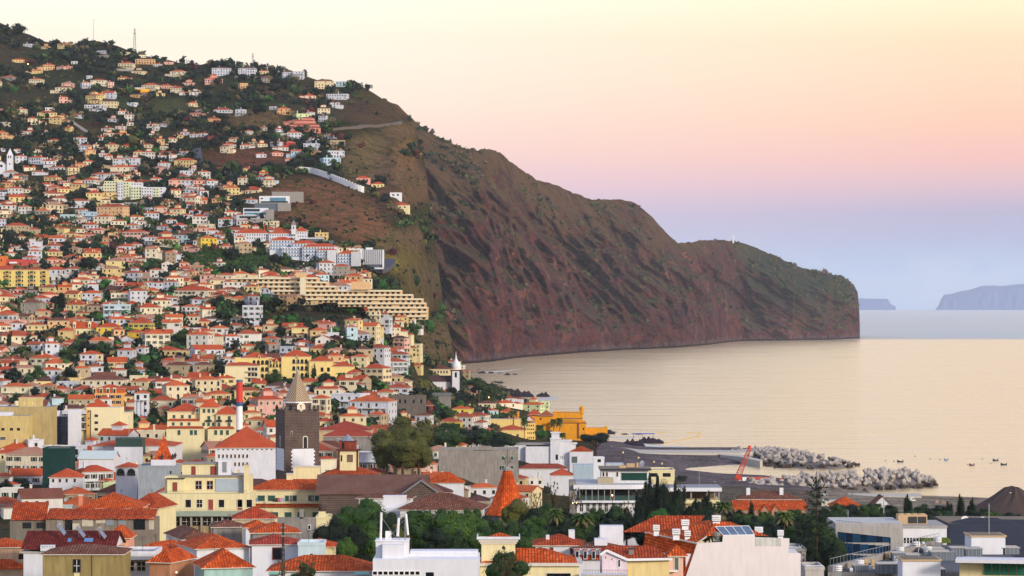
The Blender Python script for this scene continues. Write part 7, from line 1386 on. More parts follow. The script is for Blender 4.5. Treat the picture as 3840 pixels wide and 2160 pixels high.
for a in ((1598,1912,120,'v',545,190),(1650,1900,120,'b',560,190),(1705,1905,110,'v',540,180),(1765,1916,110,'v',545,180),(1822,1925,100,'d',550,170),(1880,1940,110,'b',540,160),(1940,1950,110,'d',540,150),(1998,1960,110,'v',530,150),(2050,1965,90,'d',540,140),(1640,1975,120,'d',500,120),(1720,1985,120,'b',500,120),(1800,1990,130,'v',500,120),(1900,2000,130,'b',500,120),(2000,2010,120,'v',500,110),(2120,1940,100,'b',600,120),(2060,1900,60,'d',640,110),
 (1925,1866,60,'o',590,110),(1970,1880,50,'o',600,100),(2075,1806,70,'s',640,140),(2010,1846,60,'s',620,120),(2160,1830,60,'s',640,110),(2130,1850,60,'s',640,110),(2083,1882,74,'p',560,150),(2187,1905,110,'p',540,120),(2150,1930,70,'d',560,100),
 (2300,1890,110,'b',600,110),(2350,1900,80,'d',620,100),(2250,1915,90,'d',600,80),(2330,1930,90,'d',580,80),(2400,1840,90,'j',600,150),(2435,1776,110,'j',620,230),(2488,1778,110,'j',620,230),(2545,1800,105,'j',610,210),(2460,1850,130,'j',570,170),(2520,1870,130,'j',570,150),(2585,1880,90,'j',600,110),(2620,1862,70,'j',640,110),(2645,1838,80,'j',650,150),(2675,1888,80,'j',630,100),(2400,1900,120,'j',570,130),(2350,1880,70,'s',620,110),(2440,1930,110,'d',550,100),(2560,1930,110,'d',550,90),(1480,1914,90,'b',540,150),(1530,1906,100,'v',545,160),(1570,1906,90,'d',550,160),(1560,1960,100,'v',510,120),(1440,1930,80,'b',530,150),(2740,1905,60,'d',640,70),(2772,1908,80,'d',640,80),(2860,1916,70,'b',640,80),(2985,1905,90,'b',620,90),(2925,1916,70,'d',640,80),(2820,1918,60,'v',640,80),(2775,1924,90,'b',620,70),(2830,1930,80,'d',620,70),(2888,1932,90,'b',600,70),(2935,1930,90,'d',590,70),(3140,1884,80,'b',800,60),(3200,1888,90,'d',800,60),(3260,1886,90,'b',800,60),(3330,1890,80,'d',800,60),(3460,1888,80,'b',800,50),(3520,1892,80,'d',790,50),(3690,1905,80,'b',760,50),(3780,1918,90,'d',740,50),(2990,1930,90,'d',600,80),(3030,1920,80,'b',620,80),(2480,1900,80,'g',540,110),
 (2817,1873,46,'j',640,110),(2790,1908,30,'j',660,60),(2855,1915,34,'j',660,60),(2713,1863,90,'p',600,110),(2941,1897,96,'p',560,130),(2690,1920,80,'t',580,70),(2740,1932,110,'d',560,100),(2810,1940,110,'b',560,90),(2880,1950,110,'d',550,90),(2960,1970,110,'b',520,90),(2770,1965,110,'d',540,80),(2690,1950,100,'b',550,90),(2850,1980,110,'d',520,80),
 (3063,1766,190,'a',470,420),(3040,1990,130,'d',480,180),(3100,1960,120,'b',500,190),(3000,2010,110,'d',490,140),(3130,2030,90,'d',470,130),
 (3135,1892,90,'b',720,80),(3190,1890,100,'d',740,80),(3250,1896,100,'b',740,70),(3305,1900,90,'b',760,70),(3350,1905,80,'v',740,60),(3290,1880,50,'p',800,50),(3404,1851,64,'j',720,110),(3455,1895,70,'b',740,60),(3510,1908,60,'p',720,60),(3560,1878,56,'j',700,90),(3603,1851,58,'j',700,120),(3645,1862,54,'j',700,110),(3692,1901,50,'j',700,60),(3730,1920,60,'d',690,50),(3757,1918,40,'j',680,50),(3820,1925,60,'d',680,50),(3090,1900,110,'d',650,110),(3150,1908,110,'b',640,100),(3215,1904,110,'d',650,100),(3285,1908,110,'b',640,90),(3350,1904,100,'d',650,90),(3410,1910,110,'v',640,80),(3480,1906,100,'d',650,80),(3560,1912,110,'b',640,80),(3640,1908,110,'d',650,80),(3710,1916,100,'b',640,70),(3790,1926,110,'d',640,60),(2660,1910,100,'d',580,100),(2200,1960,110,'d',560,100),(3160,1930,100,'d',660,60),(3230,1932,110,'b',660,60),(3300,1935,110,'d',660,50),(3380,1938,110,'b',660,50),(3460,1940,100,'d',660,40),(3550,1938,110,'d',660,40),
 (1250,1935,90,'d',500,150),(1292,1888,90,'v',510,200),(1355,1858,110,'v',520,230),(1410,1908,84,'b',515,180),(1456,1930,90,'d',500,170),(1330,1960,100,'d',480,150),(1385,1950,80,'v',480,160),(1440,1990,80,'j',470,130),(1265,1990,70,'d',480,110),(1532,2030,44,'j',450,70),(1490,1960,60,'o',500,120),(1300,2010,70,'v',460,90),
 (1140,2098,115,'s',365,120),(1148,2105,100,'b',370,110),(1059,2096,50,'s',360,110),(1905,2050,120,'s',330,190),(1900,2062,80,'b',335,170),(1755,2130,40,'b',340,60),(75,1790,90,'d',700,60),(1950,1870,90,'s',600,130),(1990,1900,80,'d',590,110),(2040,1880,80,'b',600,120),(2110,1900,80,'d',620,110),(2230,1900,80,'b',600,90),(2000,1930,110,'v',560,100),(2080,1940,90,'d',560,110),(2290,1940,110,'d',560,80),(1760,1900,60,'b',560,100),(2170,1950,100,'b',540,100),(3010,1935,90,'d',620,80),(3100,1905,60,'d',740,60),(20,1800,70,'d',700,60),(695,2070,40,'v',450,60),(820,1700,30,'j',900,60),(1970,1764,16,'j',850,24),(2044,1760,30,'j',850,36),(885,2130,30,'b',400,40)):
    tree(a[0], a[1], a[2], a[3], a[4], a[5])
NT = len(TREES)
rt_ = random.Random(9); tocc = [(X(t_[0], t_[4]), t_[4]) for t_ in TREES]
houses_sb = [sbox(s_) for s_ in SPECS]+SB_
HB = np.array(houses_sb)
def tree_hides(b):
    w = np.minimum(b[1], HB[:, 1])-np.maximum(b[0], HB[:, 0]); h_ = np.minimum(b[3], HB[:, 3])-np.maximum(b[2], HB[:, 2])
    return bool(np.any((w > 0) & (h_ > 0) & (b[4] < HB[:, 4]) & (w*h_ > .35*np.minimum((HB[:, 1]-HB[:, 0])*(HB[:, 3]-HB[:, 2]), (b[1]-b[0])*(b[3]-b[2])))))
cnt = 0
for _ in range(9000):
    if cnt >= 450: break
    u = rt_.uniform(-20, 1700); v = rt_.uniform(120, 1640); d_ = hit(u, v)
    if d_ is None or d_ < 900: continue
    w = rt_.uniform(5, 11)*F/d_; h = w*rt_.uniform(.9, 1.3)
    if bare(u/K, v/K) and rt_.random() < .9: continue
    if tree_hides((u-w/2, u+w/2, v-h, v, d_)): continue
    cnt += 1; tree(u, v-h, w, rt_.choice('bdddbgjyrop'), d_, h)
TREES.sort(key=lambda t_: -t_[2]*t_[5]); TREEI, TREER = TREES[:298], TREES[298:]
print('trees', NT, cnt)
tl = []
for (u, v, w, kind, d, h, lab) in TREEI: tl.append(((('tall ' if h > 1.5*w and kind not in 'yap' else '')+('big ' if w > 100 else 'small ' if w < 30 else '')+TNAME[kind][1]), u, v+h/2))
for (u, v, w, kind, d, h, lab), lb in zip(TREEI, labels_for(tl)):
    lod = 2 if (d < 760 and w > 55) or w > 110 else 1 if w > 45 else 0
    if d < 760 and kind in 'bdvog': h *= 1.3; w = max(w, h*.72)
    cm, tm = tmesh(kind, rt_.randrange(2 if lod == 2 else 4), lod); hh = h/F*d; ww = w/F*d*(1/.3 if kind == 'y' else 1.12 if kind not in 'ap' else 1.2 if kind == 'a' else 1.4)
    base = Vector((X(u, d), d, Z(v+h, d))); g = G(u, d)
    nm = TNAME[kind][0]; root = thing(nm, lb, 'palm' if kind == 'p' else 'tree', base, rt_.uniform(0, 6.28), 'trees of the town'); root.scale = (ww, ww, hh)
    if base.z-g > 1:   # the crown stands clear of its ground: a longer trunk below
        mb = MB(); mb.bar((0, 0, -(base.z-g+1)/hh), (0, 0, .02), .035, BARK, 6); o = mb.build('trunk', None, root)
    else:
        o = bpy.data.objects.new('trunk', tm); C.objects.link(o); o.parent = root
    if base.z-g > 1: o2 = bpy.data.objects.new('trunk', tm); C.objects.link(o2); o2.parent = root; o2.name = 'limbs'
    o = bpy.data.objects.new('crown', cm); C.objects.link(o); o.parent = root
def scatter(name, label, pts, seed, per, leaf, mats):
    r = random.Random(seed); mb = MB(); tones = []
    for (p_, s_, mt) in pts:
        L = [(p_.x+r.uniform(-.4, .4)*s_, p_.y+r.uniform(-.4, .4)*s_, p_.z+s_*r.uniform(.2, .5), s_*r.uniform(.35, .6), s_*r.uniform(.3, .5)) for _ in range(3)]
        core(mb, L[:1], mt, tones, .8); leafcloud(mb, L, per, leaf*s_, mt, r, tones)
    me = mb.mesh(name, None); at = me.attributes.new('tone', 'FLOAT', 'FACE'); at.data.foreach_set('value', tones); o = bpy.data.objects.new(name, me); C.objects.link(o); tag(o, label, kind='stuff')
rs = random.Random(21); pts = []; tries = 0
for (u, v, w, kind, d, h, lab) in TREER: pts.append((Vector((X(u, d), d, G(u, d))), w/F*d, LEAFS.get(kind, LEAFS['d'])))
while len(pts) < 6500 and tries < 40000:
    tries += 1; u = rs.uniform(-30, 1900); v = rs.uniform(90, 1640)
    if tries % 9 == 0: u = rs.gauss(1620, 55); v = rs.uniform(1180, 1430)
    d = hit(u, v)
    if d is None or d < 950: continue
    U, V = u/K, v/K; g = mn.noise(Vector((X(u, d)/90, d/90, 4)))
    if u > 1500 and v > 1330: pass
    elif g < -.12 and rs.random() < .7: continue
    br_ = bare(U, V); s_ = rs.uniform(1.2, 3.4) if br_ else rs.uniform(2.5, 8.5)*(1.15 if v < 700 else 1)
    if br_ and rs.random() < .45: continue
    if 75 < U < 312 and V < 112 and ((U-180)/140)**2+((V-86)/26)**2 < 1: continue
    b = (u-s_*F/d*.4, u+s_*F/d*.4, v-s_*F/d*.8, v, d)
    if tree_hides(b): continue
    pts.append((Vector((X(u, d), d, G(u, d)-.3)), s_, LEAFS[rs.choice('ttoobd' if br_ else 'dddddbt' if v < 800 else 'bdddbgt')]))
scatter('scrub_vegetation', 'low scrub and garden greenery filling the slopes between houses', pts, 3, 26, .24, None)
# banana field: rows of broad bright leaves
pts = []
for _ in range(900):
    U, V = rs.gauss(590, 65), rs.gauss(655, 17)
    if ((U-590)/150)**2+((V-652)/40)**2 > 1: continue
    d = hit(U*K, V*K)
    if d and not tree_hides((U*K-6, U*K+6, V*K-12, V*K, d)): pts.append((Vector((X(U*K, d), d, G(U*K, d)-.2)), rs.uniform(2, 3.2), LEAFS['v']))
scatter('banana_plants', 'bright green banana plants covering a terraced field', pts, 4, 22, .3, None)
# dark bushes along the crests and ledges of the cliffs
hl = bpy.data.objects['headland'].data; pts = []; vs = hl.vertices; rc = random.Random(31); npoly = len(hl.polygons)
for _ in range(5000):
    pl_ = hl.polygons[rc.randrange(npoly)]; c_ = pl_.center
    if c_.z < 25 or c_.y > 9000: continue
    if pl_.normal.z < .45+.25*rc.random(): continue
    if mn.noise(c_/160) < -.05: continue
    pts.append((c_.copy(), rc.uniform(4, 10), LEAFS[rc.choice('dbtto')]))
scatter('cliff_scrub', 'dark bushes dotted over the headland slopes and crest', pts[:1400], 6, 14, .3, None)
# ---------------------------------------------------------------- masts, roads, walls, harbour
def mast(name, label, u, v0, v1, d=None, w=.5, kind='lattice', z1=None):
    d = d or hit(u, v1-1) or 3300; zb, zt = Z(v1, d)-3, Z(v0, d); t = thing(name, label, 'mast', (X(u, d), d, zb)); mb = MB(); h = zt-zb
    if kind == 'pole': mb.bar((0, 0, 0), (0, 0, h), w*.5, METAL, 8, w*.3)
    else:
        for a in ((-1, -1), (1, -1), (1, 1), (-1, 1)): mb.bar((a[0]*w, a[1]*w, 0), (a[0]*w*.3, a[1]*w*.3, h), .09*max(w, .8), DARK, 4)
        n = max(6, int(h/(w*3)))
        for k in range(n):
            z0, z1_ = h*k/n, h*(k+1)/n; s0, s1 = w*(1-.7*k/n), w*(1-.7*(k+1)/n); mb.bar((-s0, -s0, z0), (s1, -s1, z1_), .05*max(w, .8), DARK, 3); mb.bar((s0, -s0, z0), (-s1, -s1, z1_), .05*max(w, .8), DARK, 3); mb.bar((-s1, -s1, z1_), (s1, -s1, z1_), .05*max(w, .8), DARK, 3)
    mb.build('shaft', None, t); mb = MB()
    if kind == 'pole':
        s_ = w/1.6
        for k in range(5 if w > 1 else 1): mb.bar(((-2+k)*s_, 0, h-1), ((-2+k)*s_, 0, h+1.5*s_), .22*s_, METAL, 5)
        mb.bar((-2.4*s_, 0, h-.6), (2.4*s_, 0, h-.6), .2*s_, METAL, 4)
    else: mb.bar((-w*1.6, 0, h*.93), (w*1.6, 0, h*.93), .15, METAL, 4); mb.bar((0, 0, h), (0, 0, h*1.06), .08, METAL, 4); mb.box(-w, w, -w, w, h*.8, h*.82, METAL)
    mb.build('antennas', None, t); return t
mast('ridge_mast', 'tall pole mast with cross arms on the bare hilltop', 352, 74, 137, None, 1.6, 'pole')
mast('ridge_mast', 'tall lattice radio mast rising behind the houses on the ridge', 505, 107, 192, None, 1.6)
mast('ridge_mast', 'small lattice pylon on the ridge near two white villas', 948, 199, 252, None, 1.4)
mast('ridge_mast', 'short thin pole beside the white building at the end of the ridge', 1142, 258, 282, None, .5)
mast('roof_mast', 'thin lattice aerial rising over the tall white house', 1062, 1960, 2140, 395, .22)
mast('lamp_mast', 'slender white flagpole standing by the quay trees', 3314, 1808, 1925, 700, .25, 'pole')
for u, v0, v1, d in ((2622, 1745, 1830, 1000), (3180, 1912, 1960, 560), (484, 1560, 1640, 1050)): mast('lamp_mast', f"thin pole {'by the beach palms' if u == 2622 else 'behind the stone office roof' if u == 3180 else 'over the roofs by the cream flats'}", u, v0, v1, d, .18, 'pole')
ASPH = plain('asphalt', '4c4f58', .9, 0, .1, .15); CONC = plain('pale_concrete', 'b9b3a6', .9, 0, .1, .2)
def ribbon(name, label, pts, w, mat, lift=.8, kind='structure', cat=None):
    P_ = []
    for (a, b_) in zip(pts, pts[1:]):
        for k in range(14): t_ = k/14; P_.append((a[0]+(b_[0]-a[0])*t_, a[1]+(b_[1]-a[1])*t_))
    P_.append(pts[-1]); Q = []
    for u, v in P_:
        d = hit(u, v)
        if d: Q.append(Vector((X(u, d), d, 0)))
    mb = MB(); L = []
    for i, q in enumerate(Q):
        t_ = (Q[min(i+1, len(Q)-1)]-Q[max(i-1, 0)]).normalized(); n = Vector((-t_.y, t_.x, 0))*w/2; row = []
        zc = max(GX((q+n*k).x, (q+n*k).y) for k in (-1, 0, 1))+lift
        L.append((q+n+Vector((0, 0, zc)), q-n+Vector((0, 0, zc))))
    for (a, b_), (c_, e) in zip(L, L[1:]):
        mb.face([a, c_, e, b_], mat); dn = Vector((0, 0, -3)); mb.face([b_, e, e+dn, b_+dn], mat); mb.face([a+dn, c_+dn, c_, a], mat)
    o = mb.build(name); tag(o, label, cat, kind=kind); return o
ribbon('road', 'steep dark road above the ploughed field', [(732, 540), (738, 575), (745, 618)], 9, ASPH)
ribbon('road', 'steep dark street running down to the sea side houses', [(1278, 1225), (1285, 1262), (1300, 1312)], 10, ASPH)
ribbon('road', 'curving road below the ribbed hospital block', [(1460, 985), (1458, 1000), (1440, 1015), (1412, 1032)], 9, ASPH)
ribbon('road', 'narrow sunken street between grey houses', [(790, 1430), (760, 1490), (745, 1520)], 9, ASPH)
ribbon('road', 'contour road crossing the upper cliff', [(1215, 490), (1290, 482), (1400, 476), (1500, 462)], 5, plain('cliff_road', '5c524c', .9), .6)
ribbon('road', 'steep lane up the green slope', [(240, 440), (290, 475), (340, 505)], 5, plain('pale_road', '8a8078', .9))
def wallrun(name, label, pts, h, mat, steps=True, cat='wall'):
    mb = MB(); Q = []
    for (a, b_) in zip(pts, pts[1:]):
        for k in range(8): t_ = k/8; u, v = a[0]+(b_[0]-a[0])*t_, a[1]+(b_[1]-a[1])*t_; Q.append((u, v))
    Q.append(pts[-1]); W_ = []
    for u, v in Q:
        d = hit(u, v)
        if d: W_.append(Vector((X(u, d), d, G(u, d))))
    for a, b_ in zip(W_, W_[1:]):
        if (b_-a).length > (110 if h > 3.3 else 45): continue
        zt = max(a.z, b_.z)+h; c_ = (a+b_)/2; e = Vector(((b_-a).x/2, (b_-a).y/2, 0)); n = Vector((-e.y, e.x, 0)).normalized()*.3
        zb = min(a.z, b_.z)-3; c_.z = (zt+zb)/2; mb.obox(c_, e*1.02, n, Vector((0, 0, (zt-zb)/2)), mat)
    o = mb.build(name); tag(o, label, cat); return o
wallrun('boundary_wall', 'long white wall stepping down the crest of the brown hill', [(1055, 645), (1110, 645), (1170, 650), (1225, 668), (1280, 690), (1365, 724)], 5.0, plain('bright_limewash', 'f2f2f2', .8))
wallrun('boundary_wall', 'mustard yellow wall beside the dark gully', [(446, 347), (560, 344)], 3.6, plain('mustard_paint', 'd8a01e', .8))
wallrun('boundary_wall', 'pale retaining wall along the lane above the ploughed field', [(1003, 512), (1080, 508), (1145, 506)], 2.2, CONC)
wallrun('boundary_wall', 'long pale garden wall with pillars below the red roofed restaurant', [(605, 925), (680, 935), (755, 938)], 2.4, plain('cream_paint', 'd8cfae', .8))
for pts, lb in (([(120, 438), (240, 436)], 'grey terrace wall under the three yellow roofed villas on the upper slope'), ([(430, 265), (520, 268)], 'grey retaining wall under the ridge houses'), ([(880, 292), (985, 294)], 'grey retaining wall under the two white ridge villas'), ([(1340, 1210), (1440, 1215), (1500, 1240)], 'dark stone wall curving below the terraced hotel'), ([(60, 802), (160, 802)], 'grey wall below the white gabled house at the edge'), ([(840, 768), (878, 775)], 'pale wall beside the glass villa plinth')): wallrun('boundary_wall', lb, pts, 2.6, GREY)
# villas on the spur edge and the pink hotel
simple('cliff_villa', 'cream villa with orange roofs on the spur edge above the cliff', 'villa', 1474, 1532, 769, 'g790', 9, 2.4, CREAM, TILE, -6, (1484, 1500, 1518), 5, 6, 6, 'm')
simple('cliff_villa', 'white modern villa on the spur above the cream one', 'villa', 1462, 1506, 724, 'g742', 9, 0, WHN, FLAT, 0, (1475, 1492), 4, 8, 6, 'm')
simple('cliff_villa', 'small pink villa with red roof at the head of the spur', 'villa', 1336, 1388, 668, 'g682', 9, 2.4, wall_mat('e6a79c', .1), TILE, 0, (1346, 1362, 1378), 4, 5, 6, 'm')
simple('cliff_villa', 'pale yellow villa between the pink and the white ones', 'villa', 1392, 1440, 690, 'g703', 9, 2.2, wall_mat('e8d79c', .1), TILE, 0, (1402, 1418, 1432), 4, 5, 6, 'm')
t = B('pink_hotel', 'pink hillside hotel with stacked red brown roofs and dark balconies', 'hotel', 1045, 1205, 'g490'); PK = wall_mat('d98f7c', .2)
for a, b_, v, y in ((1050, 1110, 458, 6), (1080, 1180, 452, 8), (1075, 1195, 468, 3), (1060, 1202, 480, 0), (1130, 1175, 441, 11)): t.box('wall', a, b_, v, None, y, y+9, PK); t.hip(a, b_, v, y, y+9, 1.9, RED, .5)
for k in range(12): t.win(1085+k*9.5, 473, 6, 4, y=3, style='m'); t.win(1068+k*11, 484, 7, 4.5, y=0, style='m')
# --- harbour: quays, mole, blocks
def mound(name, label, pts, h, mat, cat=None):
    """pts: (u, v at sea level, half width m, height m)"""
    mb = MB(); rows_ = []
    for i, (u, v, w, hh) in enumerate(pts):
        d = H*F/(v-V0); p_ = Vector((X(u, d), d, 0)); rows_.append((p_, w, hh))
    R2 = []
    for i, (p_, w, hh) in enumerate(rows_):
        t_ = (rows_[min(i+1, len(rows_)-1)][0]-rows_[max(i-1, 0)][0]).normalized(); n = Vector((-t_.y, t_.x, 0)); R2.append([p_+n*(-w)+Vector((0, 0, -2)), p_+n*(-w*.5)+Vector((0, 0, hh*.5)), p_+Vector((0, 0, hh*.7)), p_+n*(w*.5)+Vector((0, 0, hh*.5)), p_+n*w+Vector((0, 0, -2))])
    for a, b_ in zip(R2, R2[1:]):
        for k in range(4): mb.face([a[k], a[k+1], b_[k+1], b_[k]], mat)
    mb.face(R2[0], mat); mb.face(R2[-1][::-1], mat)
    o = mb.build(name); tag(o, label, cat, kind=None if cat else 'structure'); return R2
BLK, nt, b = nodes('armour_concrete'); p = pos(nt); sx = nt.nodes.new('ShaderNodeSeparateXYZ'); nt.links.new(p, sx.inputs[0])
nt.links.new(mixc(nt, math_(nt, 'MULTIPLY', math_(nt, 'SUBTRACT', math_(nt, 'ADD', 2.6, math_(nt, 'MULTIPLY', noise(nt, p, .3, 3), 2.)), sx.outputs[2]), .6, True), mixc(nt, noise(nt, p, .5, 4), lin('8c847e'), lin('b0a8a0')), lin('3c322c')), b.inputs['Base Color']); b.inputs['Roughness'].default_value = .9
MA = [(2740, 1706, 9, 2.5), (2860, 1708, 16, 4), (2960, 1732, 26, 5.5), (3060, 1750, 24, 5), (3110, 1756, 16, 4), (3150, 1759, 5, 1.5)]
MB_ = [(2790, 1850, 20, 4), (2900, 1846, 24, 6), (3040, 1838, 25, 7), (3180, 1830, 25, 7), (3320, 1822, 25, 7.5), (3410, 1816, 15, 6), (3460, 1812, 5, 1.5)]
mound('far_mole_terrain', 'low rubble core of the shorter breakwater', MA, 5, plain('wet_rubble', '6e6660', .9)); mound('near_mole_terrain', 'low rubble core of the longer breakwater', MB_, 6, plain('wet_rubble', '6e6660', .9))
def tetra():
    mb = MB()
    for dv in ((0, 0, 1), (.94, 0, -.33), (-.47, .82, -.33), (-.47, -.82, -.33)):
        v_ = Vector(dv).normalized(); mb.bar(v_*-.1, v_*1.0, .52, BLK, 7, .32)
    me = mb.mesh('armour_block', None); return me
TET = tetra(); rb = random.Random(3)
def blocks(pts, n, label, group):
    Q = [(Vector((X(u, H*F/(v-V0)), H*F/(v-V0), 0)), w, h) for u, v, w, h in pts]; seg = [(b_[0]-a[0]).length for a, b_ in zip(Q, Q[1:])]; out = []
    for i in range(n):
        s_ = rb.uniform(0, sum(seg)); k = 0
        while s_ > seg[k]: s_ -= seg[k]; k += 1
        t_ = s_/seg[k]; a, b_ = Q[k], Q[k+1]; p_ = a[0].lerp(b_[0], t_); w = a[1]+(b_[1]-a[1])*t_; hh = a[2]+(b_[2]-a[2])*t_; n_ = (b_[0]-a[0]).normalized(); n_ = Vector((-n_.y, n_.x, 0)); q = rb.uniform(-1.1, 1.1)
        if n_.y < 0: n_ = -n_
        if rb.random() < .45: q = -abs(q)
        z = hh*(1-abs(q)**1.6)*.95+.3; out.append((p_+n_*w*q+Vector((0, 0, z)), z))
    for p_, z in out:
        o = bpy.data.objects.new('armour_block', TET); C.objects.link(o); o.location = p_; s_ = rb.uniform(2.1, 2.9); o.scale = (s_,)*3; o.rotation_euler = (rb.uniform(0, 6.28), rb.uniform(0, 6.28), rb.uniform(0, 6.28)); tag(o, label, 'concrete block', group)
blocks(MA, 135, 'pale four legged concrete block on the shorter breakwater', 'blocks of the shorter breakwater')
blocks(MB_, 164, 'pale four legged concrete block on the longer breakwater', 'blocks of the longer breakwater')
def slab(name, label, pts, z, mat, cat=None, th=None):
    """flat-topped slab: pts are (u, v) of its top surface at height z"""
    P_ = [(X(u, (H-z)*F/(v-V0)), (H-z)*F/(v-V0)) for u, v in pts]; mb = MB()
    ar = sum(a[0]*b_[1]-b_[0]*a[1] for a, b_ in zip(P_, P_[1:]+P_[:1]))
    if ar < 0: P_ = P_[::-1]
    mb.prism(P_, (z-th) if th else -2, z, mat); o = mb.build(name); tag(o, label, cat, kind=None if cat else 'structure'); return o
slab('promenade', 'pale concrete walkway along the top of the beach out to the mole', [(2290, 1672), (2400, 1686), (2770, 1688), (2860, 1676), (2900, 1676), (3010, 1706), (3000, 1710), (2890, 1688), (2780, 1698), (2400, 1699), (2290, 1690)], 4.2, CONC)
slab('beach_ramp_path', 'narrow pale path curving down the beach', [(2700, 1702), (2780, 1706), (2860, 1724), (2850, 1730), (2770, 1712), (2700, 1706)], 3.6, CONC, None)
slab('quay', 'long pale concrete quay wall along the harbour', [(3180, 1850), (3450, 1850), (3456, 1855), (3456, 1862), (3180, 1862)], 4.5, CONC); slab('quay', 'lower pale quay reaching out to the boulders', [(3260, 1866), (3580, 1868), (3590, 1874), (3590, 1882), (3260, 1880)], 3.6, CONC)
t = thing('quay_blockhouse', 'grey concrete blockhouse on the quay', 'building', (X(3145, 1180), 1180, 2)); mb = MB(); mb.box(-7, 4, 0, 8, -1, 8, CONC); mb.box(-9, -6.9, 1, 7, -1, 6, CONC); mb.build('wall', None, t); mb = MB(); mb.box(1.5, 2.3, -.05, 0, 1, 4, DARK); mb.build('door', None, t)
for u, v, w, h, m, lb in ((2860, 1797, 90, 24, WHN, 'long white and red site container beside the crane'), (2950, 1794, 50, 14, CONC, 'low pale block stack next to the containers'), (2766, 1835, 60, 14, WHN, 'white lorry body parked under the crane'), (3190, 1872, 40, 12, plain('red_container', 'b04a30', .7), 'orange red container on the quay'), (3240, 1880, 50, 12, plain('red_container', 'b04a30', .7), 'longer red container on the quay beside the first'), (3350, 1888, 60, 10, DARK, 'dark stack of pipes on the quay')):
    d = (H-3)*F/(v+h-V0); k_ = d/F; t = thing('site_container', lb, 'container', (X(u, d), d, 3)); mb = MB(); mb.box(-w*k_/2, w*k_/2, 0, 3, 0, h*k_, m); mb.build('body', None, t)
    mb = MB(); mb.box(-w*k_/2-.05, w*k_/2+.05, -.06, 3.06, h*k_-.35, h*k_+.05, plain('red_trim', 'b0452c', .7)); mb.build('top_rail', None, t)
    mb = MB(); mb.box(w*k_*.2, w*k_*.2+1, -.05, 0, .1, h*k_*.8, DARK); mb.build('door', None, t)
def van(u, v, lb, col='dfe2e4', w=42):
    d = (H-4)*F/(v-V0); k_ = w/F*d; t = thing('van', lb, 'van', (X(u, d), d, 4)); mb = MB(); m = plain('van_paint', col, .4); L = k_
    pts = [(-L/2, .35), (L/2, .35), (L/2, .9*1), (L*.36, 1.1), (L*.25, 2.0), (-L/2, 2.05)]; n = len(pts)
    F0 = [(x, 0, z) for x, z in pts]; F1 = [(x, 1.9, z) for x, z in pts]; mb.face(F0, m); mb.face(F1[::-1], m)
    for i in range(n): mb.face([F0[i], F1[i], F1[(i+1) % n], F0[(i+1) % n]], m)
    mb.build('body', None, t); mb = MB(); mb.box(L*.05, L*.24, -.03, 0, 1.2, 1.8, GLASSD); mb.build('window', None, t)
    for x in (-L*.3, L*.3):
        for y in (-.02, 1.7): mb = MB(); mb.bar((x, y, .35), (x, y+.22, .35), .35, DARK, 10); mb.build('wheel', None, t)
van(2675, 1822, 'white van parked at the top of the beach')
for u_, v_, w_, c_, lb_ in ((2712, 1826, 24, '5a6470', 'dark grey small car beside the white van above the beach'), (2585, 1818, 26, 'b8bcc0', 'silver car on the beach road left of the parasol'), (2905, 1858, 30, 'd8d4c8', 'cream van on the quay road right of the crane'), (3010, 1866, 24, '8a3028', 'dark red car on the quay road'), (3095, 1868, 24, 'c8ccd0', 'pale car beside the quay blockhouse'), (3420, 1884, 30, 'dcdcd8', 'white van near the boulders at the quay end')): van(u_, v_, lb_, c_, w_)
van(1303, 1281, 'white car driving on the steep sea side street', w=10); bpy.context.view_layer.update()
_t = [o for o in C.objects if o.get('label') == 'white car driving on the steep sea side street'][0]; _d = hit(1303, 1281); _t.location = (X(1303, _d), _d, G(1303, _d)+1.0); _t.rotation_euler.z = R(70); _t.scale = (2.6, 1, 1)
t = thing('parasol', 'white beach parasol beside the van', 'parasol', (X(2634, 1330), 1330, 4)); mb = MB(); mb.bar((0, 0, 0), (0, 0, 2.6), .06, METAL); mb.build('pole', None, t); mb = MB(); mb.ngon_taper(0, 0, 2.3, 3.2, 3.4, .1, 10, WHITE, cap=False); mb.build('canopy', None, t)
# crane
RC = plain('crane_red', 'c23a24', .5, .2); d = 1400; t = thing('crane', 'red crawler crane with lattice boom beside the breakwater', 'crane', (X(2790, d), d, 3)); P = lambda u, v, y=0: Vector((X(u, d)-X(2790, d), y, Z(v, d)-3))
mb = MB()
def lattice(mb, a, b_, w0, w1, n, m, r):
    ax = (b_-a).normalized(); u_ = Vector((0, 1, 0)); s_ = ax.cross(u_).normalized(); C4 = lambda p_, w: [p_+s_*w+u_*w, p_-s_*w+u_*w, p_-s_*w-u_*w, p_+s_*w-u_*w]
    for k in range(n):
        p0, p1 = a.lerp(b_, k/n), a.lerp(b_, (k+1)/n); A_, B2 = C4(p0, w0+(w1-w0)*k/n), C4(p1, w0+(w1-w0)*(k+1)/n)
        for i in range(4): mb.bar(A_[i], B2[i], r, m, 4); mb.bar(A_[i], B2[(i+1) % 4], r*.7, m, 3); mb.bar(B2[i], B2[(i+1) % 4], r*.7, m, 3)
lattice(mb, P(2745, 1843), P(2773, 1775), .8, 1.2, 8, RC, .13); lattice(mb, P(2773, 1775), P(2812, 1680), 1.2, .7, 12, RC, .13); mb.build('lattice_boom', None, t)
mb = MB(); a, b_ = P(2758, 1785, -1), P(2855, 1833, -1); ax = (b_-a)/2; mb.obox((a+b_)/2, ax, Vector((0, .6, 0)), Vector((-ax.z, 0, ax.x)).normalized()*.8, RC); mb.build('counter_jib', None, t)
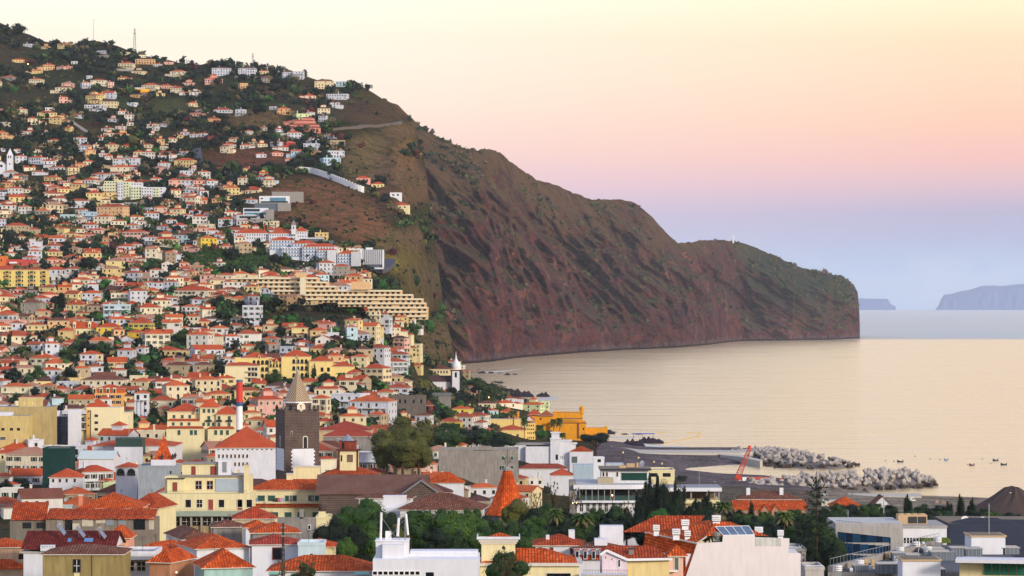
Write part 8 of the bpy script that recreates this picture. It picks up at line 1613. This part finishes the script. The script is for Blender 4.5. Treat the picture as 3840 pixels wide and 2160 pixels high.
fc = bpy.data.curves.new('crane_lettering', 'FONT'); fc.body = 'ZAGOPE'; fc.size = 1.5; fc.extrude = .02; fo = bpy.data.objects.new('crane_lettering', fc); fo.data.materials.append(WHITE); C.objects.link(fo); fo.parent = t; fo.location = P(2790, 1804, -1.66); fo.rotation_euler = (R(90), math.atan2(-(b_-a).z, (b_-a).x), 0); bpy.context.view_layer.update()
_me = bpy.data.meshes.new_from_object(fo); _o = bpy.data.objects.new('lettering', _me); C.objects.link(_o); _o.parent = t; _o.location = fo.location; _o.rotation_euler = fo.rotation_euler; bpy.data.objects.remove(fo); bpy.data.curves.remove(fc)
mb = MB(); p_ = P(2845, 1833); mb.box(p_.x-6, p_.x+5, -2, 2, .8, 3.5, RC); mb.box(p_.x-8, p_.x-5, -2, 0, .8, 3.6, WHITE); mb.build('cab', None, t); mb = MB()
for y in (-2.6, 1.8): mb.box(p_.x-7, p_.x+5, y, y+.8, -.5, .9, DARK)
mb.build('crawler_tracks', None, t); mb = MB(); mb.bar(P(2812, 1680), P(2755, 1782), .04, DARK, 3); mb.bar(P(2812, 1680), P(2812, 1800), .03, DARK, 3); mb.ngon_taper(P(2812, 1680).x, 0, P(2812, 1680).z-.5, P(2812, 1680).z+1.2, .9, .7, 8, RC); mb.build('cables', None, t)
# boats
def boat(u, v, wpx, col, lb, flip=1):
    d = H*F/(v-V0); L = wpx/F*d; t = thing('boat', lb, 'boat', (X(u, d), d, 0), R(10) if flip > 0 else R(190), 'moored boats'); mb = MB(); m = plain('hull_paint', col, .5); n = 9; sec = []
    for i in range(n+1):
        x = -L/2+L*i/n; s_ = i/n; w = L*.16*(1-(1-s_)**4)*(.85+.15*math.sin(s_*3)); w = L*.16*min(1, (s_*2.2)**.6)*(1 if s_ < .8 else .92); sh = .55+.55*(1-s_)**2.2*1.6; sec.append([Vector((x, -w, sh)), Vector((x, -w*.7, -.2)), Vector((x, 0, -.4)), Vector((x, w*.7, -.2)), Vector((x, w, sh))])
    for a, b_ in zip(sec, sec[1:]):
        for k in range(4): mb.face([a[k], b_[k], b_[k+1], a[k+1]], m)
        mb.face([a[0]-Vector((0, 0, .25)), a[4]-Vector((0, 0, .25)), b_[4]-Vector((0, 0, .25)), b_[0]-Vector((0, 0, .25))], plain('boat_deck', '6a5a48', .8))
    mb.face(sec[-1], m); mb.build('hull', None, t); mb = MB(); mb.box(L*.38, L*.5, -.3, .3, .3, 1.25, DARK); mb.build('outboard_motor', None, t)
    mb = MB(); mb.box(-L*.1, L*.1, -L*.12, L*.12, .5, .62, plain('thwart', '8a7a60', .8)); mb.build('thwart', None, t)
c = cr(3000, 1600, 2.588)
for x, y, w, col, lb in ((972, 345, 24, '1c2440', 'dark blue open boat alone near the longer breakwater tip'), (1417, 329, 15, '5a7aa0', 'smallest pale blue rowing boat in the middle of the bay'), (1667, 378, 20, '4a3440', 'maroon and grey boat below the paired boats'), (1897, 332, 22, '202848', 'dark boat, upper one of the pair far right'), (1976, 374, 24, '1c2444', 'dark blue boat, lower one of the pair far right')): u, v = c(x, y); boat(u, v, w, col, lb)
for x, y in ((830, 332), (911, 336), (1117, 288), (1264, 313), (1358, 322), (1771, 314), (1851, 357), (1630, 370)):
    u, v = c(x, y); d = H*F/(v-V0); mb = MB(); mb.ngon_taper(0, 0, -.2, .35, .5, .3, 8, DARK); o = mb.build('mooring_buoy', None, None, (X(u, d), d, 0)); tag(o, 'small dark round buoy floating among the moored boats', 'buoy', 'mooring buoys')
YB = plain('yellow_buoy', 'c9a040', .6)
for x, y in ((580, 70), (575, 92), (550, 100), (512, 107), (475, 115), (433, 124), (385, 134), (325, 144), (262, 155), (250, 156), (180, 56), (210, 56), (235, 57), (480, 60), (500, 61), (568, 66)):
    u, v = 2400+x/2.588, 1600+y/2.588; d = H*F/(v-V0); mb = MB(); mb.bar((-1.4, 0, .1), (1.4, 0, .1), .3, YB, 6); o = mb.build('float', None, None, (X(u, d), d, 0)); tag(o, 'yellow float of the swimming area line off the beach', 'buoy', 'floats of the swimming line')
# rocks
ROCK = plain('dark_lava_rock', '2c2630', .95, 0, .1, .5)
def rock(u, v, w, h, lb, col=None, d=None, n=14, name='sea_rock'):
    d = d or H*F/(v-V0); W_ = w/F*d; Hh = h/F*d; r = random.Random(int(u)); mb = MB(); nx = n; ny = 6; P_ = {}
    for i in range(nx+1):
        for j in range(ny+1):
            x, y = -W_/2+W_*i/nx, W_*.35*(j/ny-.5)*1.4; e = max(0, 1-abs(2*i/nx-1)**2.5)*max(0, 1-abs(2*j/ny-1)**2); P_[i, j] = (x, y, -.8+Hh*e*(.55+.75*abs(mn.noise(Vector((i*.9+u, j*.9, 0)))*1.8))+(.8 if e > 0 else -.5))
    for i in range(nx):
        for j in range(ny): mb.face([P_[i, j], P_[i+1, j], P_[i+1, j+1], P_[i, j+1]], col or ROCK)
    z = 0 if d == H*F/(v-V0) else Z(v, d); o = mb.build(name, None, None, (X(u, d), d, z)); tag(o, lb, 'rock')
c = cr(1400, 1200, 2.576)
for x, y, w, h, lb in ((1420, 742, 290, 66, 'large dark lava outcrop off the white seaside house'), (1640, 741, 150, 42, 'dark rock at the tip of the lava outcrop'), (1050, 516, 90, 22, 'dark rock touching the shore under the headland'), (1137, 514, 70, 18, 'rounded dark rock next out from the shore'), (1218, 515, 46, 8, 'tiny low rock in the middle of the row'), (1295, 532, 62, 20, 'dark rock fourth out from the shore'), (1368, 528, 66, 12, 'flat outermost rock of the row'), (1300, 700, 180, 40, 'dark rocks under the seaside garden wall'), (2480, 1225, 330, 70, 'jagged black rock by the blue canopy'), (2430, 1106, 80, 12, 'thin black reef awash off the fort'), (2560, 1106, 70, 10, 'thin black reef farther out from the fort'), (2330, 1085, 60, 8, 'low reef near the fort wall end'), (2520, 1250, 200, 22, 'low black rocks in front of the jagged one'), (2250, 1100, 200, 44, 'dark rocks at the foot of the fort')): u, v = c(x, y); rock(u, v, w/2.576, h/2.576, lb)
rock(2440, 1662, 110, 22, 'second jagged black rock mass beneath the blue canopy'); d = H*F/(1652-V0); mb = MB(); mb.box(-7, 8, 0, 3, 4.2, 4.7, plain('blue_canopy', '2444a8', .6))
for x in (-6, 0, 7): mb.bar((x, 1, -1), (x, 1, 4.2), .12, DARK)
tag(mb.build('canopy_deck', None, None, (X(2410, d), d, 0), R(4)), 'bright blue flat canopy standing on the black rocks', 'canopy')
c = cr(3000, 1600, 2.588)
for k, (x, y, w, h) in enumerate(((1770, 760, 60, 50), (1810, 765, 50, 36), (1910, 745, 46, 26), (1745, 770, 40, 40), (1330, 765, 60, 60), (1390, 770, 70, 66))): u, v = c(x, y); rock(u, v+2, w/2.588, h/2.588, ('tan boulder pile by the gravel heap, ' if x > 1700 else 'tan boulders on the quay, ')+['tallest', 'second', 'outermost', 'lowest', 'pointed one', 'broad one'][k], plain('tan_boulder', '9a8272', .95), d=1240)
mb = MB(); n = 28; r = random.Random(2); rings = []
for k, (rr, z) in enumerate(((22, 0), (14, 5.2), (7, 9.6), (2.5, 12.4), (0, 13))): rings.append([((rr+r.uniform(-.7, .7))*math.cos(2*math.pi*i/n), (rr+r.uniform(-.7, .7))*math.sin(2*math.pi*i/n), z+r.uniform(-.3, .3)) for i in range(n)])
GRV, nt, b = nodes('brown_gravel'); p = pos(nt); nt.links.new(mixc(nt, noise(nt, p, 3, 5, .7), lin('2a1f1b'), lin('54423a')), b.inputs['Base Color']); bump(nt, b, noise(nt, p, 4, 4), .6, .4); b.inputs['Roughness'].default_value = .95
for a, b_ in zip(rings, rings[1:]):
    for i in range(n): mb.face([a[i], a[(i+1) % n], b_[(i+1) % n], b_[i]], GRV)
tag(mb.build('gravel_heap', None, None, (X(3795, 1130), 1130, Z(1948, 1130))), 'large conical heap of brown gravel by the sea', 'gravel heap')
# gull, statue, lamp glows, street lamps, the crest rock
d = 900; t = thing('gull', 'small gull gliding over the bay above the gravel heap', 'gull', (X(3790, d), d, Z(1848, d)), R(20)); mb = MB(); mb.bar((-.35, 0, 0), (.35, 0, .05), .12, WHITE, 6, .05); mb.face([(-.1, 0, 0), (.2, 0, 0), (.6, -.2, .8), (.3, 0, .85)], DARK); mb.face([(-.1, 0, 0), (.2, 0, 0), (-.3, .2, -.8), (-.6, 0, -.85)], DARK); mb.build('body', None, t)
mb = MB(); mb.box(-2, 2, -2, 2, 0, 5, WHN); mb.ngon_taper(0, 0, 5, 17, 1.8, 1.0, 8, WHN); mb.bar((-6, 0, 14), (6, 0, 14), .8, WHN); mb.ngon_taper(0, 0, 17, 19.5, .9, .5, 8, WHN); dd = 7000; tag(mb.build('hilltop_statue', None, None, (X(2750, dd), dd, Z(908, dd)-2)), 'tiny white statue with outstretched arms on the headland crest', 'statue')
rock(3093, 1030, 30, 26, 'rounded rock knob on the headland saddle', plain('headland_knob_rock', '5a4a48', .95), d=7600, name='knob_rock')
GL = emit_mat('ff9a4a', 12)
for u, v, d, lb in ((662, 2146, 395, 'glowing orange street lamp low in the narrow lane'), (719, 2150, 420, 'small glowing lamp on the lane wall'), (1833, 1490, 2050, 'orange lit lamp among trees by the sea front'), (2296, 1857, 735, 'orange lamp glowing on the restaurant terrace'), (2148, 1887, 690, 'orange lamp glowing behind the bare trees, left one'), (2162, 1886, 690, 'orange lamp glowing behind the bare trees, right one'), (105, 240, 3200, 'bright white lit lamp on the upper slope'), (795, 1438, 1400, 'yellow headlamp glow in the sunken street')):
    t = thing('street_lamp', lb, 'lamp', (X(u, d), d, Z(v, d))); s_ = 2.2/F*d if d < 1000 else 1.6/F*d; mb = MB(); mb.lathe(0, 0, [(.05, -s_*1.4), (s_*.8, -s_*.5), (s_, 0), (s_*.6, s_*.8), (.05, s_)], 8, GL); mb.build('lamp_head', None, t); mb = MB(); mb.bar((0, 0, -5), (0, 0, -s_), .06, DARK); mb.build('post', None, t)
for u, v in ((2336, 1702), (2394, 1722), (2452, 1737), (2482, 1744)):
    d = 1100; t = thing('promenade_lamp', f'globe lamp post on the promenade, {["first", "second", "third", "fourth"][(u > 2340)+(u > 2400)+(u > 2460)]} from the umbrella pine', 'lamp', (X(u, d), d, Z(v+60, d))); mb = MB(); mb.bar((0, 0, 0), (0, 0, 60/F*d), .09, DARK); mb.build('post', None, t); mb = MB(); mb.lathe(0, 0, [(.05, 60/F*d), (.4, 60/F*d+.3), (.3, 60/F*d+.8), (.02, 60/F*d+1)], 8, plain('lamp_globe', 'c9b078', .4)); mb.build('lamp_head', None, t)

FOAM, nt, b = nodes('surf_foam'); p = pos(nt); nt.links.new(mixc(nt, noise(nt, p, .5, 5), lin('8f9ba0'), lin('e8e4dc')), b.inputs['Base Color']); b.inputs['Roughness'].default_value = .9
for k, (pts, lb) in enumerate((([(2290, 1659), (2340, 1657), (2420, 1664), (2500, 1674), (2540, 1673), (2620, 1680), (2640, 1686), (2520, 1684), (2400, 1682), (2300, 1670)], 'white surf washing round the black rocks'), ([(2250, 1640), (2330, 1639), (2460, 1642), (2330, 1644)], 'thin line of surf on the reef'), ([(2100, 1486), (2030, 1492), (1960, 1498), (1990, 1502), (2080, 1500)], 'surf below the lava outcrop'), ([(1790, 1399), (1830, 1393), (1900, 1389), (1960, 1382), (1900, 1392), (1840, 1399)], 'surf line under the cliff foot'))):
    slab('surf_water', lb, pts, .06, FOAM, th=.05)
